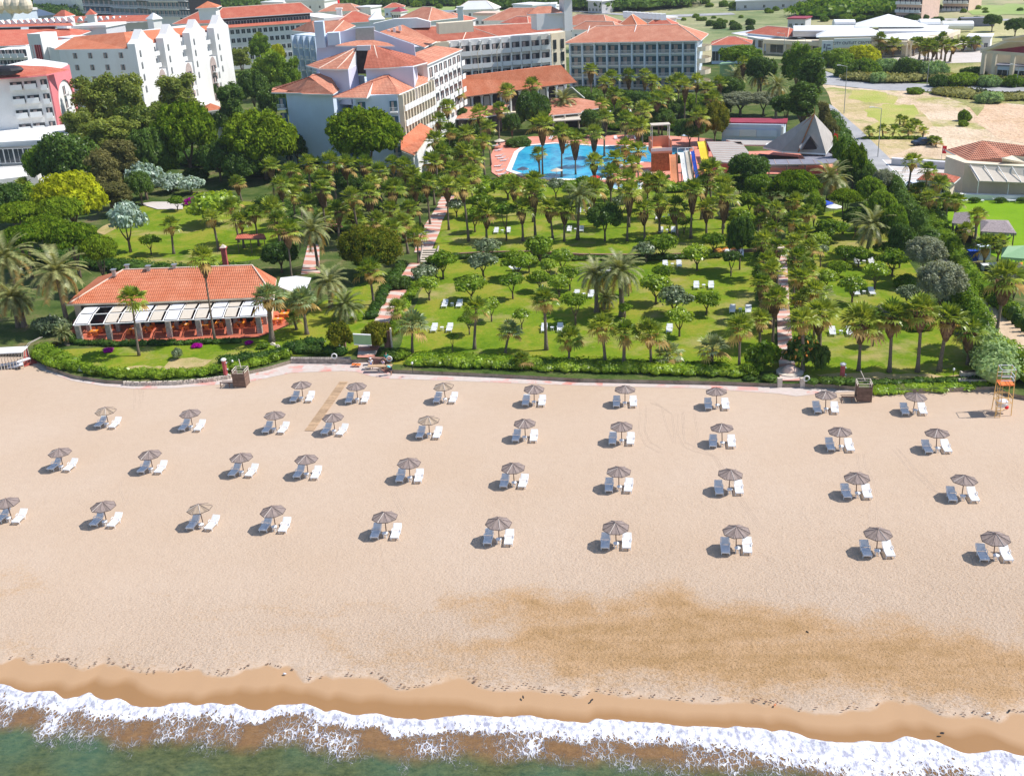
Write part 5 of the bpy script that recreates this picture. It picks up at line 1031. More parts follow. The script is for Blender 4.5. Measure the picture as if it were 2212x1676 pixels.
# background red roofs behind the central hotel
g='red-roofed hotel houses behind the central block'
for i,(a,b,eh,dp,rh,nm,lb,rf) in enumerate([((725,52),(815,46),14,14,3.5,'x','low red hipped roof left of the white tower','tilered'),((860,42),(925,46),14,14,4,'x','red hipped roof directly right of the white tower','tilepink'),((905,50),(1000,48),10,14,3,'x','red roof with a small cupola','tilered'),((1045,45),(1175,45),10,16,4,'x','broad red roof behind the central block','tilepink'),((1085,50),(1140,52),12,8,2,'x','small red roof with a white dormer','tilered'),((1205,54),(1310,57),7,12,3.5,'x','long low red roof right of the roof tower','tilepink'),((1235,64),(1330,66),8,8,2.5,'x','red roof just behind the blue-shaded wing','tilepink'),((1300,58),(1340,60),6,6,2,'x','small red roof at the wing end','tilered')]):
    house(a,b,eh,dp,rh,lb,'hotel house',roof=rf,nx=5,nz=2,group=g,name='hotel_house',mat='wall')
T,c,z=house((798,44),(830,42),17,6,2.5,'white square roof tower with a pale hipped cap','roof tower',roof='sheet',nx=0,name='roof_tower',over=.3)
for lb,x,y,w_,h_,hh in [('white chimney left of the square roof tower',734,38,11,11,15),('white water tower with a flat cap above the central roof',995,37,12,20,17)]:
    X_,Y_=G(x,y,hh); mb=MB(); s_=w_/P(X_,Y_,hh)[2]; mb.obox((X_,Y_,hh/2+2),s_,s_,hh+2); mb.obox((X_,Y_,hh+3.2),s_*1.3,s_*1.3,.5); T=Thing('chimney',lb,'chimney',(X_,Y_,GZ)); T.part('shaft',mb,'wall')
# villas on the right behind the wing
g='villas behind the long blue-shaded wing'
T,c,z=house((1335,59),(1377,59),8,9,4,'white villa with an orange roof and solar panels behind it','villa',roof='tile',nx=4,nz=2,group=g,name='villa')
T,c,z=house((1392,58),(1452,57),7,9,3,'white villa with a red roof and blue windows','villa',roof='tilered',nx=5,nz=2,group=g,name='villa')
T,c,z=house((1350,40),(1420,44),9,10,.6,'flat-roofed villa covered with solar water heaters','villa',flat=True,roof='sheet',nx=4,nz=2,group=g,name='villa')
mb=MB()
for i in range(10): 
    X_,Y_=G(1352+i*9,33+i*.6,11); mb.obox((X_,Y_,11),2.2,.1,2.4,0,0,R(-40)); 
    mb.bar((X_-1,Y_+1,12),(X_+1,Y_+1,12),.35,6,1)
T.part('solar_heater',mb,['metal','trim'])
# long red-roofed hotel, far left centre
z=15.5; A=G(470,62,z); B=G(672,48,z)
T=Thing('long_hotel','long white hotel with double red roofs and rows of small windows','hotel',(*A,GZ)); A=np.array(A);B=np.array(B); c=rect(A,B,14); body(T,c,z,'wall'); facade(T,A,B,z-.2-3.1*4,17,4,3.1,1.3,1.5,'win')
n3=np.array([-(B-A)[1],(B-A)[0]])/np.linalg.norm(B-A)
c5=[A+n3*1.5,B+n3*1.5,B+n3*12,A+n3*12]; body(T,c5,z+3.2,'dark',z0=z,name='attic'); facade(T,c5[0],c5[1],z-.4,16,1,3,3.2,1.6,'win',nm='dormer')
mb=MB(); q=[A-n3*.9,B-n3*.9,B+n3*1.5,A+n3*1.5]; mb.add([(*q[0],z),(*q[1],z),(*q[2],z+.9),(*q[3],z+.9)],[(0,1,2,3)]); T.part('lower_roof',mb,'tilered')
hiproof(T,c5,z+3.2,3.4,1,'tilered',4)
A0=G(382,52,z+2); T2=Thing('hotel_end_pavilion','red-roofed end pavilion with a small square lantern on the long hotel','hotel pavilion',(*A0,GZ)); c=rect(A0,G(468,50,z+2),16); body(T2,c,z+2,'wall'); facade(T2,c[0],c[1],z-1.4,6,1,3,2.4,1.4); hiproof(T2,c,z+2,4.5,1.2,'tilered')
p=G(452,26,z+7); mb=MB(); mb.obox((p[0],p[1],z+6.5),6,6,4); T2.part('lantern',mb,'wall'); hiproof(T2,[(p[0]-3,p[1]-3),(p[0]+3,p[1]-3),(p[0]+3,p[1]+3),(p[0]-3,p[1]+3)],z+8.5,2,.8,'tile',name='lantern_roof',ridge=False)
T,c,z=house((478,30),(600,28),12,10,1.5,'long white hall roof behind the long hotel','hall',flat=True,roof='sheet',nx=0,name='hall')
T,c,z=house((648,38),(700,46),15,8,1,'white stepped end wall right of the long hotel','hotel end wall',flat=True,roof='wall',nx=0,name='hotel_end_wall')
T,c,z=house((690,26),(770,24),9,12,3,'white hall with orange roof and blue doors beyond the hotels','hall',roof='tilepink',nx=8,nz=1,name='hall',wd=2,ht=3)
T,c,z=house((770,18),(800,18),10,8,.6,'white block with dark stripes beyond the hotels','block',flat=True,roof='sheet',nx=5,nz=1,ht=6,name='small_block')
# small far houses
g='far houses along the top of the view'
for i,(a,b,eh,dp,rh,lb,rf,m_) in enumerate([((565,8),(612,9),6,10,1,'low white house with pink trim at the top','sheet','fade'),((618,5),(700,4),9,12,1,'white far house among trees, left of the play park','sheet','wall'),((830,18),(870,16),5,8,2,'small blue-windowed cabin with red roof','tilered','blue_shade_tint'),((845,26),(865,26),4,6,2,'tiny dark-roofed house behind the white tower','maroon','wall'),((905,30),(960,30),7,10,.6,'dark low building with roof heaters','metal','wallgrey'),((985,22),(1064,20),8,10,3.5,'white villa with a broad pale gable','sheet','wall'),((1025,34),(1070,34),9,8,1,'white block in front of the gabled villa','fade','wall'),((1108,12),(1150,14),10,10,.6,'dark blue glazed house','sheet','blue_shade_tint'),((1155,14),(1200,12),9,10,.6,'pale blue flat-roofed house','sheet','blue_shade_tint'),((1195,14),(1202,14),8,3,.5,'narrow white house right of the pale blue one','sheet','wall'),((1270,2),(1300,3),6,8,1.5,'small pale far house','sheet','wallgrey'),((1590,5),(1755,0),4,20,.6,'long low white wall building at the top right','sheet','wallgrey')]):
    house(a,b,eh,dp,rh,lb,'house',mat=m_,roof=rf,nx=4,nz=2 if eh>6 else 1,group=g,flat=rh<=1)
# high-rise hotel top left
T=Thing('highrise_hotel','modern high-rise hotel with dark and white balcony grids at the top left','high-rise hotel',(*G(290,34,.8),GZ))
for a,b,m_,k_,nx in [((182,28),(246,30),'black','balcony',6),((246,31),(299,33),'blue_shade_tint','balcony',5),((299,33),(326,35),'black','balcony',3),((326,36),(389,37),'wall','balcony',7),((389,37),(413,38),'black','balcony',4)]:
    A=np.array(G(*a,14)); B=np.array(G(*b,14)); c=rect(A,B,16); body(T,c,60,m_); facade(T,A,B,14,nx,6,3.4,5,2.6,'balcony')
T,c,z=house((326,42),(410,40),10,14,.6,'white podium block at the foot of the high-rise','podium',flat=True,roof='sheet',nx=6,nz=1,name='podium')
T,c,z=house((180,45),(318,42),12,14,.8,'low dark-roofed hotel podium below the high-rise','podium',flat=True,roof='slate',nx=0,name='podium')
# ornate domed building top left
T,c,z=house((-20,28),(22,28),18,14,1,'ornate blue and white building with ribbed domes','domed building',flat=True,roof='wall',mat='blue_shade_tint',nx=2,nz=1,name='domed_building',wd=6,ht=9)
c=rect(G(26,34,14),G(74,36,14),10); body(T,c,14,'wall'); facade(T,c[0],c[1],4,6,1,3,2.6,5); hiproof(T,c,14,3,1,'sheet')
for x in(-6,14,30,48):
    p=G(x,22,20); v,f=ball((p[0],p[1]+5,21.5),(3,3,3.6),np.random.RandomState(1),14,8,.03); mb=MB(); mb.add(v,f); T.part('dome',mb,'cream')
T,c,z=house((75,8),(190,6),8,10,.8,'long white wavy-roofed arcade at the top left','arcade',flat=True,roof='sheet',nx=0,name='arcade')
mb=MB()
for i in range(11): p=np.array(c[0])+(np.array(c[1])-c[0])*(i+.5)/11; mb.bar((p[0],p[1]-.5,z+.6),(p[0],p[1]+10,z+.6),2.6,10)
T.part('roof_vault',mb,'sheet')
# water park toys far
T=Thing('play_park','colourful water park slides and white castle towers far away','play park',(*G(690,10,2),GZ)); mb=MB()
for x,y,m_ in [(660,12,0),(672,8,0),(684,6,0),(700,16,1),(716,18,2),(728,17,2),(690,18,0)]:
    X_,Y_=G(x,y,4); mb.bar((X_,Y_,0),(X_,Y_,9),1.8,8,m_); mb.bar((X_,Y_,9),(X_,Y_,12),2.2,8,m_,r2=.1)
T.part('towers',mb,['wall','gold2','red'])
# ---------------- white buildings on the left
z=20.4; A=np.array(G(126,108,z)); B=np.array(G(276,106,z))
T=Thing('white_hotel','white hotel with orange roof and gabled facade of tall arches','hotel',(*((A+B)/2),GZ))
D=np.array(G(488,62,z)); E=np.array(G(268,68,z+2))
body(T,[A,B+(0,0),D,D+np.array([-18,22]),A+np.array([-16,26])],z,'wall')
facade(T,A+(B-A)*.12,B,z-.3-3.15*6,4,6,3.15,1.5,1.5,'curt',sill=1)
sdv=(D-B)/np.linalg.norm(D-B); L_=np.linalg.norm(D-B); nr=np.array([sdv[1],-sdv[0]])
# four gabled bays stepping back, with arches between
for k in range(4):
    s0=L_*(.0+.262*k); w_=L_*.165; mb=MB()
    p0=B+sdv*s0; 
    pts=[(0,0),(w_,0),(w_,z+1.2),(w_*.78,z+2.2),(w_*.5,z+4.6),(w_*.22,z+2.2),(0,z+1.2)]
    o1=nr*2.4
    vs=[(*(p0+sdv*a+o1),b if b else GZ) for a,b in pts]+[(*(p0+sdv*a),b if b else GZ) for a,b in pts]; n_=len(pts)
    mb.add(vs,[tuple(range(n_)),tuple(range(2*n_-1,n_-1,-1))]+[(i,n_+i,n_+(i+1)%n_,(i+1)%n_) for i in range(n_)]); T.part('gable_bay',mb,'wall')
    rz=math.atan2(sdv[1],sdv[0])
    for f_ in range(4):
        q=p0+sdv*(w_*.22)+nr*2.43; put('window',win_mesh(.7,1.5,'arch'),T.o,(q[0]-T.loc[0],q[1]-T.loc[1],z-2.4-3.15*f_-T.loc[2]),rz)
    if k<3:
        p1=B+sdv*(s0+L_*.2135)+nr*2.0; ww=L_*.066
        mb=MB(); a0=B+sdv*(s0+L_*.164); a1=B+sdv*(s0+L_*.263); mb.prism([tuple(a0+nr*1.9),tuple(a1+nr*1.9),tuple(a1),tuple(a0)],GZ,z-7.0); T.part('arcade_wall',mb,'wall')
        mb=MB(); zz=z-8.2; q=[(-ww*.5,GZ),(ww*.5,GZ)]+[(ww*.5*math.cos(t),zz-ww*.5+ww*.9*math.sin(t)) for t in [math.pi*i/8 for i in range(9)]]
        mb.add([(*(p1+sdv*a),b) for a,b in q],[tuple(range(len(q)))]); T.part('arch_opening',mb,'curtain')
        for f_ in range(3): put('balcony',win_mesh(ww*.6,1.8,'solidbalc'),T.o,(p1[0]+nr[0]*.06-T.loc[0],p1[1]+nr[1]*.06-T.loc[1],z-11.2-3.15*f_-T.loc[2]),rz)
        for f_ in range(2): put('balcony',win_mesh(2.6,2.1,'solidbalc'),T.o,(p1[0]-nr[0]*1.8-T.loc[0],p1[1]-nr[1]*1.8-T.loc[1],z-3.0-3.15*f_-T.loc[2]),rz)
poly3(T,'roof',[(116,108,z),(276,106,z),(488,61,z),RP(474,54,YY(488,61,z)+6),RP(268,70,YY(276,106,z)+11),RP(160,80,YY(116,108,z)+10)],[(0,1,4,5),(1,2,3,4)],['tile','trim'])
T,c,z2=house((112,84),(164,86),18,6,.5,'white stepped gable and lift box behind the orange roof','roof block',flat=True,roof='wall',nx=0,name='roof_block')
T=Thing('white_hotel','white hotel tower with a tall strip of dark red glass','hotel',(*G(70,120,18),GZ)); z=21
c=rect(G(58,74,z+3),G(86,74,z+3),6); body(T,c,z+3,'wall'); 
mb=MB(); q0=np.array(c[0])+(.6,-.08); q1=np.array(c[1])+(-.6,-.08); mb.prism([tuple(q0),tuple(q1),tuple(q1+(0,.3)),tuple(q0+(0,.3))],3,z); T.part('red_glass',mb,'redglass')
mb=MB()
for i in range(4): p=q0+(q1-q0)*(i+.5)/4; mb.obox((p[0],p[1]-.08,12),.18,.2,18,0)
T.part('mullion',mb,'pinkw')
c=rect(G(-20,110,18),G(56,108,18),18); body(T,c,18,'wall'); facade(T,c[0],c[1],GZ+3.2,5,5,3.1,2.4,2.1,'solidbalc'); c=rect(G(88,115,17),G(118,112,17),12); body(T,c,17,'wall'); facade(T,c[0],c[1],GZ+3.2,2,4,3.1,2.4,2.1,'solidbalc')
T=Thing('red_roof_range','broad red tiled roof behind the red-glass tower with a dark clerestory slot','hotel roof',(*G(60,80,19),GZ)); z=18.4
poly3(T,'roof',[(-30,102,z),(55,98,z),(150,84,z),(200,67,z),RP(150,62,YY(150,84,z)+16),RP(-30,66,YY(-30,102,z)+18)],[(0,1,2,3,4,5)],['tilered','trim']); body(T,[G(-20,100,z-.6),G(50,98,z-.6),G(180,70,z-.6),G(150,60,z-.6),G(-20,66,z-.6)],z-.8,'wall')
poly3(T,'upper_roof',[RP(-30,60,y9:=YY(30,98,z)+26),RP(60,58,y9),RP(110,56,y9),RP(158,56,y9),RP(145,40,y9+9),RP(-30,48,y9+8)],[(0,1,2,3,4,5)],['tilered','trim'])
mb=MB()
for i in range(12):
    w_=RP(2+13.6*i,54-.6*i,y9+3); X_,Y_=G(*w_); zw=w_[2]; mb.add([(X_-1.4,Y_,zw-.3),(X_+1.4,Y_,zw-.3),(X_,Y_,zw+1.4),(X_,Y_+3,zw+1.3)],[(0,1,2),(1,3,2),(0,2,3)])
T.part('dormer',mb,'wall')
for x0,x1,y in [(-10,44,66),(62,118,64)]: vplane(T,'clerestory',[(x0,y),(x1,y-1),(x1,y-6),(x0,y-5)],y9-2,.4,'dark')
T=Thing('red_roof_range','long pink roof with a row of white dormers above the plain white block','hotel roof',(*G(240,50,16),GZ)); z=17
poly3(T,'roof',[(160,50,z),(330,46,z),RP(325,33,YY(330,46,z)+8),RP(150,36,YY(160,50,z)+8)],[(0,1,2,3)],['tilered','trim']); mb=MB()
for i in range(11):
    w_=RP(172+14.5*i,45-.3*i,YY(240,48,z)+3); X_,Y_=G(*w_); zw=w_[2]; mb.add([(X_-1.3,Y_,zw-.4),(X_+1.3,Y_,zw-.4),(X_,Y_,zw+1.3),(X_,Y_+3,zw+1.2)],[(0,1,2),(1,3,2),(0,2,3)])
T.part('dormer',mb,'wall'); c=rect(G(162,55,z-1),G(325,48,z-1),10); body(T,c,z-1,'wallgrey'); facade(T,c[0],c[1],GZ+4,10,3,3.2,1.4,1.4)
T,c,z2=house((158,62),(228,60),19,12,.8,'plain white block between the red roofs','hotel block',flat=True,roof='wall',nx=0,name='hotel_block',mat='wallgrey')
for lb,a,b,hh in [('white lantern tower above the red roofs, left one',(118,36),(140,36),22),('white lantern tower before the high-rise',(186,33),(203,32),20),('white ventilation tower left of the conifers',(330,42),(348,40),20)]:
    house(a,b,hh,4,2,lb,'tower',roof='tilered' if 'ventil' not in lb else 'sheet',nx=0,name='lantern_tower',over=.4)
# front-left white building with pink arch
z=20.4; A=np.array(G(-60,172,z)); B=np.array(G(100,160,z))
T=Thing('white_hotel','white hotel corner with paired balconies, red roof and pink arched end wall','hotel',(*((A+B)/2),GZ))
Cc=np.array(G(148,148,z-1.2)); body(T,[A,B,Cc,Cc+np.array([-14,16]),A+np.array([-4,22])],z,'wall')
bd=(B-A)/np.linalg.norm(B-A)
for f_ in range(5):
    for j in (-1,1):
        p=np.array(G(42,190,z-2)); p=A+bd*(np.dot(p-A,bd)+j*1.55); n_=np.array([bd[1],-bd[0]]); put('balcony',win_mesh(2.6,1.5,'solidbalc'),T.o,(p[0]+n_[0]*.05-T.loc[0],p[1]+n_[1]*.05-T.loc[1],z-2.8-3.15*f_-T.loc[2]),math.atan2(bd[1],bd[0]))
sv=(Cc-B)/np.linalg.norm(Cc-B); Lw=np.linalg.norm(Cc-B); nv=np.array([sv[1],-sv[0]])
mb=MB(); pr=[(0,GZ+3),(Lw*.22,GZ+3),(Lw*.22,z-7.5)]+[(Lw*.22+Lw*.36*(1-math.cos(t)),z-7.5+4.6*math.sin(t)) for t in [math.pi*i/10 for i in range(1,11)]]+[(Lw*.94,GZ+6),(Lw,GZ+6),(Lw,z-.4),(0,z-.4)]
mb.add([(*(B+sv*a+nv*.35),b) for a,b in pr]+[(*(B+sv*a),b) for a,b in pr],[tuple(range(len(pr)))]+[(i,len(pr)+i,len(pr)+(i+1)%len(pr),(i+1)%len(pr)) for i in range(len(pr))]); T.part('pink_arch_wall',mb,'pinkw')
for f_ in range(4): p=B+sv*Lw*.6+nv*.05; put('balcony',win_mesh(2.2,2,'solidbalc'),T.o,(p[0]-T.loc[0],p[1]-T.loc[1],z-6.4-3.15*f_-T.loc[2]),math.atan2(sv[1],sv[0]))
for f_ in range(5): p=B-bd*.9; put('balcony',win_mesh(1.4,2,'solidbalc'),T.o,(p[0]-T.loc[0],p[1]-.1-T.loc[1],z-3.2-3.15*f_-T.loc[2]),math.atan2(bd[1],bd[0]))
poly3(T,'roof',[(-60,173,z),(60,166,z),(100,162,z),(151,151,z),RP(100,144,YY(100,162,z)+6),RP(30,141,YY(60,166,z)+8),RP(-60,146,YY(-60,173,z)+8)],[(0,1,5,6),(1,2,4,5),(2,3,4)],['tilered','pinkw'])
p=G(8,150,z+2); v,f=ball((p[0],p[1]+1,z+1.6),(4.0,2.4,1.1),np.random.RandomState(1),12,6,.03); mb=MB(); mb.add(v,f); T.part('dark_dome',mb,'black')
T=Thing('podium','white terrace podium with gridded windows below the pink arched hotel','podium',(*G(50,330,6),GZ))
z=7.6; c=[G(-60,316,z),G(112,311,z),G(150,302,z),G(140,284,z),G(-60,296,z)]; body(T,c,z,'wall'); mb=MB(); mb.prism([G(-60,322,z),G(118,312,z),G(150,300,z),G(140,280,z),G(-60,292,z)],z,z+1.1); T.part('parapet',mb,'wall')
A=np.array(G(-58,322,z)); B=np.array(G(112,316,z)); facade(T,A,B,z-4.2,8,1,3,3.2,3.0,'win')
mb=MB(); mb.prism([G(-60,395,3.4),G(80,378,3.4),G(110,345,3.4),G(-60,352,3.4)],GZ-.3,3.4); T.part('lower_terrace',mb,'wall')
T=Thing('water_tank','white cylindrical water tank beside the stone pine','tank',(*G(474,305,.5),GZ)); X_,Y_=G(474,303,.5); mb=MB(); mb.bar((X_,Y_,GZ),(X_,Y_,3.4),1.2,16); mb.bar((X_,Y_,3.4),(X_,Y_,3.8),1.2,16,r2=.5); T.part('tank_shell',mb,'trim')
T,c,z=house((443,240),(478,236),3,5,1.5,'small white hut with an orange roof between the trees','hut',roof='tile',nx=2,nz=1,name='hut')
# ---------------- beachfront restaurant
z=4.2; A=np.array(G(150,655,z)); B=np.array(G(545,645,z)); d=(B-A)/np.linalg.norm(B-A); nn=np.array([-d[1],d[0]])
T=Thing('beach_restaurant','beachfront restaurant with a wide orange tiled roof','restaurant',(*((A+B)/2),GZ))
body(T,[A+nn*1,B+nn*1,B+nn*1+d*2,B+nn*9,A+nn*9],z,'cream'); 
poly3(T,'roof',[(143,657,z),(330,652,z),(592,641,z),(597,602,z),w1_:=RP(545,573,YY(545,648,z)+7.5),w2_:=RP(266,583,YY(266,654,z)+7.5),(212,598,z),(160,640,z)],[(0,1,2,4,5),(2,3,4),(5,6,7,0)],['tile','cream'])
ridges(T,[(150,655,z+.1),w2_,w1_,(592,640,z+.1)],[(0,1),(1,2),(2,3)],.09)
for x,y in [(246,586),(275,576),(321,578),(377,575)]:
    mb=MB(); X_,Y_=G(x,y+4,z+2.4); mb.obox((X_,Y_,z+2.4),.42,.42,.9); mb.obox((X_,Y_,z+2.9),.7,.7,.1); T.part('vent',mb,'metal')
mb=MB(); mb.prism([tuple(A+nn*.9+d*1),tuple(B+nn*.9),tuple(B+nn*.95),tuple(A+nn*.95+d*1)],GZ,z-.5); T.part('glass_front',mb,'glass')
T=Thing('brick_chimney','tall brick chimney with pyramid cap behind the beach restaurant','chimney',(*G(495,605,.8),GZ)); X_,Y_=G(492,600,GZ); mb=MB(); mb.obox((X_,Y_,2.7),.7,.7,4.6); mb.obox((X_,Y_,5.1),1.0,1.0,.2); T.part('shaft',mb,'redpost'); mb=MB(); mb.add([(X_-.45,Y_-.45,5.2),(X_+.45,Y_-.45,5.2),(X_+.45,Y_+.45,5.2),(X_-.45,Y_+.45,5.2),(X_,Y_,5.7)],[(0,1,4),(1,2,4),(2,3,4),(3,0,4)]); T.part('cap',mb,'stonelt')
# pergola with sliding fabric roofs
zf=2.9; A=np.array(G(158,703,zf)); B=np.array(G(578,683,zf)); d=(B-A)/np.linalg.norm(B-A); nn=np.array([-d[1],d[0]]); L_=np.linalg.norm(B-A); dep=4.9
T=Thing('terrace_pergola','long white terrace pergola with fabric roof panels, one bay left open','pergola',(*((A+B)/2),GZ))
nb=13; 
mb=MB(); mb2=MB()
for i in range(nb+1):
    p=A+d*L_*i/nb; pts=[(*p,zf),(*(p+nn*dep*.5),zf+.55),(*(p+nn*dep),zf+.7)]
    for a,b in zip(pts[:-1],pts[1:]): mb.bar(a,b,.07,5)
for t_,hh in((0,0),(.5,.55),(1,.7)):
    a=A+nn*dep*t_; b=B+nn*dep*t_; mb.bar((*a,zf+hh),(*b,zf+hh),.07,5)
T.part('frame',mb,'trim')
shade=['cloth','cloth','canvas','canvas','cloth','canvas','cloth','canvas','canvas','cloth','canvas','cloth','cloth']
for i in range(nb):
    if i==1: continue
    mb=MB(); a0=L_*(i+.10)/nb; a1=L_*(i+.84)/nb
    if i%3==0: a1=L_*(i+.93)/nb
    rows=[(0.05,0,.0),(.48,.5,0),(.54,.57,0),(.98,.7,0)]
    for (t0,h0,_),(t1,h1,_) in ((rows[0],rows[1]),(rows[2],rows[3])):
        n1=A+nn*dep*t0; n2=A+nn*dep*t1
        mb.add([(*(n1+d*a0),zf+h0+.1),(*(n1+d*a1),zf+h0+.1),(*(n2+d*a1),zf+h1+.1),(*(n2+d*a0),zf+h1+.1)],[(0,1,2,3)])
    T.part('fabric_panel',mb,shade[i])
for i in range(7):
    p=A+d*L_*(.02+.93*i/6)+nn*.1; mb=MB(); mb.obox((p[0],p[1],1.55),.62,.62,2.6); T.part('stone_pillar',mb,'stone'); p=p+nn*3.4; mb=MB(); mb.obox((p[0],p[1],1.6),.5,.5,2.8); T.part('stone_pillar',mb,'stone')
sheet('terrace_floor',[(150,712),(165,735),(330,738),(560,728),(625,700),(600,672),(160,690)],GZ+.03,plain('terracotta_floor',(.50,.14,.08),.8,.15,1))
g='orange-clothed dining sets on the beach terrace'
k_=0
for x,y in [(206,726),(232,718),(290,722),(322,717),(368,718),(402,712),(444,713),(476,708),(520,708),(556,704),(602,700),(616,688)]:
    X_,Y_=G(x,y,GZ); k_+=1
    T=Thing('dining_table','dining table under an orange cloth, %s of the terrace tables'%along(k_-1,12),'dining table',(X_,Y_,GZ),g); mb=MB(); mb.box(-.55,.55,-.4,.4,.0,.06); mb.box(-.5,-.44,-.35,-.29,-.72,0); mb.box(.44,.5,-.35,-.29,-.72,0); mb.box(-.5,-.44,.29,.35,-.72,0); mb.box(.44,.5,.29,.35,-.72,0)
    o=put('tabletop',mb.mesh('tabletop',['gold2']),T.o,(0,0,.72)); mb=MB(); mb.box(-.15,.15,-.1,.1,0,.04); put('table_setting',mb.mesh('table_setting',['cloth']),T.o,(0,0,.79))
    mb=MB(); mb.box(-.22,.22,-.22,.22,.42,.47); mb.box(-.22,.22,.18,.22,.47,.95)
    for a,b in((-1,-1),(1,-1),(-1,1),(1,1)): mb.box(a*.2-.02,a*.2+.02,b*.2-.02,b*.2+.02,0,.42)
    cm=mb.mesh('terrace_chair',['orangeboard'])
    for j,(a,b,r_) in enumerate(((-.4,.75,0),(.4,.75,0),(-.4,-.75,3.14),(.4,-.75,3.14))):
        co=put('terrace_chair',cm,None,(X_+a,Y_+b,GZ),r_); tag(co,'orange chair, %s chair at the %s terrace table'%(('far left','far right','near left','near right')[j],along(k_-1,12)),'chair','orange chairs of the beach terrace')
# white kiosk canopy
T=Thing('kiosk','white flat canopy kiosk between the restaurant and the palms','kiosk',(*G(640,615,3),GZ)); poly3(T,'canopy',[(600,618,3.2),(655,640,3.2),(672,600,3.4),(640,596,3.6),(606,600,3.4)],[(0,1,2,3,4)],['sheet'],.12)
mb=MB()
for x,y in [(604,618),(652,638),(668,602),(610,602)]: X_,Y_=G(x,y,3.1); mb.bar((X_,Y_,GZ),(X_,Y_,3.1),.06,6)
T.part('post',mb,'metal')
T=Thing('garden_shelter','small red-roofed shelter among the palms of the upper left lawn','shelter',(*G(543,510,2.5),GZ)); poly3(T,'roof',[(508,516,3),(575,515,3),(570,505,3.15),(513,506,3.15)],[(0,1,2,3)],['tilered','wood']); mb=MB()
for x in (512,540,570): X_,Y_=G(x,514,3); mb.bar((X_,Y_,GZ),(X_,Y_,3),.07,6)
T.part('post',mb,'wood')
# ---------------- pool
T=Thing('swimming_pool','large bright blue swimming pool with white coping','pool',(*G(1200,340,GZ),GZ))
PL=[(1105,368),(1120,330),(1135,318),(1150,315),(1200,311),(1300,317),(1420,318),(1478,322),(1475,345),(1440,352),(1380,350),(1345,356),(1325,362),(1315,385),(1310,386),(1260,388),(1190,386),(1135,378)]
V=[G(x,y,GZ+.2) for x,y in PL]; cen=np.mean(V,0); mb=MB(); O=[tuple(np.array(p)+(np.array(p)-cen)/np.linalg.norm(np.array(p)-cen)*1.2) for p in V]; n_=len(V)
mb.add([(*p,GZ+.28) for p in V]+[(*p,GZ+.28) for p in O],[(i,n_+i,n_+(i+1)%n_,(i+1)%n_) for i in range(n_)]); mb.add([(*p,GZ+.28) for p in O]+[(*p,GZ-.1) for p in O],[(i,n_+i,n_+(i+1)%n_,(i+1)%n_) for i in range(n_)]); T.part('coping',mb,'trim')
m,t=NT('pool_water'); n=N(t); v=n.coord('Object'); c_=n.mix(n.ramp(n.noise(v,.13,3,.6,1.2),[(.46,0),(.5,1)]),(.03,.42,.66),(.015,.27,.52)); c_=n.mix(n.ramp(n.noise(v,.8,3),[(.35,0),(.6,.5)]),c_,(.10,.55,.76)); n.out(c_,.15,n.bump(n.noise(v,3,3),.03),.4); MT['pool']=m
mb=MB(); mb.add([(*p,GZ+.2) for p in V],[tuple(range(n_))]); me=mb.mesh('pool_surface',['pool'],False,T.loc); 
if me.polygons[0].normal.z<0: me.flip_normals()
put('pool_surface',me,T.o)
T=Thing('small_pool','small pale pool beside the red parasol','pool',(*G(1345,403,GZ),GZ)); mb=MB(); q=[G(1310,410,GZ),G(1385,412,GZ),G(1390,396,GZ),G(1320,393,GZ)]; mb.prism(q,GZ+.05,GZ+.18); T.part('coping',mb,'trim'); mb=MB(); m_=np.mean(q,0); mb.add([(*(np.array(p)*.85+m_*.15),GZ+.22) for p in q],[(0,1,2,3)]); T.part('pool_surface',mb,plain('pale_pool_water',(.35,.62,.75),.2,.05,2))
# slides tower
T=Thing('slide_tower','peach and rust water slide tower with a flat canopy on posts','slide tower',(*G(1430,370,2),GZ)); X_,Y_=G(1428,372,GZ); ww=3.4
mb=MB(); mb.box(X_-1.95,X_+2.1,Y_,Y_+.3,GZ,4.2,1); 
for i in range(14): x=X_-1.9+4*i/13; mb.box(x-.06,x+.06,Y_-.06,Y_,GZ,4.2,1)
mb.box(X_-2.0,X_+2.15,Y_-.1,Y_+4.2,4.2,4.6,0); mb.box(X_-2.0,X_+2.15,Y_-.1,Y_+.1,4.6,5.2,2); T.part('base',mb,['peach','rust','trim'])
mb=MB(); mb.box(X_-1.95,X_-1.8,Y_,Y_+4.1,4.6,6.6); mb.box(X_+1.95,X_+2.1,Y_,Y_+4.1,4.6,6.6); mb.box(X_-1.95,X_+2.1,Y_+3.9,Y_+4.1,4.6,6.8); mb.box(X_-1.8,X_+1.95,Y_+.1,Y_+3.9,4.62,4.8); T.part('upper_box',mb,'peach')
mb=MB()
for a,b in((-1.5,2),(1.9,2),(-1.5,4),(1.9,4)): mb.bar((X_+a,Y_+b,4.6),(X_+a,Y_+b,9.2),.07,6)
T.part('canopy_post',mb,'trim'); mb=MB(); mb.box(X_-1.7,X_+2.1,Y_+1.8,Y_+4.2,9.2,9.4); T.part('canopy',mb,'canvas')
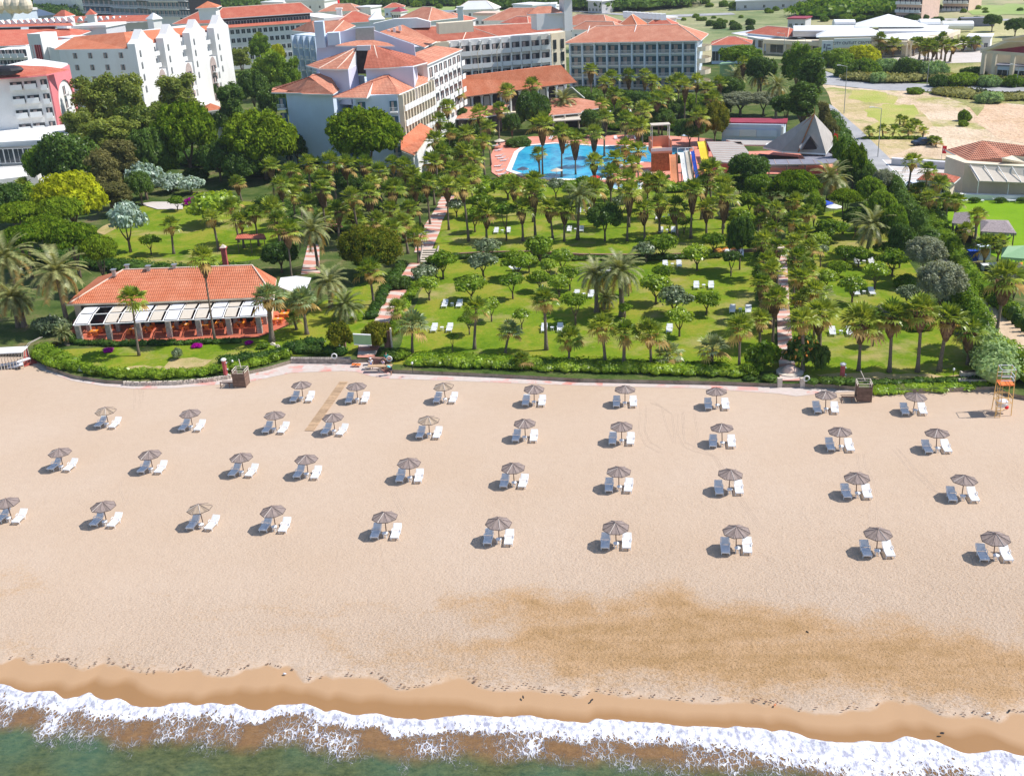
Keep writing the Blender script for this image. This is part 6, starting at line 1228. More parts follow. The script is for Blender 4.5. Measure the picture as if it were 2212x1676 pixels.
def slide(name,label,px,wd,mat,z0,z1,g='water slides beside the pool'):
    T=Thing(name,label,'water slide',(*G(*px[1],GZ),GZ),g); b=np.array(G(*px[1],GZ+.2)); a=np.array(G(*px[0],GZ+z0)); mb=MB(); n_=10; prev=None
    rib=MB()
    dr=(b-a)/np.linalg.norm(b-a); sn=np.array([-dr[1],dr[0]])
    for i in range(n_+1):
        t_=i/n_; p=a+(b-a)*t_; zz=GZ+.3+(z0)*(1-t_)**1.15+.25*math.sin(t_*9)*(1-t_)
        cs=[(p+sn*wd*s_,zz+dz_) for s_,dz_ in((-.5,.35),(-.42,.05),(.42,.05),(.5,.35))]
        cur=[(*q,h_) for q,h_ in cs]
        if prev: mb.add(prev+cur,[(0,1,5,4),(1,2,6,5),(2,3,7,6)])
        if i%3==0 and i<n_: rib.bar((p[0],p[1],GZ),(p[0],p[1],zz),.09,6)
        prev=cur
    T.part('chute',mb,mat); T.part('support',rib,'metal'); return T
slide('water_slide','orange water slide, leftmost of the parallel slides',[((1454),338),(1459,408)],1.5,'orange',5.4,0)
slide('water_slide','pale pink water slide next to the orange one',[(1473,334),(1485,404)],1.1,'trim',5.4,0); slide('water_slide','cream lane of the multi-lane water slide',[(1482,332),(1495,400)],1.0,'canvas',5.4,0); slide('water_slide','green lane of the multi-lane water slide',[(1487,331),(1498,392)],.5,'green2',5.4,0); slide('water_slide','blue lane of the multi-lane water slide',[(1495,331),(1508,392)],1.1,'royal',5.4,0)
slide('water_slide','yellow water slide, rightmost by the bougainvillea',[(1514,310),(1532,378)],1.7,'yellow',5.6,0)
T=Thing('slide_deck','small white deck with railings on top of the multi-lane slide','slide deck',(*G(1484,330,4),GZ)); X_,Y_=G(1484,334,5); mb=MB(); mb.box(X_-1.6,X_+1.6,Y_,Y_+2,4.9,5.05); mb.box(X_-1.6,X_+1.6,Y_+1.9,Y_+2,5.8,5.9)
for a in(-1.5,0,1.5): mb.bar((X_+a,Y_+1.9,GZ),(X_+a,Y_+1.9,5.9),.06,5)
T.part('deck',mb,'trim')
# ---------------- bar with pointed roof
T=Thing('stage_building','low open stage building with a maroon roof edge','stage building',(*G(1620,290,3),GZ)); z=4.4
c=[G(1553,292,z-.4),G(1692,292,z-.4),G(1700,268,z-.4),G(1556,266,z-.4)]; poly3(T,'roof',[(1556,264,z+.3),(1700,266,z+.3),(1702,256,z+.6),(1556,255,z+.6)],[(0,1,2,3)],['maroon'])
A=np.array(G(1556,294,GZ+0)); B=np.array(G(1690,296,GZ)); 
mb=MB(); 
A=np.array(G(1560,268,z)); B=np.array(G(1694,270,z)); body(T,rect(A,B,3),z,'blue_shade_tint'); dd=(B-A)/np.linalg.norm(B-A); rz=math.atan2(dd[1],dd[0])
for i,(s_,w_) in enumerate(((.15,4),(.42,4.2),(.72,5))):
    p=A+(B-A)*s_; mb=MB(); mb.obox((p[0],p[1]-.3,GZ+2.1),w_*.9,.12,1.5,rz); T.part('screen',mb,'blue_shade_tint' if i!=1 else 'sheet')
mb=MB(); p=A+(B-A)*.965; mb.bar((p[0],p[1]-.6,GZ),(p[0],p[1]-.6,z-.2),.35,10); T.part('column',mb,'trim')
T=Thing('bar','open poolside bar with grey boarded flat roofs around a courtyard','bar',(*G(1700,330,3),GZ)); z=3.6
poly3(T,'roof',[(1527,306,z),(1600,306,z),(1618,330,z),(1600,354,z),(1546,349,z)],[(0,4,3,2,1)],['panelgrey','fade']); 
poly3(T,'roof',[(1726,326,z),(1785,328,z),(1798,334,z),(1812,350,z),(1780,354,z),(1660,356,z),(1658,345,z),(1740,344,z)],[(0,7,6,5,4,3,2,1)],['slate','fade'])
poly3(T,'roof',[(1568,302,z),(1720,306,z),(1715,314,z),(1600,313,z)],[(0,3,2,1)],['panelgrey','fade'])
mb=MB()
for i in range(9):
    t_=i/9; a=G(1529+18*t_,307+42*t_,z); b=G(1602+14*min(t_,.55)/.55-(18*max(0,t_-.55)),307+46*t_,z); mb.bar((*a,z+.03),(*b,z+.03),.05,4)
for i in range(5): a=G(1672+28*i,345,z); b=G(1676+29*i,355,z); mb.bar((*a,z+.03),(*b,z+.03),.05,4)
T.part('roof_seam',mb,'fade'); mb=MB()
for x,y in [(1530,308),(1548,350),(1600,355),(1618,331),(1662,357),(1700,357),(1740,356),(1780,355),(1810,351)]: X_,Y_=G(x,y,z); mb.bar((X_,Y_,GZ),(X_,Y_,z-.1),.1,6)
T.part('post',mb,'wood'); mb=MB(); mb.prism([G(1625,340,z-1),G(1725,345,z-1),G(1725,338,z-1),G(1640,330,z-1)],GZ,z-1.2); T.part('counter',mb,'dark')
mb=MB(); mb.prism([G(1760,372,GZ),G(1800,372,GZ),G(1800,360,GZ),G(1660,356,GZ),G(1660,372,GZ)],GZ,GZ+.8); T.part('low_wall',mb,'peach')
T=Thing('pointed_roof','tall pointed shingle roof with triangular dormers over the bar','pointed roof',(*G(1730,310,5),GZ)); z=4.2
apex=(1759,247,11.2)
poly3(T,'roof',[(1648,318,z),(1688,327,z),(1784,332,z),(1808,300,z),(1700,290,z),apex],[(0,1,5),(1,2,5),(2,3,5),(3,4,5),(4,0,5)],['panelgrey','trim'],.3)
ridges(T,[(1724,330,z),(1759,247,11.2),(1681,324,z)],[(0,1),(2,1)],.12,'rust')
p=G(1759,247,11.2); mb=MB(); mb.bar((*p,11.2),(*p,12.4),.05,5); T.part('finial',mb,'rust')
for x,y,zz,s_ in [(1748,290,7.2,1.1),(1745,312,5.6,1.5)]:
    X_,Y_=G(x,y,zz); Y_-=1.2; s_*=1.25; mb=MB(); mb.add([(X_-s_,Y_-.6,zz-.7),(X_+s_,Y_-.6,zz-.7),(X_,Y_-.4,zz+s_),(X_,Y_+2.2,zz+s_*.9),(X_-s_,Y_+.4,zz-.2),(X_+s_,Y_+.4,zz-.2)],[(0,2,3,4),(1,5,3,2)],0); mb.add([(X_-s_*.8,Y_-.4,zz-.7),(X_+s_*.8,Y_-.4,zz-.7),(X_,Y_-.3,zz+s_*.8)],[(0,1,2)],1); T.part('dormer',mb,['panelgrey','dark'])
poly3(T,'eave_edge',[(1653,318,z+.02),(1655,310,z+.4),(1675,308,z+.5),(1690,324,z+.1),(1692,328,z)],[(0,4,3,2,1)],['trim'],.3)
# ---------------- right beach club building
z=GZ+5.2; A=np.array(G(2084,352,z)); B=np.array(G(2300,365,z)); 
T=Thing('club_building','cream beach club building with a pinkish red roof and blue sliding doors','club building',(*A,GZ)); 
dd=(B-A)/np.linalg.norm(B-A); nn=np.array([-dd[1],dd[0]]); Lf=np.array(G(2043,338,z)); body(T,[A,B,B+nn*12,Lf+nn*1,Lf],z,'cream')
poly3(T,'roof',[(2042,324,z),(2090,347,z),(2170,352,z),(2163,341,z+.8),(2185,337,z+1),(2240,352,z+.2),(2300,356,z),(2300,325,z+2.4),(2122,304,z+2.6)],[(0,1,8),(1,2,3,8),(3,4,7,8),(4,5,6,7)],['tilepink','trim'])
poly3(T,'roof_recess_wall',[(2163,352,z-.2),(2240,357,z-.2),(2238,342,z+1),(2186,336,z+1.2),(2166,342,z+1)],[(0,1,2,3,4)],['cream'])
zq=GZ+3.4; w0=FP(2093,358,A-nn*.3,B-nn*.3); w1=FP(2300,368,A-nn*.3,B-nn*.3); poly3(T,'awning',[(2112,391,zq-.3),(2300,398,zq-.3),w1,w0],[(0,1,2,3)],['canvas'],.1)
mb=MB()
for i in range(7):
    a=G(2116+30*i,391+1.1*i,zq-.3); wq=FP(2096+30*i,358+1.4*i,A-nn*.3,B-nn*.3); b=G(*wq); mb.bar((*a,zq-.2),(*b,wq[2]+.1),.07,5)
for x in(2114,2180,2245): X_,Y_=G(x,392,zq-.3); mb.bar((X_,Y_,GZ),(X_,Y_,zq-.3),.07,6)
T.part('awning_frame',mb,'trim'); 
for i,(a,b) in enumerate([((2050,352),(2062,362)),((2066,366),(2082,380))]):
    pa=np.array(G(*a,GZ+2)); pb=np.array(G(*b,GZ+2)); mb=MB(); mb.add([(pa[0]-.1,pa[1]-.1,GZ),(pb[0]-.1,pb[1]-.1,GZ),(pb[0]-.1,pb[1]-.1,GZ+3),(pa[0]-.1,pa[1]-.1,GZ+3)],[(0,1,2,3)]); T.part('blue_door',mb,'blue_shade_tint')
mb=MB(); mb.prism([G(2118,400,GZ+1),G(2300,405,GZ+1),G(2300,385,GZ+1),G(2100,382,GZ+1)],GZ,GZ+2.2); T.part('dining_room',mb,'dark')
T=Thing('garden_wall','low white garden wall with clipped hedge blocks below the club','garden wall',(*G(2140,425,GZ),GZ)); mb=MB(); mb.prism([G(2070,431,GZ),G(2300,438,GZ),G(2300,435,GZ),G(2070,428,GZ)],GZ,GZ+.9); T.part('wall',mb,'trim')
for x in(2104,2160,2208): 
    X_,Y_=G(x,432,GZ+.5); put('clipped_hedge',RD['dark'][0],T.o,(X_-T.loc[0],Y_-T.loc[1]-.2,0),0,(.65,.3,.5))
T,c,z=house((1990,388),(2054,393),3,3.5,1.0,'small gatehouse with brown pantile roof and dark gate','gatehouse',roof='tilebrown',nx=3,nz=1,name='gatehouse',mat='cream')
T=Thing('grey_fence','grey rendered fence wall behind the parking lot','fence',(*G(2000,355,GZ),GZ)); mb=MB(); mb.prism([G(1925,358,GZ),G(2085,370,GZ),G(2085,367,GZ),G(1925,355,GZ)],GZ,GZ+1.4); T.part('wall',mb,'wallgrey')
# thatched huts
def hut(label,px,z,apexdz,mat,cat='thatched hut',walls='dark'):
    T=Thing('thatched_hut',label,cat,(*G(*px[0],z),GZ)); V=[(*G(x,y,z),z) for x,y in px]; cx=sum(v[0] for v in V)/len(V); cy=sum(v[1] for v in V)/len(V); mb=MB(); n_=len(V)
    rs=random.Random(3)
    mb.add(V+[(cx-1.2,cy,z+apexdz),(cx+1.2,cy,z+apexdz)],[(0,1,5,4),(1,2,5),(2,3,4,5),(3,0,4)]); 
    for i in range(n_):
        a=Vector(V[i]); b=Vector(V[(i+1)%n_]); k=int((b-a).length/.18)
        for j in range(k):
            p=a.lerp(b,(j+.5)/k); t=(b-a).normalized()*.09; dz=Vector((0,0,-rs.uniform(.25,.6))); mb.add([p-t,p+t,p+t+dz,p-t*.6+dz],[(0,1,2,3)])
    T.part('thatch',mb,mat); mb=MB()
    for v in V: q=Vector((v[0]*.88+cx*.12,v[1]*.88+cy*.12,0)); mb.bar((q[0],q[1],GZ),(q[0],q[1],z),.1,6)
    T.part('post',mb,'wood'); mb=MB(); mb.prism([(v[0]*.6+cx*.4,v[1]*.6+cy*.4) for v in V],GZ,GZ+1.1); T.part('counter',mb,walls); return T
hut('wide thatched beach bar on the bright lawn at the right edge',[(2118,500),(2196,504),(2178,476),(2118,474)],3.4,.7,'thatch')
hut('green-roofed pavilion with yellow walls at the right edge',[(2162,555),(2225,560),(2225,536),(2165,535)],3.3,1.0,'green2','pavilion','gold2')
hut('small grey-capped thatched hut among the palms near the sandy path',[(2056,482),(2096,486),(2094,470),(2060,468)],2.8,1.3,'thatch')
hut('small mushroom-shaped thatched parasol by the sandy path',[(2086,502),(2105,504),(2104,492),(2088,491)],2.2,.7,'thatch','thatched parasol')
T=Thing('shed','blue shed and clutter beside the thatched bar','shed',(*G(2120,545,GZ),GZ)); mb=MB(); X_,Y_=G(2124,545,GZ+1); mb.obox((X_,Y_,GZ+1),1.6,1.2,2); T.part('wall',mb,'blue_shade_tint'); mb=MB(); X_,Y_=G(2100,548,GZ+1); mb.obox((X_,Y_,GZ+.7),1.2,1,1.6); T.part('locker',mb,'royal')
T=Thing('stall_table','white stall tables under the palms by the thatched bar','stall table',(*G(2150,582,GZ),GZ)); mb=MB(); X_,Y_=G(2150,582,GZ); mb.obox((X_,Y_,GZ+.8),4,1.2,.08); 
for a in(-1.8,0,1.8): mb.obox((X_+a,Y_,GZ+.4),.08,.9,.8)
T.part('tabletop',mb,'trim')
T=Thing('white_tarpaulin','white tarpaulin-covered heap at the bend of the sandy path','tarpaulin',(*G(2024,522,GZ),GZ)); X_,Y_=G(2026,524,GZ); v,f=ball((X_,Y_,GZ+.3),(1.3,1.6,1.0),np.random.RandomState(4),12,6,.12); mb=MB(); mb.add(v,f); T.part('cover',mb,'trim')
# ---------------- shopping centre
T=Thing('shopping_centre','sprawling white-roofed shopping centre with a low glazed arcade front','shopping centre',(*G(1830,90,5),GZ))
zf=5.2; front=[(1655,86),(1752,90),(1790,92),(1960,90),(2030,78),(2062,66)]; Yf=YY(1830,90,zf)
for a,b in zip(front[:-1],front[1:]):
    A=np.array(G(*a,zf)); B=np.array(G(*b,zf)); body(T,rect(A,B,22),zf,'cream'); dd=(B-A)/np.linalg.norm(B-A); nx=max(1,int(np.linalg.norm(B-A)/7)); facade(T,A,B,GZ+.3,nx,1,4,5,2.6,'win',sill=.3,nm='shop_window')
    nv=np.array([dd[1],-dd[0]]); mb=MB(); mb.bar((0,0,0),(0,0,zf-1),.35,6); cm=mb.mesh('column',['cream'])
    for i in range(nx+1): p=A+(B-A)*i/nx+nv*1.5; put('column',cm,T.o,(p[0]-T.loc[0],p[1]-T.loc[1],0))
    mb=MB(); mb.prism([tuple(A+nv*2),tuple(B+nv*2),tuple(B),tuple(A)],zf-1.1,zf+.2); T.part('fascia',mb,'cream')
poly3(T,'flat_roof',[(1640,84,zf),(1752,86,zf),(1960,86,zf),(2066,66,zf),RP(2030,60,Yf+45),RP(1620,66,Yf+40),(1580,72,zf)],[(0,1,2,3,4,5,6)],['sheet'])
def hall(x0,x1,y,hw,yb,dep,dx=0):
    y0=Yf+dep; vplane(T,'hall_wall',[(x0,y),(x1,y-.5),(x1,y+hw),(x0,y+hw)],y0,1,'wallgrey'); poly3(T,'hall_roof',[RP(x0,y,y0-.5),RP(x1,y-.5,y0-.5),RP(x1-dx,yb,y0+34),RP(x0,yb+1,y0+34)],[(0,1,2,3)],['sheet','wallgrey'],.6)
hall(1714,1884,67,13,55,12); hall(1898,2040,68,14,55,14,-10)
poly3(T,'cone_roof',[RP(1846,58,Yf+26),RP(1995,58,Yf+28),RP(2010,54,Yf+60),RP(1850,50,Yf+60),RP(1919,31,Yf+44)],[(0,1,4),(1,2,4),(2,3,4),(3,0,4)],['sheet'])
for x0,x1,y in [(1800,1845,49),(1985,2028,48),(2034,2100,52)]:
    w_=RP(x0,y+4,Yf+50); A=G(*w_); w2=RP(x1,y+4,Yf+50); B=G(*w2); mb=MB(); mb.bar((*A,w_[2]),(*B,w2[2]),1.7,12); T.part('barrel_roof',mb,'sheet')
# entrance rotunda and sign
A=np.array(G(1770,80,zf+2)); B=np.array(G(1900,77,zf+2)); body(T,rect(A,B,8),zf+2,'cream',name='entrance_block'); hiproof(T,rect(A,B,8),zf+2,2.2,.8,'sheet',ridge=False)
A=np.array(G(1801,92,zf+.6)); B=np.array(G(1880,90,zf+.6)); dd=(B-A)/np.linalg.norm(B-A); nv=np.array([dd[1],-dd[0]]); mb=MB(); mb.prism([tuple(A+nv*2.4),tuple(B+nv*2.4),tuple(B+nv*1.6),tuple(A+nv*1.6)],zf-.9,zf+1.9); sg=T.part('sign_board',mb,'trim')
rz=math.atan2(dd[1],dd[0])
def sign(T,txt,pos,rz,size,mat,parent,tilt=R(90)):
    cu=bpy.data.curves.new('lettering','FONT'); cu.body=txt; cu.size=size; cu.align_x='CENTER'; cu.align_y='CENTER'; cu.extrude=.04
    o=bpy.data.objects.new('tmp',cu); LINK(o); dg=bpy.context.evaluated_depsgraph_get(); me=bpy.data.meshes.new_from_object(o.evaluated_get(dg)); bpy.data.objects.remove(o); me.materials.clear(); me.materials.append(MT[mat])
    l=put('lettering',me,parent,(pos[0]-T.loc[0],pos[1]-T.loc[1],pos[2]-T.loc[2])); l.rotation_euler=(tilt,0,rz); return l
mp=(A+B)/2+nv*2.46; sign(T,'CITY OUTLET CENTER',(mp[0],mp[1],zf+.5),rz,1.2,'navy',sg)
A=np.array(G(1787,92,zf+2)); mb=MB(); p=A+nv*2.6; mb.obox((p[0],p[1],zf+.6),3.4,.5,4.4,rz); T.part('logo_board',mb,'trim'); mb=MB(); 
for a,b,c_,e_ in ((-.9,2.6,.5,1.6),(.3,2.9,1.2,.5),(.6,1.7,1.0,.5),(-.9,.4,.5,1.2),(.5,.6,1.2,.6),(-.2,1.2,.4,2.4)): mb.obox((p[0]+dd[0]*a+nv[0]*.3,p[1]+dd[1]*a+nv[1]*.3,zf+b*.85-1.0),c_,.1,e_*.85,rz)
T.part('logo_letters',mb,'slate')
T,c,z=house((1615,72),(1700,80),5.5,10,2.2,'low house with a bright red roof left of the shopping centre','house',roof='tilered',nx=4,nz=1,name='house',mat='blue_shade_tint',wd=3.4,ht=2.4)
T,c,z=house((1538,98),(1620,96),6,10,2.0,'wide red-roofed pavilion with blue glass right of the long wing','pavilion',roof='tilered',nx=5,nz=1,name='pavilion',mat='blue_shade_tint',wd=4,ht=3)
T,c,z=house((1555,142),(1580,142),5,4,.3,'dark green court wall behind the wing end','court wall',flat=True,roof='green2',mat='green2',nx=0,name='court_wall')
# far right red building
T=Thing('porch_building','building with a maroon roof and deep columned porch at the right edge','porch building',(*G(2160,120,5),GZ)); z=8
A=np.array(G(2124,112,z)); B=np.array(G(2300,122,z)); body(T,rect(A+(2,4),B+(0,4),20),z,'cream'); facade(T,A+(8,3.9),B+(0,3.9),GZ+.5,9,1,4,2.4,4.5,'win',sill=.5)
poly3(T,'roof',[(2118,108,z+.4),(2220,116,z+.4),(2300,120,z+.4),(2300,86,z+4),(2180,84,z+4)],[(0,1,2,3,4)],['maroon','cream'],.8); mb=MB()

for x in(2127,2150,2190,2240): mb=MB(); X_,Y_=G(x,112+(x-2127)*.07,z); mb.bar((X_,Y_,GZ),(X_,Y_,z-.2),.7,8); T.part('column',mb,'cream')
poly3(T,'upper_roof',[(2165,84,z+5),(2300,88,z+5),(2300,76,z+7),(2210,76,z+7)],[(0,1,2,3)],['maroon','cream'],.5)
T,c,z=house((2155,143),(2300,150),4,8,.4,'low dark-glazed building in front of the porch building','low building',flat=True,roof='slate',nx=6,nz=1,name='low_building',mat='blue_shade_tint',wd=3,ht=2)
# apartment blocks top right
for lb,a,b,hh,nx,nz in [('tall red and white balconied apartment block at the top',(1934,44),(1989,46),23,5,7),('pink apartment block cut by the top edge',(2036,24),(2091,25),16,5,5),('small white block left of the tall apartments',(1888,16),(1925,16),10,4,3)]:
    T,c,z=house(a,b,hh,14,1,lb,'apartment block',flat=True,roof='fade',nx=nx,nz=nz,kind='solidbalc',name='apartment_block',mat='fade' if 'small' not in lb else 'wallgrey',wd=3.2,ht=1.8,dz=3.2,base=True)
T,c,z=house((2080,42),(2150,40),3,4,.3,'long low grey shed beside the far lawn','shed',flat=True,roof='slate',mat='slate',nx=0,name='shed')
T,c,z=house((2090,82),(2140,82),4,8,.4,'pale flat canopy beside the shopping centre','canopy',flat=True,roof='sheet',nx=3,nz=1,name='canopy')
T,c,z=house((1702,42),(1740,42),4,8,.4,'small dark red house behind the shopping centre','house',flat=True,roof='maroon',mat='wallgrey',nx=3,nz=1)
# ================================================================ BEACH FURNITURE
def umbrella_proto(board,lit,turn):
    T=Thing('beach_umbrella','x','beach umbrella',(0,0,0)); rs=random.Random(turn); n=8; Rr=1.13; zr,za=1.74,2.2
    mb=MB(); bt=MB(); rm=MB()
    for i in range(n):
        a0=2*math.pi*(i+.5)/n+turn*.0; a1=2*math.pi*(i+1.5)/n; P0=Vector((Rr*math.cos(a0),Rr*math.sin(a0),zr)); P1=Vector((Rr*math.cos(a1),Rr*math.sin(a1),zr)); A=Vector((0,0,za)); k=8
        for j in range(k):   # boards run square to the rim, cut by the hips
            u0=(j+.04)/k; u1=(j+.96)/k; B0=P0.lerp(P1,u0); B1=P0.lerp(P1,u1); M=(P0+P1)/2; up=(A-M)
            def top(u): return 1-abs(2*u-1)
            T0=B0+up*top(u0); T1=B1+up*top(u1)
            if u0<.5<u1: mb.add([B0,B1,T1,A,T0],[(0,1,2,3,4)])
            else: mb.add([B0,B1,T1,T0],[(0,1,2,3)])
        m_=1 if i in lit else 0
        bt.bar(A+Vector((0,0,.015)),P0+Vector((0,0,.015)),.028,4,m_)
        rm.bar(P0-Vector((0,0,.03)),P1-Vector((0,0,.03)),.035,4); rm.bar(P0-Vector((0,0,.04)),A-Vector((0,0,.05)),.025,4)
    T.part('canopy',mb,board); T.part('hip_battens',bt,['plank','batten']); T.part('rim_frame',rm,'rim')
    p=MB(); p.bar((0,0,-.2),(0,0,za-.04),.045,8); p.bar((0,0,za-.05),(0,0,za+.06),.05,6); T.part('pole',p,'wood'); return T.o
def lounger_proto():
    T=Thing('sun_lounger','x','sun lounger',(0,0,0)); w_=.33; f=MB()
    for s in(-1,1):
        f.box(s*w_-.035,s*w_+.035,-.92,.28,.27,.35); f.tube([(s*w_,.28,.31),(s*(w_+.02),.6,.5),(s*w_,.86,.72)],[.035,.035,.03],6)
        f.tube([(s*(w_+.03),-.05,.33),(s*(w_+.06),-.02,.5),(s*(w_+.06),.28,.52),(s*(w_+.03),.36,.38)],[.03]*4,6)
    f.box(-w_-.03,w_+.03,-.96,-.88,.26,.35); T.part('frame',f,'plastic')
    s=MB()
    for i in range(11): y=-.86+i*.105; s.box(-w_+.03,w_-.03,y,y+.075,.31,.335)
    T.part('seat',s,'plastic'); b=MB()
    for i in range(7):
        t_=(i+.5)/7; b.obox((0,.30+.56*t_,.35+.38*t_),2*w_-.06,.085,.025,0,0,R(34))
    T.part('backrest',b,'plastic')
    for a,c_ in((-1,-.78),(1,-.78),(-1,.2),(1,.2)):
        l=MB(); l.bar((a*w_,c_,0),(a*w_,c_+.03,.28),.035,6); T.part('leg',l,'plastic')
    return T.o
def table_proto():
    T=Thing('side_table','x','side table',(0,0,0)); m_=MB(); n=10; m_.bar((0,0,.42),(0,0,.46),.25,14); T.part('tabletop',m_,'plastic')
    for k in range(4): a=k*1.57+.78; l=MB(); l.bar((.2*math.cos(a),.2*math.sin(a),0),(.15*math.cos(a),.15*math.sin(a),.42),.03,5); T.part('leg',l,'plastic')
    return T.o
UP=[umbrella_proto('plank',(5,),0),umbrella_proto('plank',(4,),1),umbrella_proto('plankt',(4,6),2),umbrella_proto('plank',(6,),3)]; LP=lounger_proto(); TP=table_proto()
rr=random.Random(4); used=set()
def inst(p,loc,rz,label,group,cat=None):
    o=p if id(p) not in used else copytree(p)
    if id(p) not in used: used.add(id(p))
    o.location=loc; o.rotation_euler=(rr.gauss(0,.03),rr.gauss(0,.03),rz) if 'umbrella,' in label else (0,0,rz); o['label']=label
    if group: o['group']=group
    return o
ROWS=[('promenade row',[(655,863),(773,866),(963,866),(1154,872),(1350,874),(1548,879),(1783,887),(1972,890)]),
 ('upper middle row',[(235,919),(417,925),(597,930),(724,934),(928,941),(1135,948),(1343,955),(1560,960),(1813,968),(2022,972)]),
 ('lower middle row',[(137,1011),(331,1016),(527,1023),(666,1027),(886,1035),(1111,1046),(1337,1055),(1574,1061),(1849,1069),(2077,1075)]),
 ('seaward row',[(26,1122),(231,1130),(440,1136),(596,1141),(835,1155),(1078,1168),(1331,1177),(1590,1187),(1893,1193),(2146,1203)])]
UT={(3,2):2,(1,0):2,(0,2):2,(1,4):2}
for r_,(rn,pts) in enumerate(ROWS):
    n_=len(pts)
    for i,(x,y) in enumerate(pts):
        X_,Y_=G(x,y,0); base=R(-8.1)+rr.uniform(-.04,.04)-(R(2.5) if i==0 and False else 0)
        if i<=3 and r_>0: base-=R(4)
        ord_=along(i,n_)
        inst(UP[UT.get((r_,i),rr.choice([0,1,3]))],(X_,Y_,0),base+rr.uniform(-.15,.15)+R(22.5)*0,'wooden beach umbrella, %s in the %s'%(ord_,rn),'wooden umbrellas set out in rows on the sand')
        c_,s_=math.cos(base),math.sin(base)
        for sg,nm in((-1,'left'),(1,'right')):
            dx,dy=sg*.89,-.02+rr.uniform(-.08,.08)
            inst(LP,(X_+dx*c_-dy*s_,Y_+dx*s_+dy*c_,0),base+rr.uniform(-.05,.05),'white lounger %s of the umbrella %s in the %s'%(nm,ord_,rn),'white plastic loungers beside the beach umbrellas')
        dx,dy=rr.uniform(-.05,.1),-.42
        inst(TP,(X_+dx*c_-dy*s_,Y_+dx*s_+dy*c_,0),base,'white table under the umbrella %s in the %s'%(ord_,rn),'white side tables under the beach umbrellas')
# lawn loungers in pairs
LW=[(977,662,'by the left path, upper of two pairs'),(955,714,'by the left path, lower of two pairs'),(1085,503,'beyond the terrace wall on the left'),(1243,500,'behind the terrace date palm'),(1441,502,'behind the terrace on the right'),(1434,474,'between palms near the slides'),(1452,576,'below the terrace wall'),(1520,622,'in the shade right of centre'),(1599,674,'beside the right garden path'),(1261,641,'left of the tall date palms'),(1193,714,'beside a palm near the hedge'),(1300,590,'between the two date palms'),(1263,460,'by the palms below the pool'),(1866,570,'on the right lawn, farthest pair'),(1866,636,'on the right lawn, middle pair'),(1816,722,'on the right lawn, nearest pair'),(1586,552,'by the dark tree in the lawn corner'),(1770,600,'half hidden right of the right path')]
for i,(x,y,w_) in enumerate(LW):
    X_,Y_=G(x,y,GZ); b=R(rr.uniform(-14,-4)) 
    c_,s_=math.cos(b),math.sin(b)
    for sg,nm in((-1,'left'),(1,'right')):
        dx=sg*1.0; inst(LP,(X_+dx*c_,Y_+dx*s_,GZ+.02),b,'white lawn lounger, %s of the pair %s'%(nm,w_),'white loungers on the garden lawn')
    inst(TP,(X_,Y_,GZ+.02),b,'white lawn table between the loungers %s'%w_,'white tables on the garden lawn')
X_,Y_=G(1446,716,GZ); inst(LP,(X_,Y_,GZ+.02),R(-12),'single white lawn lounger beside a small bright tree',None); X_,Y_=G(1112,585,GZ); inst(LP,(X_,Y_,GZ+.02),R(75),'single white lounger lying crosswise below the terrace wall',None)
for i,(x,y) in enumerate([(1073,318),(1078,328),(1080,340),(1084,345),(1090,350),(1078,362),(1082,372),(1085,380)]):
    X_,Y_=G(x,y,GZ); inst(LP,(X_,Y_,GZ+.03),R(-85+rr.uniform(-8,8)),'white pool lounger, %s counting down the left pool edge'%nth(i+1),'white loungers on the red pool deck')
for i,x in enumerate((1190,1212,1234,1330,1352,1374)):
    X_,Y_=G(x,302,GZ); inst(LP,(X_,Y_,GZ+.03),R(rr.uniform(-20,10)),'white pool lounger, %s along the far pool edge'%along(i,6),'white loungers on the red pool deck')
for x,y,l in [(2098,437,'left pair of grey loungers on the bright right lawn'),(2168,437,'right pair of grey loungers on the bright right lawn')]:
    for k in(-1,1): 
        X_,Y_=G(x+k*14,y,GZ); inst(LP,(X_,Y_,GZ+.02),R(80),'%s lounger of the %s'%('left' if k<0 else 'right',l),'grey loungers on the bright right lawn')
# ================================================================ BOARDWALK, PROMENADE OBJECTS
A=np.array(G(668,931,0)); B=np.array(G(743,825,0)); mb=MB(); n_=46; d=(B-A)/np.linalg.norm(B-A); L_=np.linalg.norm(B-A); rz=math.atan2(d[1],d[0])-math.pi/2
for i in range(n_): p=A+d*L_*(i+.5)/n_; mb.obox((p[0],p[1],.05),1.0,L_/n_*.86,.04,rz+rr.uniform(-.01,.01))
T=Thing('boardwalk','bleached wooden slat walkway leading down from the promenade onto the sand','boardwalk',(*A,0)); T.part('planks',mb,'woodlt'); mb=MB()
for s in(-.35,.35): q=np.array([math.cos(rz),math.sin(rz)])*s; mb.bar((*(A+q),.02),(*(B+q),.02),.03,4)
T.part('runner',mb,'wood')
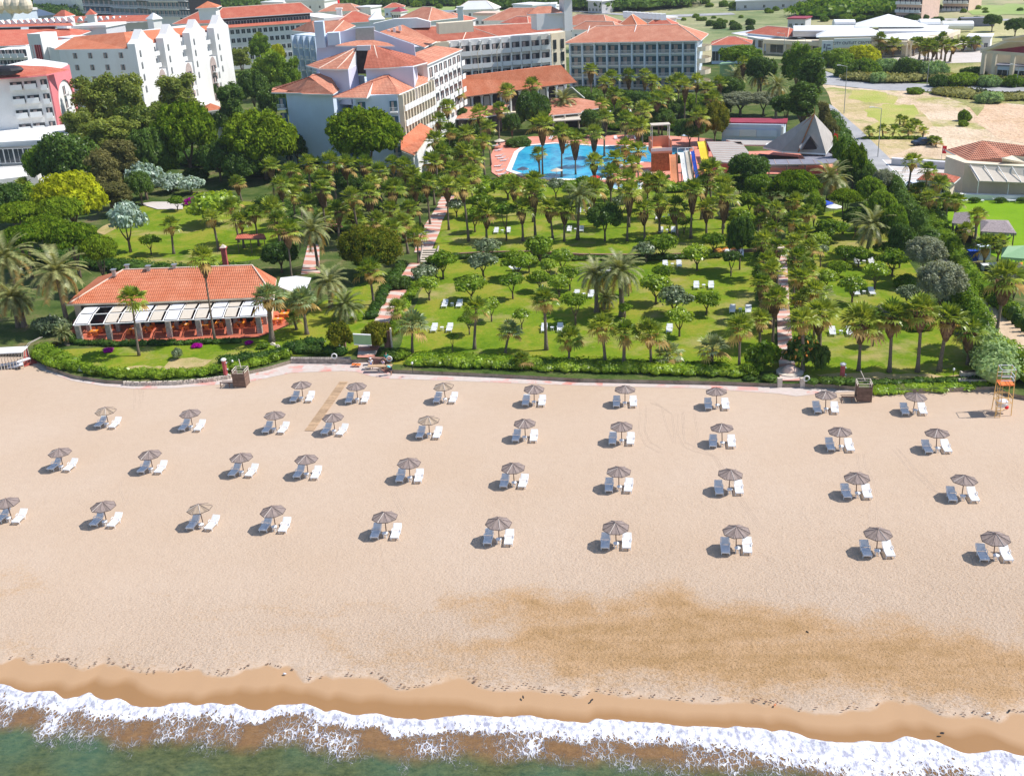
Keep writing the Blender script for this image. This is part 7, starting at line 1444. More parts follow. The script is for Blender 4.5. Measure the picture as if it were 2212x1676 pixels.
# entrance steps and gate
def steps(label,x0,x1,ytop,ybot,n=5):
    a=np.array(G(x0,ytop,GZ)); b=np.array(G(x1,ytop,GZ)); c_=np.array(G(x0,ybot,.02)); mb=MB(); T=Thing('stone_steps',label,'steps',(*a,0)); dn=(c_-a)/n
    for i in range(n):
        z1=GZ-(GZ/n)*i; z0=0; p=a+dn*i; q=b+dn*i; mb.prism([tuple(p),tuple(q),tuple(q+dn*1.0),tuple(p+dn*1.0)],z0,z1-.01-.002*i)
        mb.prism([tuple(p+dn*.62),tuple(q+dn*.62),tuple(q+dn*1.02),tuple(p+dn*1.02)],z1-.012,z1+.012,1)
    T.part('treads',mb,['brick','stonelt'])
steps('broad pale stone steps with dark risers at the main beach gate',760,800,748,780,6)
def flat_steps(label,px,n):
    q=[np.array(G(x,y,GZ)) for x,y in px]; T=Thing('stone_steps',label,'steps',(*q[0],GZ)); mb=MB()
    for i in range(n):
        t0=i/n; t1=(i+.62)/n; l0=q[0]+(q[3]-q[0])*t0; r0=q[1]+(q[2]-q[1])*t0; l1=q[0]+(q[3]-q[0])*t1; r1=q[1]+(q[2]-q[1])*t1; mb.prism([tuple(l0),tuple(r0),tuple(r1),tuple(l1)],GZ,GZ+.06+.09*i)
    T.part('treads',mb,'stonelt'); mb=MB(); 
    for a,b in ((q[0],q[3]),(q[1],q[2])): mb.bar((*a,GZ+.3),(*b,GZ+.3+.09*n),.16,4)
    T.part('side_wall',mb,'stone')
flat_steps('pale garden steps in the middle of the left path',[(908,566),(940,566),(948,543),(914,543)],6)
T=Thing('entrance_gate','brown brick beach gate with a gabled top and arched opening','gate',(*G(790,760,GZ),GZ))
def arch_wall(T,p0,p1,h,nm,th=.5,mat='brick',open_=(.25,.8,1.5),peak=0):
    a=np.array(G(*p0,GZ)); b=np.array(G(*p1,GZ)); d=(b-a); L=np.linalg.norm(d); d=d/L; nv=np.array([-d[1],d[0]])*th; o0,o1,oh=open_
    pr=[(0,0),(L*o0,0),(L*o0,oh)]+[(L*(o0+o1)/2-L*(o1-o0)/2*math.cos(t),oh+L*(o1-o0)/2*math.sin(t)) for t in [math.pi*i/8 for i in range(1,8)]]+[(L*o1,oh),(L*o1,0),(L,0),(L,h)]+([(L*.5,h+peak)] if peak else [])+[(0,h)]
    mb=MB(); n_=len(pr); vs=[(*(a+d*u),GZ+v) for u,v in pr]+[(*(a+d*u+nv),GZ+v) for u,v in pr]; mb.add(vs,[tuple(range(n_)),tuple(range(2*n_-1,n_-1,-1))]+[(i,n_+i,n_+(i+1)%n_,(i+1)%n_) for i in range(n_)]); T.part(nm,mb,mat)
arch_wall(T,(724,756),(742,756),2.3,'pier',open_=(.4,.6,.1)); arch_wall(T,(804,752),(842,757),2.5,'arch_wall',open_=(.25,.72,1.2)); 
X_,Y_=G(752,750,GZ); mb=MB(); mb.obox((X_-.6,Y_,GZ+1.1),.7,.6,2.2); T.part('pier',mb,'brick'); X_,Y_=G(806,752,GZ); mb=MB(); mb.obox((X_,Y_,GZ+1.1),.7,.6,2.2); T.part('pier',mb,'brick')
mb=MB(); a=G(846,757,GZ); mb.obox((a[0]+.1,a[1],GZ+1.45),.16,.5,2.9); T.part('pale_edge',mb,'stonelt')
a=np.array(G(764,738,GZ+2.2)); b=np.array(G(802,740,GZ+2.2)); d=(b-a); 
mb=MB(); mb.prism([tuple(a),tuple(b),tuple(b+(0,.12)),tuple(a+(0,.12))],GZ+1.9,GZ+3.1); T.part('sign_panel',mb,'green2'); mb=MB(); mb.prism([tuple(a-(0,.05)),tuple(b-(0,.05)),tuple(b+(0,.17)),tuple(a+(0,.17))],GZ+3.1,GZ+3.2); mb.prism([tuple(a-(0,.05)),tuple(b-(0,.05)),tuple(b+(0,.17)),tuple(a+(0,.17))],GZ+1.8,GZ+1.9); T.part('sign_rail',mb,'trim')
g='vine-covered bushes on the beach gates'
def bush(px,py,wpx,h,kind,desc,cat='bush',group=None,name='bush',z=GZ,vs=1.0):
    X_,Y_=G(px,py,z); ppm=P(X_,Y_,z)[2]; sc=wpx/2/ppm/1.85*1.4; o=put(name,None,None,(X_,Y_,z),0); put('foliage',rnd.choice(RD[kind]),o,(0,0,-.1),rnd.random()*6.28,(sc,sc,h/1.9)); tag(o,desc,cat,group); return o
o=bush(736,758,46,3.6,'gold','thick climbing bush over the left pier of the main beach gate',group=g); o=bush(812,757,44,3.7,'gold','climbing bush between the sign and the arch of the main beach gate',group=g); bush(838,752,24,3.4,'gold','climbing bush on the arch of the main beach gate',group=g)
bush(1648,795,62,3.0,'green','large green bush left of the right beach steps',group=g,vs=1); bush(1733,795,66,3.4,'orangefl','orange-flowered bush right of the right beach steps',group=g); bush(1772,805,34,3.2,'dark','dark drooping plant right of the orange-flowered bush',group=g); bush(1622,810,40,1.6,'green','lower bush at the left end by the right beach steps',group=g)
bush(845,773,36,1.2,'dark','rounded dark bush right of the main beach gate',group=g); bush(868,775,32,1.1,'green','mid-green bush right of the dark rounded one at the gate',group=g)
for x,y,l in [(722,770,'white lifebuoy ring left of the main beach gate'),(841,776,'white lifebuoy ring right of the main beach gate'),(1842-5,826,'white ring by the right beach steps')]:
    X_,Y_=G(x,y,GZ+.6); 
    if x>1500: X_,Y_=G(1742,824,GZ+.3)
    mb=MB(); n_=14; vs=[]; fs=[]
    for i in range(n_):
        for j in range(6):
            a=2*math.pi*i/n_; b=2*math.pi*j/6; vs.append(((.30+.075*math.cos(b))*math.cos(a),.075*math.sin(b),(.30+.075*math.cos(b))*math.sin(a)))
    for i in range(n_):
        for j in range(6): fs.append((i*6+j,i*6+(j+1)%6,((i+1)%n_)*6+(j+1)%6,((i+1)%n_)*6+j))
    mb.add(vs,fs); o=put('lifebuoy',mb.mesh('lifebuoy','trim',True),None,(X_,Y_,GZ+.65),0); tag(o,l,'lifebuoy','white lifebuoys at the gates')
# right beach steps with round mosaic
steps('pale steps below the round mosaic at the right beach entrance',1688,1722,812,835,3)
T=Thing('mosaic_seat','curved pink and white mosaic wall above the right beach steps','mosaic wall',(*G(1705,805,GZ),GZ)); X_,Y_=G(1706,806,GZ); mb=MB(); v,f=ball((X_,Y_,GZ),(1.0,.8,1.0),np.random.RandomState(2),14,8,.04); mb.add(v,f); T.part('mosaic',mb,'fade'); mb=MB(); mb.bar((X_,Y_,GZ),(X_,Y_,GZ+.25),1.5,16); T.part('base',mb,'stonelt')
for x,l in((1684,'left'),(1733,'right')):
    X_,Y_=G(x,828,GZ); mb=MB(); mb.obox((X_,Y_,.55),.5,.4,1.1); o=put('stone_pier',mb.mesh('stone_pier','stonelt'),None); tag(o,'short pale stone pier %s of the right beach steps'%l,'pier','stone piers of the right steps')
# red brick pillars
for (x,yb,yt,l,cap) in [(489,817,775,'red brick pillar with a white cap beside the left changing booth',1),(1818,830,788,'dark red brick pillar by the paving near the right booth',0)]:
    X_,Y_=G(x,yb,.02); T=Thing('brick_pillar',l,'pillar',(X_,Y_,0)); mb=MB(); mb.bar((X_,Y_,0),(X_,Y_,2.3),.26,10); T.part('shaft',mb,'redpost'); mb=MB(); v,f=ball((X_,Y_,2.38),(.34,.34,.2),np.random.RandomState(1),12,6,.02); mb.add(v,f); T.part('cap',mb,'trim' if cap else 'wallgrey')
    mb=MB()
    for zz,a in((2.0,.3),(1.2,.32),(.5,.3)): mb.obox((X_+a,Y_-.1,zz),.14,.14,.14)
    T.part('shower_head',mb,'trim')
# changing booths
for (x,y,l,sg) in [(523,832,'weathered wooden changing booth with side screen on the sand, left','left'),(1864,863,'weathered wooden changing booth with side screen near the right pillar','right')]:
    X_,Y_=G(x,y,0); T=Thing('changing_booth',l,'changing booth',(X_,Y_,0),rz=R(-8)); w_=.72; 
    mb=MB()
    for i in range(15): mb.box(-w_,w_,-.74,-.70,.1+.105*i,.19+.105*i)
    for i in range(15): mb.box(w_-.02,w_+.02,-.7,.7,.1+.105*i,.19+.105*i); mb.box(-w_-.02,-w_+.02,-.7,.7,.1+.105*i,.19+.105*i)
    T.part('slatted_wall',mb,'wood',world=False); 
    for a,b in((-1,-1),(1,-1),(1,1),(-1,1)): mb=MB(); mb.box(a*w_-.05,a*w_+.05,b*.72-.05,b*.72+.05,0,2.1); T.part('post',mb,'wood' if b<0 else 'stonelt',world=False)
    mb=MB(); 
    for zz in(1.8,2.08): 
        for b in(-.72,.72): mb.box(-w_,w_,b-.03,b+.03,zz-.03,zz+.03)
        for a in(-w_,w_): mb.box(a-.03,a+.03,-.72,.72,zz-.03,zz+.03)
    mb.bar((.1,.2,2.1),(-.3,.9,2.9),.05,5); T.part('top_rail',mb,'stonelt',world=False)
    mb=MB(); mb.box(-2.35,-w_,-.72,-.66,.55,.68); mb.box(-2.35,-2.27,-.74,-.64,0,.7); mb.box(-1.3,-1.22,-.74,-.64,0,.6); mb.box(-2.35,-w_,-.1,-.04,.5,.56); T.part('side_bench',mb,'wood',world=False)
# lifeguard tower
X_,Y_=G(2163,891,0); T=Thing('lifeguard_tower','yellow steel lifeguard tower with an orange platform and white-covered gear','lifeguard tower',(X_,Y_,0),rz=R(-8)); T.o.scale=(.88,.88,.88)
legs=[(-.75,-.75),(.75,-.75),(.75,.75),(-.75,.75)]; mb=MB()
for a,b in legs: mb.bar((a*1.12,b*1.12,0),(a,b,3.9),.05,6); mb.bar((a,b,3.9),(a,b,5.6),.035,6)
for z_ in(1.5,2.2,3.7):
    for i in range(4): a=legs[i]; b=legs[(i+1)%4]; mb.bar((*a,z_),(*b,z_),.04,6)
mb.bar((-.8,-.8,.3),(.8,.8,.3),.03,5); T.part('frame',mb,'yellowst',world=False)
mb=MB(); mb.box(-.82,.82,-.82,.82,3.68,3.78); T.part('platform',mb,'orangeboard',world=False); mb=MB()
for z_ in(4.3,4.75):
    for i in (1,2): a=legs[i]; b=legs[(i+1)%4]; mb.bar((*a,z_),(*b,z_),.045,6)
    mb.bar((*legs[0],z_),(*legs[1],z_),.045,6)
for i in range(4): a=legs[i]; b=legs[(i+1)%4]; mb.bar((*a,5.6),(*b,5.6),.035,6)
T.part('railing',mb,'cloth',world=False); mb=MB()
for s in(-.28,.28): mb.bar((-.85+s*1.0,-1.5,0),(-.55+s*1.0-.2,-.8,3.8),.035,5)
for i in range(11): t_=(i+.5)/11.5; mb.box(-.85+.1*t_-.3,-.85+.1*t_+.3,-1.5+.7*t_-.04,-1.5+.7*t_+.04,3.8*t_-.02,3.8*t_+.02)
T.part('ladder',mb,'yellowst',world=False); mb=MB(); v,f=ball((-.1,-.1,1.25),(.75,.6,.5),np.random.RandomState(8),10,6,.08); mb.add(v,f); T.part('white_cover',mb,'cloth',world=False); mb=MB(); v,f=ball((.45,-.2,.75),(.25,.25,.22),np.random.RandomState(8),8,5,.05); mb.add(v,f); T.part('red_bag',mb,'red',world=False)
# left pier structure, reed shelter and curved palm stems
T=Thing('reed_shelter','small shelter of thin white poles with a pale flat top at the far left','shelter',(*G(20,785,0),0)); X0_,Y0_=G(-10,800,0); X1_,Y1_=G(52,797,0); mb=MB()
for i in range(10): 
    t_=i/9; x=X0_+(X1_-X0_)*t_; y=Y0_+(Y1_-Y0_)*t_; mb.bar((x,y,0),(x-.1,y+.4,2.0),.035,5); mb.bar((x+.1,y+2,0),(x,y+2.2,2.0),.035,5)
T.part('poles',mb,'stonelt'); mb=MB(); mb.prism([(X0_,Y0_+.3),(X1_,Y1_+.3),(X1_,Y1_+2.4),(X0_,Y0_+2.4)],2.0,2.12); T.part('flat_top',mb,'sheet')
T=Thing('stacked_loungers','stack of grey loungers stored under the reed shelter','stacked loungers',(*G(25,792,0),0)); mb=MB()
for i in range(5): mb.obox((X0_+1.2+.5*i,Y0_+1,.3+.12*i),1.8,.6,.08,.2*i); mb.obox((X0_+2+.3*i,Y0_+.3,.2+.1*i),1.2,.5,.06,-.3*i)
T.part('frames',mb,'cloth')
T=Thing('bent_poles','pair of pale curved poles arching over the red path at the far left','curved poles',(*G(48,775,.45),.4)); X_,Y_=G(50,770,GZ); mb=MB()
for dx in(0,.25): mb.tube([(X_+dx,Y_,.4),(X_+dx+.15,Y_+.2,1.3),(X_+dx+.8,Y_+.6,2.0),(X_+dx+2.2,Y_+1.2,2.5)],[.06,.06,.05,.04],6)
T.part('poles',mb,'canvas')
sheet('red_path',[(52,792),(80,784),(76,750),(58,738),(48,745)],.06,plain('red_path_boards',(.45,.09,.07),.7,.2,2))
# stone retaining wall left of the gate
T=Thing('stone_wall','low rubble stone wall with hedge left of the main beach steps','stone wall',(*G(690,782,0),0)); a=np.array(G(630,785,.02)); b=np.array(G(757,786,.02)); mb=MB(); k=26
for i in range(k):
    for j in range(3): p=a+(b-a)*(i+.5+.4*(j%2))/k; mb.obox((p[0],p[1]+.25,.12+.22*j),.36,.5,.2,rr.uniform(-.05,.05))
T.part('stones',mb,'stone')
T=Thing('stone_wall','curved stone base wall below the left hedge','stone wall',(*G(350,833,0),0)); mb=MB()
for i in range(46):
    x=270+225*i/45; y=np.interp(x,[270,300,380,450,495],[833,834,832,826,819]); X_,Y_=G(x,y,.02); 
    for j in range(2): mb.obox((X_+rr.uniform(-.1,.1),Y_+.2,.12+.24*j),.34,.3,.24,rr.uniform(-.4,.4))
T.part('stones',mb,'stonelt')
T=Thing('stone_bench','curved stone bench wall at the right end of the lawn','stone bench',(*G(2100,825,GZ),GZ)); a=np.array(G(2075,815,GZ)); mb=MB()
for i in range(14): X_,Y_=G(2078+4*i,812+10*abs(i-7)/7*.2,GZ); mb.obox((X_,Y_,GZ+.3),.4,.5,.6,rr.uniform(-.2,.2)); X_,Y_=G(2074+5*i,828,GZ-.2); mb.obox((X_,Y_,GZ+.1),.42,.4,.4,rr.uniform(-.2,.2))
T.part('stones',mb,'stonelt')
# terrace wall across the lawn, its shade put into the dark brick colour
T=Thing('terrace_wall','low terrace wall crossing the big lawn, coloured dark for its shade','terrace wall',(*G(1250,555,GZ),GZ)); tw=[(958,556),(1050,551),(1150,549),(1260,556),(1380,557),(1450,556),(1560,548),(1640,545)]; mb=MB()
for a,b in zip(tw[:-1],tw[1:]):
    A=np.array(G(*a,GZ)); B=np.array(G(*b,GZ)); mb.prism([tuple(A),tuple(B),tuple(B+(0,.4)),tuple(A+(0,.4))],GZ-.05,GZ+.5)
T.part('wall',mb,'brick')
# ================================================================ HEDGES AND GROUND COVER
def hedge(name,label,cat,px,wd,h,mat,z=GZ,dens=26,size=.14,seed=1,kind=None,wob=.25,group=None):
    rs=np.random.RandomState(seed); pts=[np.array(G(x,y,z)) for x,y in px]; mb=MB(); pos=[];nr=[]
    for a,b in zip(pts[:-1],pts[1:]):
        L=np.linalg.norm(b-a); k=max(1,int(L/1.1)); d=(b-a)/L; nv=np.array([-d[1],d[0]])
        for i in range(k):
            c=a+(b-a)*(i+.5)/k+nv*rs.uniform(-.1,.1)*wd; hh=h*rs.uniform(1-wob,1+wob); ww=wd*rs.uniform(1-wob,1+wob)
            v,f=ball((c[0],c[1],z+hh*.42),(max(.8,ww*.5),ww*.5,hh*.5),rs,8,5,.15); mb.add(v,f)
            n=int(dens*ww*1.1*(1+h)); dd=rs.normal(0,1,(n,3)); dd/=np.linalg.norm(dd,axis=1,keepdims=True); dd[:,2]=abs(dd[:,2])
            pos.append(np.array([c[0],c[1],z+hh*.42])+dd*np.array([max(.85,ww*.55),ww*.55,hh*.6])*(.85+.3*rs.rand(n,1))); nr.append(dd)
    q=cards(np.concatenate(pos),np.concatenate(nr),np.full(sum(map(len,pos)),size),.5,rs,.25); n=len(q)//4; mb.add(q,[tuple(range(4*i,4*i+4)) for i in range(n)])
    o0=pts[len(pts)//2]; loc=(o0[0],o0[1],z); o=put(name,mb.mesh(name,[mat],False,loc),None,loc); tag(o,label,cat,group,kind); return o
hedge('hedge','thick bright hedge above the promenade along the front of the big lawn','hedge',[(880,786),(1000,792),(1150,796),(1300,802),(1450,806),(1600,812)],1.8,1.0,'bright',seed=2,dens=30)
hedge('ground_cover','yellow-green creeping plants behind the front hedge','ground cover',[(900,775),(1000,780),(1150,784),(1300,790),(1450,796),(1560,800)],3.0,.6,'green',seed=3,kind='stuff')
hedge('shrub_bed','shrubs and flowers edging the lower left path','shrub bed',[(848,725),(862,690),(880,650),(900,620)],1.5,.9,'green',seed=61)
hedge('shrub_bed','dark shrubs on the far side of the lower left path','shrub bed',[(800,690),(822,650),(848,605),(870,575)],1.6,1.0,'dkgreen',seed=62)
hedge('shrub_bed','bushy strip at the foot of the lawn terrace wall','shrub bed',[(960,560),(1100,556),(1250,562),(1400,562),(1560,555)],1.3,.8,'dkgreen',seed=63)
hedge('hedge','dark hedge above the stone wall left of the main gate','hedge',[(640,762),(700,764),(752,766)],1.7,1.2,'dark' if 0 else 'dkgreen',seed=4)
hedge('hedge','long curved hedge around the beach restaurant lawn','hedge',[(78,770),(105,786),(160,800),(230,812),(300,816),(380,815),(450,808),(520,797),(580,783),(628,770)],1.5,.95,'green',seed=5,dens=34)
hedge('hedge','yellowish strip of hedge at the bottom of the left curve','hedge',[(240,806),(300,810),(360,811)],1.0,.9,'bright',seed=6)
hedge('shrub_bed','tangled green shrub bed at the left end of the restaurant lawn','shrub bed',[(95,758),(115,772),(140,785),(165,790)],2.4,1.1,'green',seed=7,dens=26)
hedge('shrub_bed','low mixed shrub bed between the restaurant lawn and the gate','shrub bed',[(480,788),(540,778),(600,765),(640,750),(700,742)],1.9,.9,'dkgreen',seed=8)
hedge('shrub_bed','shrubs along the far side of the restaurant terrace front','shrub bed',[(165,742),(260,748),(360,745),(460,742),(520,740)],1.0,.7,'dkgreen',seed=9)
hedge('hedge','dark low hedge right of the right beach steps','hedge',[(1742,828),(1800,828),(1850,832)],1.4,.7,'dkgreen',seed=10); hedge('hedge','dark low hedge left of the right beach steps','hedge',[(1600,818),(1640,822),(1684,824)],1.3,.7,'dkgreen',seed=11)
hedge('ground_cover','bright succulent creeper spreading onto the sand near the right booth','ground cover',[(1885,845),(1930,842),(1980,836),(2040,838),(2100,836),(2140,832)],2.6,.45,'bright',z=.1,seed=12,kind='stuff')
hedge('hedge','dark undergrowth behind the creeper below the right lawn','hedge',[(1870,830),(1950,828),(2040,826),(2120,822)],1.3,.5,'dkgreen',z=.3,seed=13)
hedge('tall_hedge','tall dark hedge running up the right side of the gardens','tall hedge',[(1925,430),(1945,470),(1962,500),(1985,530),(2010,560)],2.6,4.2,'dkgreen',seed=14)
hedge('tall_hedge','tall leafy hedge beside the sandy path, lower part','tall hedge',[(2060,640),(2085,680),(2110,715),(2130,745)],2.6,3.2,'green',seed=15)
hedge('reed_clump','big pale green reed clump beside the lifeguard tower','reeds',[(2118,770),(2135,790),(2150,812),(2165,828)],4.2,3.6,'reed',seed=16,size=.2)
hedge('reed_clump','darker green reeds behind the lifeguard tower at the edge','reeds',[(2160,775),(2190,800),(2235,830)],3.2,2.6,'green',seed=17,size=.2)
hedge('shrub_bed','scrubby shrubs between the sandy path and the beach club','shrub bed',[(1990,462),(2010,480),(2040,515),(2065,560),(2090,600),(2130,640),(2190,690)],2.2,1.6,'tanleaf' if 0 else 'green',seed=18)
hedge('green_fence','dark green net fence along the sandy path','fence',[(1962,418),(1985,438),(2010,462),(2035,490)],.4,1.9,'dkgreen',seed=19)
hedge('green_fence','dark green net fence at the lower right edge','fence',[(2150,655),(2180,690),(2230,730)],.5,1.8,'dkgreen',seed=20)
hedge('hedge','low hedge below the pool deck','hedge',[(1130,398),(1180,402),(1240,404),(1300,408)],1.4,1.2,'green',seed=21); hedge('flower_bed','red and green flower bed along the lawn terrace on the right','flower bed',[(1520,552),(1560,545),(1600,540)],1.2,.6,'redfl' if 0 else 'orangefl',seed=22,size=.1)
hedge('undergrowth','dark undergrowth below the palm belt in front of the hotel wing','undergrowth',[(560,375),(640,385),(720,395),(800,402),(880,405),(930,400)],6,1.6,'dkgreen',seed=23,kind='stuff',dens=12,size=.25)
hedge('undergrowth','mixed undergrowth between the left path and the upper lawn','undergrowth',[(580,440),(660,470),(740,490),(820,500),(880,520)],5,1.3,'dkgreen',seed=24,kind='stuff',dens=12,size=.22)
hedge('undergrowth','green undergrowth between the palms left of the pool','undergrowth',[(940,300),(970,340),(985,380),(960,420)],6,1.6,'dkgreen',seed=25,kind='stuff',dens=12,size=.25)
hedge('undergrowth','undergrowth below the palms in front of the long wing','undergrowth',[(1250,205),(1330,215),(1420,225),(1500,230),(1560,225)],9,2,'dkgreen',seed=26,kind='stuff',dens=8,size=.35)
hedge('undergrowth','green shrubs between palms and slides behind the pool','undergrowth',[(1300,272),(1360,280),(1430,275),(1500,285)],5,1.8,'green',seed=27,kind='stuff',dens=10,size=.3)
hedge('undergrowth','shrubs around the foot of the slides','undergrowth',[(1400,400),(1450,415),(1520,410),(1580,395),(1640,410)],3,1.5,'green',seed=28,kind='stuff',dens=14,size=.2)
hedge('undergrowth','dark shrub strip under the pines at the left edge','undergrowth',[(-20,560),(60,560),(140,570),(220,575),(300,590),(400,595),(520,590)],4,1.6,'dkgreen',seed=29,kind='stuff',dens=14,size=.2)
hedge('far_wood','dark far wood at the top left behind the red roofs','wood',[(60,30),(120,28),(190,26)],60,7,'dkgreen',seed=51,kind='stuff',dens=1.2,size=1.4)
hedge('far_wood','dark far wood in the top middle','wood',[(1130,12),(1200,10),(1330,12),(1400,14)],50,7,'dkgreen',seed=52,kind='stuff',dens=1.2,size=1.4)
hedge('far_wood','green far wood beyond the shopping centre','wood',[(1790,34),(1850,30),(1910,32)],30,6,'green',seed=53,kind='stuff',dens=1.5,size=1.1)
hedge('far_wood','dark far wood behind the high-rise and long hotel','wood',[(425,14),(500,16),(560,12)],50,7,'dkgreen',seed=54,kind='stuff',dens=1.2,size=1.4)
hedge('far_wood','dark far wood above the gabled villas','wood',[(700,12),(800,10),(900,6),(1050,6)],40,6,'dkgreen',seed=55,kind='stuff',dens=1.2,size=1.4)
hedge('undergrowth','shrubs beside the white podium and tanks','undergrowth',[(330,330),(420,350),(500,360),(560,370)],8,2,'dkgreen',seed=30,kind='stuff',dens=8,size=.3)
hedge('undergrowth','shrub border left of the right garden path','undergrowth',[(1655,660),(1652,600),(1650,540),(1650,470),(1645,420)],2.2,1.1,'dkgreen',seed=31,kind='stuff',dens=14,size=.2)
hedge('undergrowth','shrub border right of the right garden path','undergrowth',[(1745,680),(1738,620),(1732,560),(1725,500),(1715,440)],2.6,1.3,'dkgreen',seed=32,kind='stuff',dens=14,size=.2)
hedge('roadside_bushes','scrubby bushes strung along the road across from the bare field','roadside bushes',[(1840,172),(1920,178),(2000,172),(2100,180),(2230,182)],7,1.8,'scrub',seed=33,kind='stuff',dens=6,size=.4)
hedge('roadside_bushes','rough scrub between the road and the orange soil','roadside bushes',[(2040,202),(2090,208),(2150,214),(2230,212)],9,1.3,'scrub',seed=34,kind='stuff',dens=7,size=.35)
hedge('undergrowth','green shrubs lining the young palms on the bare field','undergrowth',[(1864,301),(1900,301),(1950,301),(1990,302)],1.3,.7,'green',seed=35,kind='stuff',dens=14,size=.2)
hedge('undergrowth','shrubs beside the club car park palms','undergrowth',[(1985,440),(2010,450),(2040,452),(2070,455)],2.4,1.2,'green',seed=36,kind='stuff',dens=14,size=.2)
hedge('undergrowth','dark tree line between bar and road','undergrowth',[(1790,262),(1808,300),(1830,340),(1860,385),(1890,420)],4,2.4,'dkgreen',seed=37,kind='stuff',dens=10,size=.25)
# small garden plants of the restaurant lawn
g='small garden plants on the restaurant lawn'
for x,y,w_,h,k,l in [(385,775,22,1.5,'olive','grey-green wispy shrub standing alone on the restaurant lawn'),(180,802,20,.8,'silver','blue-grey agave near the left curve'),(270,808,30,.6,'scrub','pale spiky yucca clump, middle of the curve'),(118,745,14,.5,'pinkfl','white-pink flower clump near the terrace palm'),(310,812,20,.6,'lime','lime plant at the bottom of the curve'),(655,758,18,.8,'silver','whitish rosette plant by the dark hedge'),(150,742,30,1.6,'dark','dark bush at the left end of the pergola'),(112,722,60,2.6,'olive','big dusty bush under the date palm at the pergola end'),(570,752,22,.8,'green','low plant below the terrace palms')]: bush(x,y,w_,h,k,l,'plant',g,'garden_plant')
for i,(x,y) in enumerate([(212,800),(222,802),(233,804),(243,806),(338,806),(348,804),(360,802),(590,745),(600,750),(606,756)]):
    X_,Y_=G(x,y,GZ); v,f=ball((0,0,.1),(.34,.26,.24),np.random.RandomState(i),7,5,.3); mb=MB(); mb.add(v,f); o=put('garden_rock',mb.mesh('garden_rock','stonelt'),None,(X_,Y_,GZ)); tag(o,'pale pinkish garden rock, %s of the restaurant lawn rocks'%along(i,10),'rock','pale rocks on the restaurant lawn')
# ================================================================ LAMPS, CARS, SIGNS, PEOPLE
def street_lamp(x,yb,yt,label,arm=-1,r=.07):
    X_,Y_=G(x,yb,GZ); h=0
    for k in range(40):
        if P(X_,Y_,GZ+h)[1]<yt: break
        h+=.3
    T=Thing('street_lamp',label,'street lamp',(X_,Y_,GZ),'tall street lamps by the roads'); mb=MB(); mb.bar((X_,Y_,GZ),(X_,Y_,GZ+h),r*1.4,8,0,r*.8); mb.bar((X_,Y_,GZ+h),(X_+arm*1.6,Y_,GZ+h+.35),r*.8,6); T.part('pole',mb,'metal'); mb=MB(); mb.obox((X_+arm*2,Y_,GZ+h+.4),.9,.3,.14); T.part('lamp_head',mb,'trim')
for a in [(1823,246,145,'tall street lamp by the road, upper one on the bare field'),(1896,340,236,'tall street lamp by the car park entrance'),(1776,178,127,'street lamp at the road bend near the dark conifer'),(2002,188,128,'street lamp on the horizontal road, middle one'),(2195,190,143,'street lamp on the horizontal road at the right edge'),(1692,142,75,'slim street lamp before the shopping centre'),(1737,145,85,'short street lamp above the conifers',),(2032,128,96,'street lamp among the outlet palms')]: street_lamp(*a)
def car(x,y,label,mat,rz,s=1.0):
    X_,Y_=G(x,y,GZ); T=Thing('parked_car',label,'car',(X_,Y_,GZ+.04),rz=rz); L=4.3*s; W=1.75; mb=MB()
    pr=[(-L/2,.35),(-L/2,.75),(-L*.46,.9),(-L*.22,.95),(-L*.1,1.42),(L*.28,1.46),(L*.44,.98),(L/2,.9),(L/2,.35)]; vs=[(a,-W/2,b) for a,b in pr]+[(a,W/2,b) for a,b in pr]; n_=len(pr)
    mb.add(vs,[tuple(range(n_)),tuple(range(2*n_-1,n_-1,-1))]+[(i,n_+i,n_+(i+1)%n_,(i+1)%n_) for i in range(n_)]); T.part('body',mb,mat,world=False)
    mb=MB(); 
    for s_ in(-1,1): mb.add([(-L*.17,s_*(W/2+.005),.98),(-L*.09,s_*(W/2+.005),1.36),(L*.27,s_*(W/2+.005),1.38),(L*.38,s_*(W/2+.005),1.0)],[(0,1,2,3)])
    mb.add([(-L*.205,-W*.42,1.0),(-L*.205,W*.42,1.0),(-L*.115,W*.4,1.39),(-L*.115,-W*.4,1.39)],[(0,1,2,3)]); T.part('window',mb,'glass',world=False)
    for a in(-L*.32,L*.32):
        for b in(-W/2,W/2-.18): mb=MB(); mb.bar((a,b,.32),(a,b+.18,.32),.32,12); T.part('wheel',mb,'black',world=False)
car(1992,314,'dark blue off-road car parked by the young palms','carblue',R(5)); car(1928,402,'white van parked at the end of the narrow road','trim',R(80)); car(1927,412,'white car behind the hedge near the gatehouse','trim',R(80)); car(2082,406,'pale silver car parked below the club building','cloth',R(0)); car(1970,410,'blue and white car by the gatehouse','blue_shade_tint',R(10))
for i,(x,y) in enumerate([(1945,52),(1955,52),(1965,53),(1975,54),(1986,54)]): car(x,y,'distant pale car, %s in the row below the tall apartments'%along(i,5),('cloth','trim','wallgrey')[i%3],R(80))
X_,Y_=G(2033,350,GZ); T=Thing('red_flag','red flag with a white crescent and star on a short pole by the field','flag',(X_,Y_,GZ)); mb=MB(); mb.bar((X_,Y_,GZ),(X_,Y_,GZ+3.2),.04,6); T.part('pole',mb,'metal'); mb=MB(); n_=7
vs=[(X_+.02+1.1*i/n_*.7,Y_-.08*math.sin(i*1.1),GZ+3.15-.12*i/n_-k*1.5) for k in(0,1) for i in range(n_+1)]; mb.add(vs,[(i,i+1,n_+2+i,n_+1+i) for i in range(n_)]); fl=T.part('flag_cloth',mb,'red')
mb=MB(); cx,cz=X_+.3,GZ+2.4; q=[]
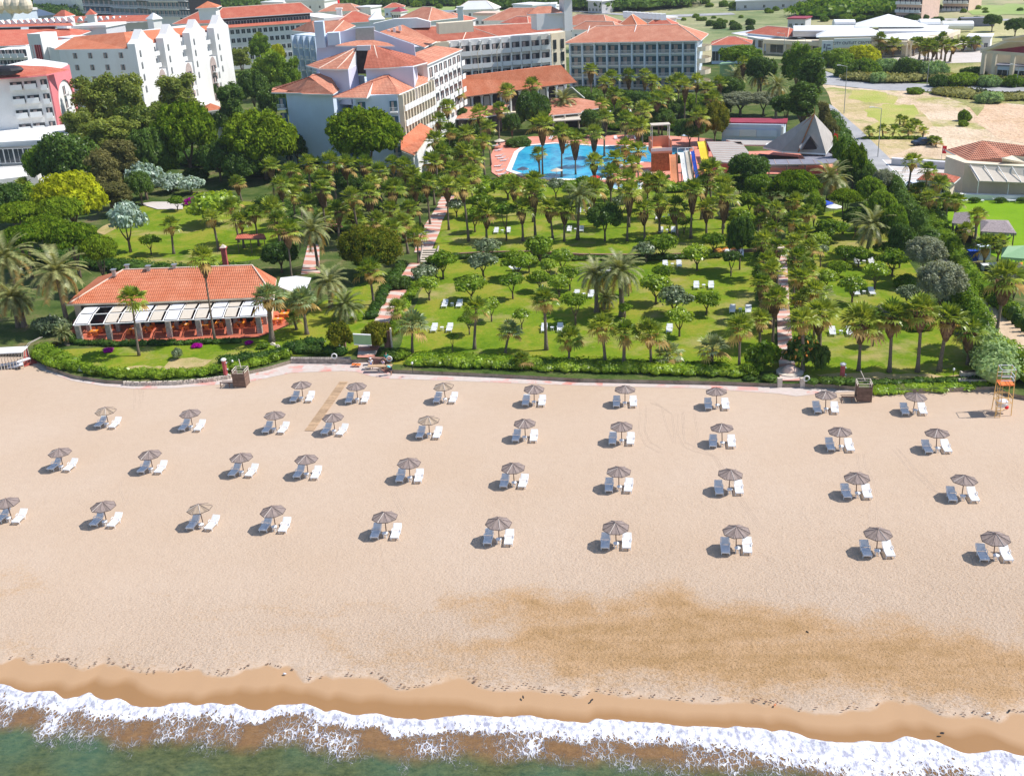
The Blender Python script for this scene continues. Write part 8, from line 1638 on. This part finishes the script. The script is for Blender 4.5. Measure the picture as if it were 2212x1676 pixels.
for i in range(9): a=R(50+260*i/8); q.append((cx+.2*math.cos(a),cz+.2*math.sin(a),cx+.04+.15*math.cos(a),cz+.15*math.sin(a)))
for a,b in zip(q[:-1],q[1:]): mb.add([(a[0],Y_-.14,a[1]),(b[0],Y_-.14,b[1]),(b[2],Y_-.14,b[3]),(a[2],Y_-.14,a[3])],[(0,1,2,3)])
mb.add([(cx+.24+.09*(1 if i%2==0 else .4)*math.cos(R(36*i)),Y_-.14,cz+.09*(1 if i%2==0 else .4)*math.sin(R(36*i))) for i in range(10)],[tuple(range(10))]); T.part('crescent_and_star',mb,'trim')
X_,Y_=G(1797,322,GZ+3); T=Thing('red_flag','red flag hanging beside the pointed roof','flag',(X_,Y_,GZ)); mb=MB(); mb.bar((X_,Y_,GZ),(X_+.3,Y_,7.2),.04,6); T.part('pole',mb,'metal'); mb=MB(); mb.add([(X_+.25,Y_-.05,6.6),(X_+.9,Y_-.2,6.2),(X_+1.1,Y_-.1,5.0),(X_+.1,Y_-.05,5.1)],[(0,1,2,3)]); T.part('flag_cloth',mb,'red')
def parasol(x,y,label,mat,r=1.3,h=2.3):
    X_,Y_=G(x,y,GZ); T=Thing('parasol',label,'parasol',(X_,Y_,GZ),'fabric parasols near the pool'); mb=MB(); n_=8
    mb.add([(X_+r*math.cos(2*math.pi*i/n_),Y_+r*math.sin(2*math.pi*i/n_),GZ+h-.5) for i in range(n_)]+[(X_,Y_,GZ+h)],[(i,(i+1)%n_,n_) for i in range(n_)]); T.part('canopy',mb,mat); mb=MB(); mb.bar((X_,Y_,GZ),(X_,Y_,GZ+h),.04,6); T.part('pole',mb,'metal')
for a in [(1276,408,'red parasol beside the small pool','red'),(1286,404,'second red parasol partly behind the first','red'),(1080,322,'white parasol at the far left corner of the pool','canvas'),(1203,388,'pale parasol at the near edge of the pool','canvas'),(1130,385,'grey parasol at the near left pool corner','wallgrey'),(1472,304,'blue-shaded parasol behind the slides, left one','blue_shade_tint'),(1484,310,'blue-shaded parasol behind the slides, right one','blue_shade_tint'),(1782,462,'blue parasol under the umbrella pine','royal'),(1800,470,'white parasol beside the blue one under the pine','trim')]: parasol(*a)
# garden lamps
for i,(x,y) in enumerate([(1173,636),(1576,556),(892,805),(1135,788),(2058,820),(735,765),(505,800),(2200,795)]):
    X_,Y_=G(x,y,GZ); T=Thing('garden_lamp','small white-headed garden lamp, %s along the gardens'%along(i,8),'garden lamp',(X_,Y_,GZ),'small garden lamps'); mb=MB(); mb.bar((X_,Y_,GZ-.1),(X_,Y_,GZ+1.1),.03,6); T.part('post',mb,'black'); mb=MB(); v,f=ball((X_,Y_,GZ+1.2),(.13,.13,.17),np.random.RandomState(1),8,5,.02); mb.add(v,f); T.part('lamp_globe',mb,'trim')
# wooden tabletop being handled and people
X_,Y_=G(822,803,.02); T=Thing('long_table','long pale wooden table on a stone foot at the promenade','table',(X_,Y_,0)); mb=MB(); mb.obox((X_,Y_,.78),2.9,.75,.07,R(-6)); T.part('tabletop',mb,'woodlt'); mb=MB(); mb.bar((X_,Y_,0),(X_,Y_,.75),.16,8); mb.obox((X_,Y_,.05),.6,.5,.1); T.part('foot',mb,'stonelt')
X_,Y_=G(770,792,.02); T=Thing('deck_chair','small folded orange and dark deck chair on the promenade','deck chair',(X_,Y_,0)); mb=MB(); mb.obox((X_,Y_,.3),1.1,.45,.05,R(-10),0,R(12)); T.part('seat',mb,'orangeboard'); mb=MB(); mb.bar((X_-.5,Y_-.2,0),(X_+.3,Y_-.2,.6),.025,5); mb.bar((X_+.4,Y_-.2,0),(X_-.3,Y_-.2,.5),.025,5); T.part('frame',mb,'black')
X_,Y_=G(812,776,.02); T=Thing('brick_planter','dark brick retaining box beside the main beach steps','brick wall',(X_,Y_,0)); mb=MB(); a=np.array(G(797,790,.02)); b=np.array(G(845,793,.02)); mb.prism([tuple(a),tuple(b),tuple(b+(0,.6)),tuple(a+(0,.6))],0,1.0); T.part('wall',mb,'brick')
def skin(name,joints,edges,mat,parent,loc,sub=2):
    me=bpy.data.meshes.new(name); me.from_pydata([j[:3] for j in joints],edges,[]); o=bpy.data.objects.new(name,me); LINK(o); md=o.modifiers.new('skin','SKIN')
    for i,j in enumerate(joints): me.skin_vertices[0].data[i].radius=(j[3],j[4] if len(j)>4 else j[3]) if len(me.skin_vertices) else (j[3],j[3])
    o.parent=parent; o.location=loc; me.materials.append(MT[mat]); s_=o.modifiers.new('sub','SUBSURF'); s_.levels=sub; s_.render_levels=sub; return o
def skin_obj(name,joints,edges,mat,parent,root=0):
    me=bpy.data.meshes.new(name); bmv=[j[:3] for j in joints]; me.from_pydata(bmv,edges,[]); o=bpy.data.objects.new(name,me); LINK(o)
    bpy.context.view_layer.objects.active=o; md=o.modifiers.new('skin','SKIN'); md.use_smooth_shade=True
    if not me.skin_vertices: me.skin_vertices.new() if hasattr(me.skin_vertices,'new') else None
    for i,j in enumerate(joints): d=me.skin_vertices[0].data[i]; d.radius=(j[3],j[4] if len(j)>4 else j[3]); d.use_root=(i==root)
    s_=o.modifiers.new('sub','SUBSURF'); s_.levels=1; s_.render_levels=2
    dg=bpy.context.evaluated_depsgraph_get(); m2=bpy.data.meshes.new_from_object(o.evaluated_get(dg)); bpy.data.objects.remove(o); m2.name=name; m2.materials.clear(); m2.materials.append(MT[mat]); return put(name,m2,parent)
def hand(p,d,side,J,E,root):
    """five short fingers from the wrist joint"""
    d=Vector(d).normalized(); s=Vector(side).normalized(); i0=len(J); c=Vector(p)+d*.07; J.append((*c,.034,.022)); E.append((root,i0))
    for k,(o_,L) in enumerate(((-.03,.075),(-.01,.09),(.01,.085),(.03,.065))):
        a=c+d*.03+s*o_; b=a+d*L*.5; e=b+d*L*.45+Vector((0,0,-.02)); i=len(J); J+= [(*a,.010),(*b,.009),(*e,.008)]; E+= [(i0,i),(i,i+1),(i+1,i+2)]
    a=c-s*.045; b=a-s*.02+d*.04; i=len(J); J+= [(*a,.011),(*b,.009)]; E+= [(i0,i),(i,i+1)]
def person(px,py,z0,rz,pose,label,shirt,shorts,hat=None,longleg=False):
    X_,Y_=G(px,py,z0); T=Thing('person',label,'person',(X_,Y_,z0),rz=rz)
    if pose=='bend':   # legs straight, back bent forward over the table, arms down to it
        pel=(0,.0,.92); ch=(0,-.34,1.22); nk=(0,-.44,1.34); hd=(0,-.54,1.40); kn=.48; sh=.19; el=(-.42,1.0); wr=(-.60,.86)
        J=[(0,0,.92,.15,.12),(0,-.18,1.08,.13,.11),(0,-.34,1.22,.15,.11),(0,-.44,1.32,.055),(0,-.50,1.37,.07),(0,-.56,1.42,.095,.10),(0,-.58,1.50,.07)]
        E=[(0,1),(1,2),(2,3),(3,4),(4,5),(5,6)]
        for s in(-1,1):
            i=len(J); J+= [(s*.09,.0,.84,.085),(s*.11,.02,.48,.055),(s*.12,.05,.10,.038),(s*.12,-.10,.04,.035)]; E+= [(0,i),(i,i+1),(i+1,i+2),(i+2,i+3)]
            i=len(J); J+= [(s*sh,-.36,1.24,.055),(s*(sh+.06),-.46,1.0,.042),(s*(sh-.02),-.66,.90,.028)]; E+= [(2,i),(i,i+1),(i+1,i+2)]; hand(J[-1][:3],(0,-1,-.15),(s,0,0),J,E,i+2)
        tor=[(0,0,.90,.165,.14),(0,-.18,1.08,.15,.125),(0,-.34,1.22,.165,.125),(0,-.42,1.29,.08)]; te=[(0,1),(1,2),(2,3)]; arms=[(s*sh,-.36,1.24,.07) for s in(-1,1)]+[(s*(sh+.04),-.42,1.1,.06) for s in(-1,1)]; legs=[((s*.09,.0,.86,.105),(s*.11,.02,.52,.075)) for s in(-1,1)]; hp=(0,-.57,1.49)
    elif pose=='sit':
        J=[(0,0,.5,.15,.13),(0,.0,.72,.13,.11),(0,-.02,.95,.16,.11),(0,-.02,1.08,.055),(0,-.03,1.15,.07),(0,-.04,1.23,.095,.1),(0,-.03,1.31,.07)]; E=[(0,1),(1,2),(2,3),(3,4),(4,5),(5,6)]
        for s in(-1,1):
            i=len(J); J+= [(s*.1,-.05,.5,.085),(s*.13,-.45,.5,.06),(s*.13,-.48,.10,.04),(s*.13,-.62,.05,.035)]; E+= [(0,i),(i,i+1),(i+1,i+2),(i+2,i+3)]
            i=len(J); J+= [(s*.20,-.02,.98,.055),(s*.26,-.08,.74,.042),(s*.16,-.30,.64,.028)]; E+= [(2,i),(i,i+1),(i+1,i+2)]; hand(J[-1][:3],(0,-1,-.1),(s,0,0),J,E,i+2)
        tor=[(0,0,.5,.165,.15),(0,0,.72,.15,.13),(0,-.02,.95,.175,.125),(0,-.02,1.04,.08)]; te=[(0,1),(1,2),(2,3)]; arms=[(s*.20,-.02,.98,.07) for s in(-1,1)]+[(s*.24,-.05,.84,.06) for s in(-1,1)]; legs=[((s*.1,-.05,.5,.105),(s*.13,-.43,.5,.08)) for s in(-1,1)]; hp=(0,-.04,1.31)
    else:
        J=[(0,0,.92,.15,.12),(0,.0,1.12,.13,.10),(0,.0,1.34,.16,.11),(0,.0,1.48,.055),(0,-.01,1.55,.07),(0,-.02,1.63,.095,.1),(0,-.01,1.71,.07)]; E=[(0,1),(1,2),(2,3),(3,4),(4,5),(5,6)]
        for s in(-1,1):
            i=len(J); J+= [(s*.09,0,.84,.085),(s*.11,-.01,.48,.055),(s*.12,.02,.10,.038),(s*.12,-.12,.04,.035)]; E+= [(0,i),(i,i+1),(i+1,i+2),(i+2,i+3)]
            i=len(J); J+= [(s*.2,0,1.38,.055),(s*.26,-.03,1.10,.042),(s*.2,-.24,.98,.028)]; E+= [(2,i),(i,i+1),(i+1,i+2)]; hand(J[-1][:3],(0,-1,-.3),(s,0,0),J,E,i+2)
        tor=[(0,0,.88,.165,.14),(0,0,1.12,.15,.12),(0,0,1.34,.175,.125),(0,0,1.43,.08)]; te=[(0,1),(1,2),(2,3)]; arms=[(s*.2,0,1.38,.07) for s in(-1,1)]+[(s*.25,-.01,1.18,.06) for s in(-1,1)]; legs=[((s*.09,0,.86,.105),(s*.11,-.01,.5,.075)) for s in(-1,1)]; hp=(0,-.01,1.72)
    # face: nose, eyes, ears
    hx,hy,hz=J[5][:3]; J.append((hx,hy-.10,hz-.01,.014)); E.append((5,len(J)-1))
    for s in(-1,1): J.append((s*.095,hy+.01,hz,.016)); E.append((5,len(J)-1))
    b=skin_obj('body',J,E,'skin',T.o); b.location=(0,0,0)
    f=MB(); 
    for s in(-1,1): f.obox((s*.035,hy-.098,hz+.015),.022,.012,.012)
    f.obox((0,hy-.094,hz-.05),.045,.012,.01); T.part('face_features',f,'hair',world=False)
    tj=tor+arms; te2=te+[(2,4),(2,5),(4,6),(5,7)]; skin_obj('shirt',tj,te2,shirt,T.o)
    lj=[(0,tor[0][1],tor[0][2],.16,.14)]; le=[]
    for a,c_ in legs: i=len(lj); lj+= [a,c_]; le+= [(0,i),(i,i+1)]
    skin_obj('shorts',lj,le,shorts,T.o)
    v,ff=ball((hp[0],hp[1]+.02,hp[2]-.04),(.105,.115,.085),np.random.RandomState(1),10,6,.03); mb=MB(); mb.add(v,ff)
    if hat: mb.bar((hp[0],hp[1]-.03,hp[2]-.05),(hp[0],hp[1]-.03,hp[2]-.03),.15,12)
    T.part('hat' if hat else 'hair',mb,hat or 'hair',True,world=False)
person(802,795,.02,R(10),'sit','person in a white shirt, blue trousers and white cap sitting by the table','white','blue','white'); person(829,797,.02,R(-40),'sit','person in a pinkish white top sitting at the right end of the table','pinkish','navy'); person(836,790,.02,R(20),'stand','person in a dark teal top standing behind the table','teal','black'); person(845,810,.02,R(-75),'bend','person in a turquoise shirt bending over the end of the table','turq','navy')
X_,Y_=G(806,798,.02); o=put('bench',None,None,(X_,Y_,0)); tag(o,'low bench seat behind the long wooden table','bench'); mb=MB(); mb.box(-1.1,1.6,-.15,.2,.40,.45); put('seat',mb.mesh('seat','stonelt'),o); mb=MB(); mb.box(-.9,-.8,-.1,.15,0,.4); mb.box(1.3,1.4,-.1,.15,0,.4); put('leg',mb.mesh('leg','stonelt'),o)
# debris on the sand
for i,(x,y,m_,l) in enumerate([(2135,1540,'trim','scrap of white litter near the wet sand at the right'),(1674,1522,'orange','scrap of orange litter on the lower beach'),(1744,1365,'black','black lump on the tan seaweed patch'),(2035,1583,'black','small dark stone on the smooth wet sand'),(1278,1512,'black','dark seaweed lump, left of two on the tide line'),(1130,1505,'black','dark seaweed lump in the middle of the tide line'),(615,1455,'cloth','tiny pale shell litter on the left tide line'),(2180,1535,'black','dark twig bundle near the right litter')]):
    X_,Y_=G(x,y,0); v,f=ball((0,0,.0),(.14,.07,.06),np.random.RandomState(i+3),7,5,.35); mb=MB(); mb.add(v,f); o=put('beach_debris',mb.mesh('beach_debris',m_),None,(X_,Y_,.02),i); tag(o,l,'debris')
rs_=random.Random(9); mb=MB()
for i in range(230):
    x=rs_.uniform(0,2212); X_=(x-1106)/28.8; Y_=float(yedge(X_)+np.interp(X_,WPX,WL)+abs(rs_.gauss(0,.25))+.05); v,f=ball((X_,Y_,.01),(rs_.uniform(.04,.13),rs_.uniform(.03,.06),.03),np.random.RandomState(i),6,4,.4); mb.add(v,f)
tag(struct('seaweed_line',mb,'rust' if 0 else 'tanleaf' if 0 else 'wood'),'thin scattered line of dark seaweed bits along the wet sand','seaweed',None,'stuff')
# ================================================================ LABELS OF THE PLANTS
import re
nwords=lambda s:len(re.split(r'[\s\-]+',s.strip()))
for g,items in GRP.items():
    items.sort(key=lambda t:t[0]); n_=len(items)
    for i,(px,o,desc) in enumerate(items):
        al=along(i,n_).replace('from the','from'); lab='%s, %s of the %s'%(desc,al,g)
        if nwords(lab)>16: lab='%s of the %s'%(al,g)
        if nwords(lab)>16: print('LONG',lab)
        tag(o,lab,'palm' if 'palm' in o.name else 'tree',g)
# ================================================================ AIR
m=bpy.data.materials.new('air'); m.use_nodes=True; t=m.node_tree; t.nodes.clear(); pv=t.nodes.new('ShaderNodeVolumePrincipled'); pv.inputs['Color'].default_value=(.80,.88,1,1); pv.inputs['Density'].default_value=0.00009; pv.inputs['Anisotropy'].default_value=.2
ou=t.nodes.new('ShaderNodeOutputMaterial'); t.links.new(pv.outputs[0],ou.inputs['Volume']); MT['air']=m
mb=MB(); mb.box(-2600,1600,-60,3300,-3,72); tag(put('haze',mb.mesh('haze','air')),kind='stuff')
SC.cycles.volume_bounces=0
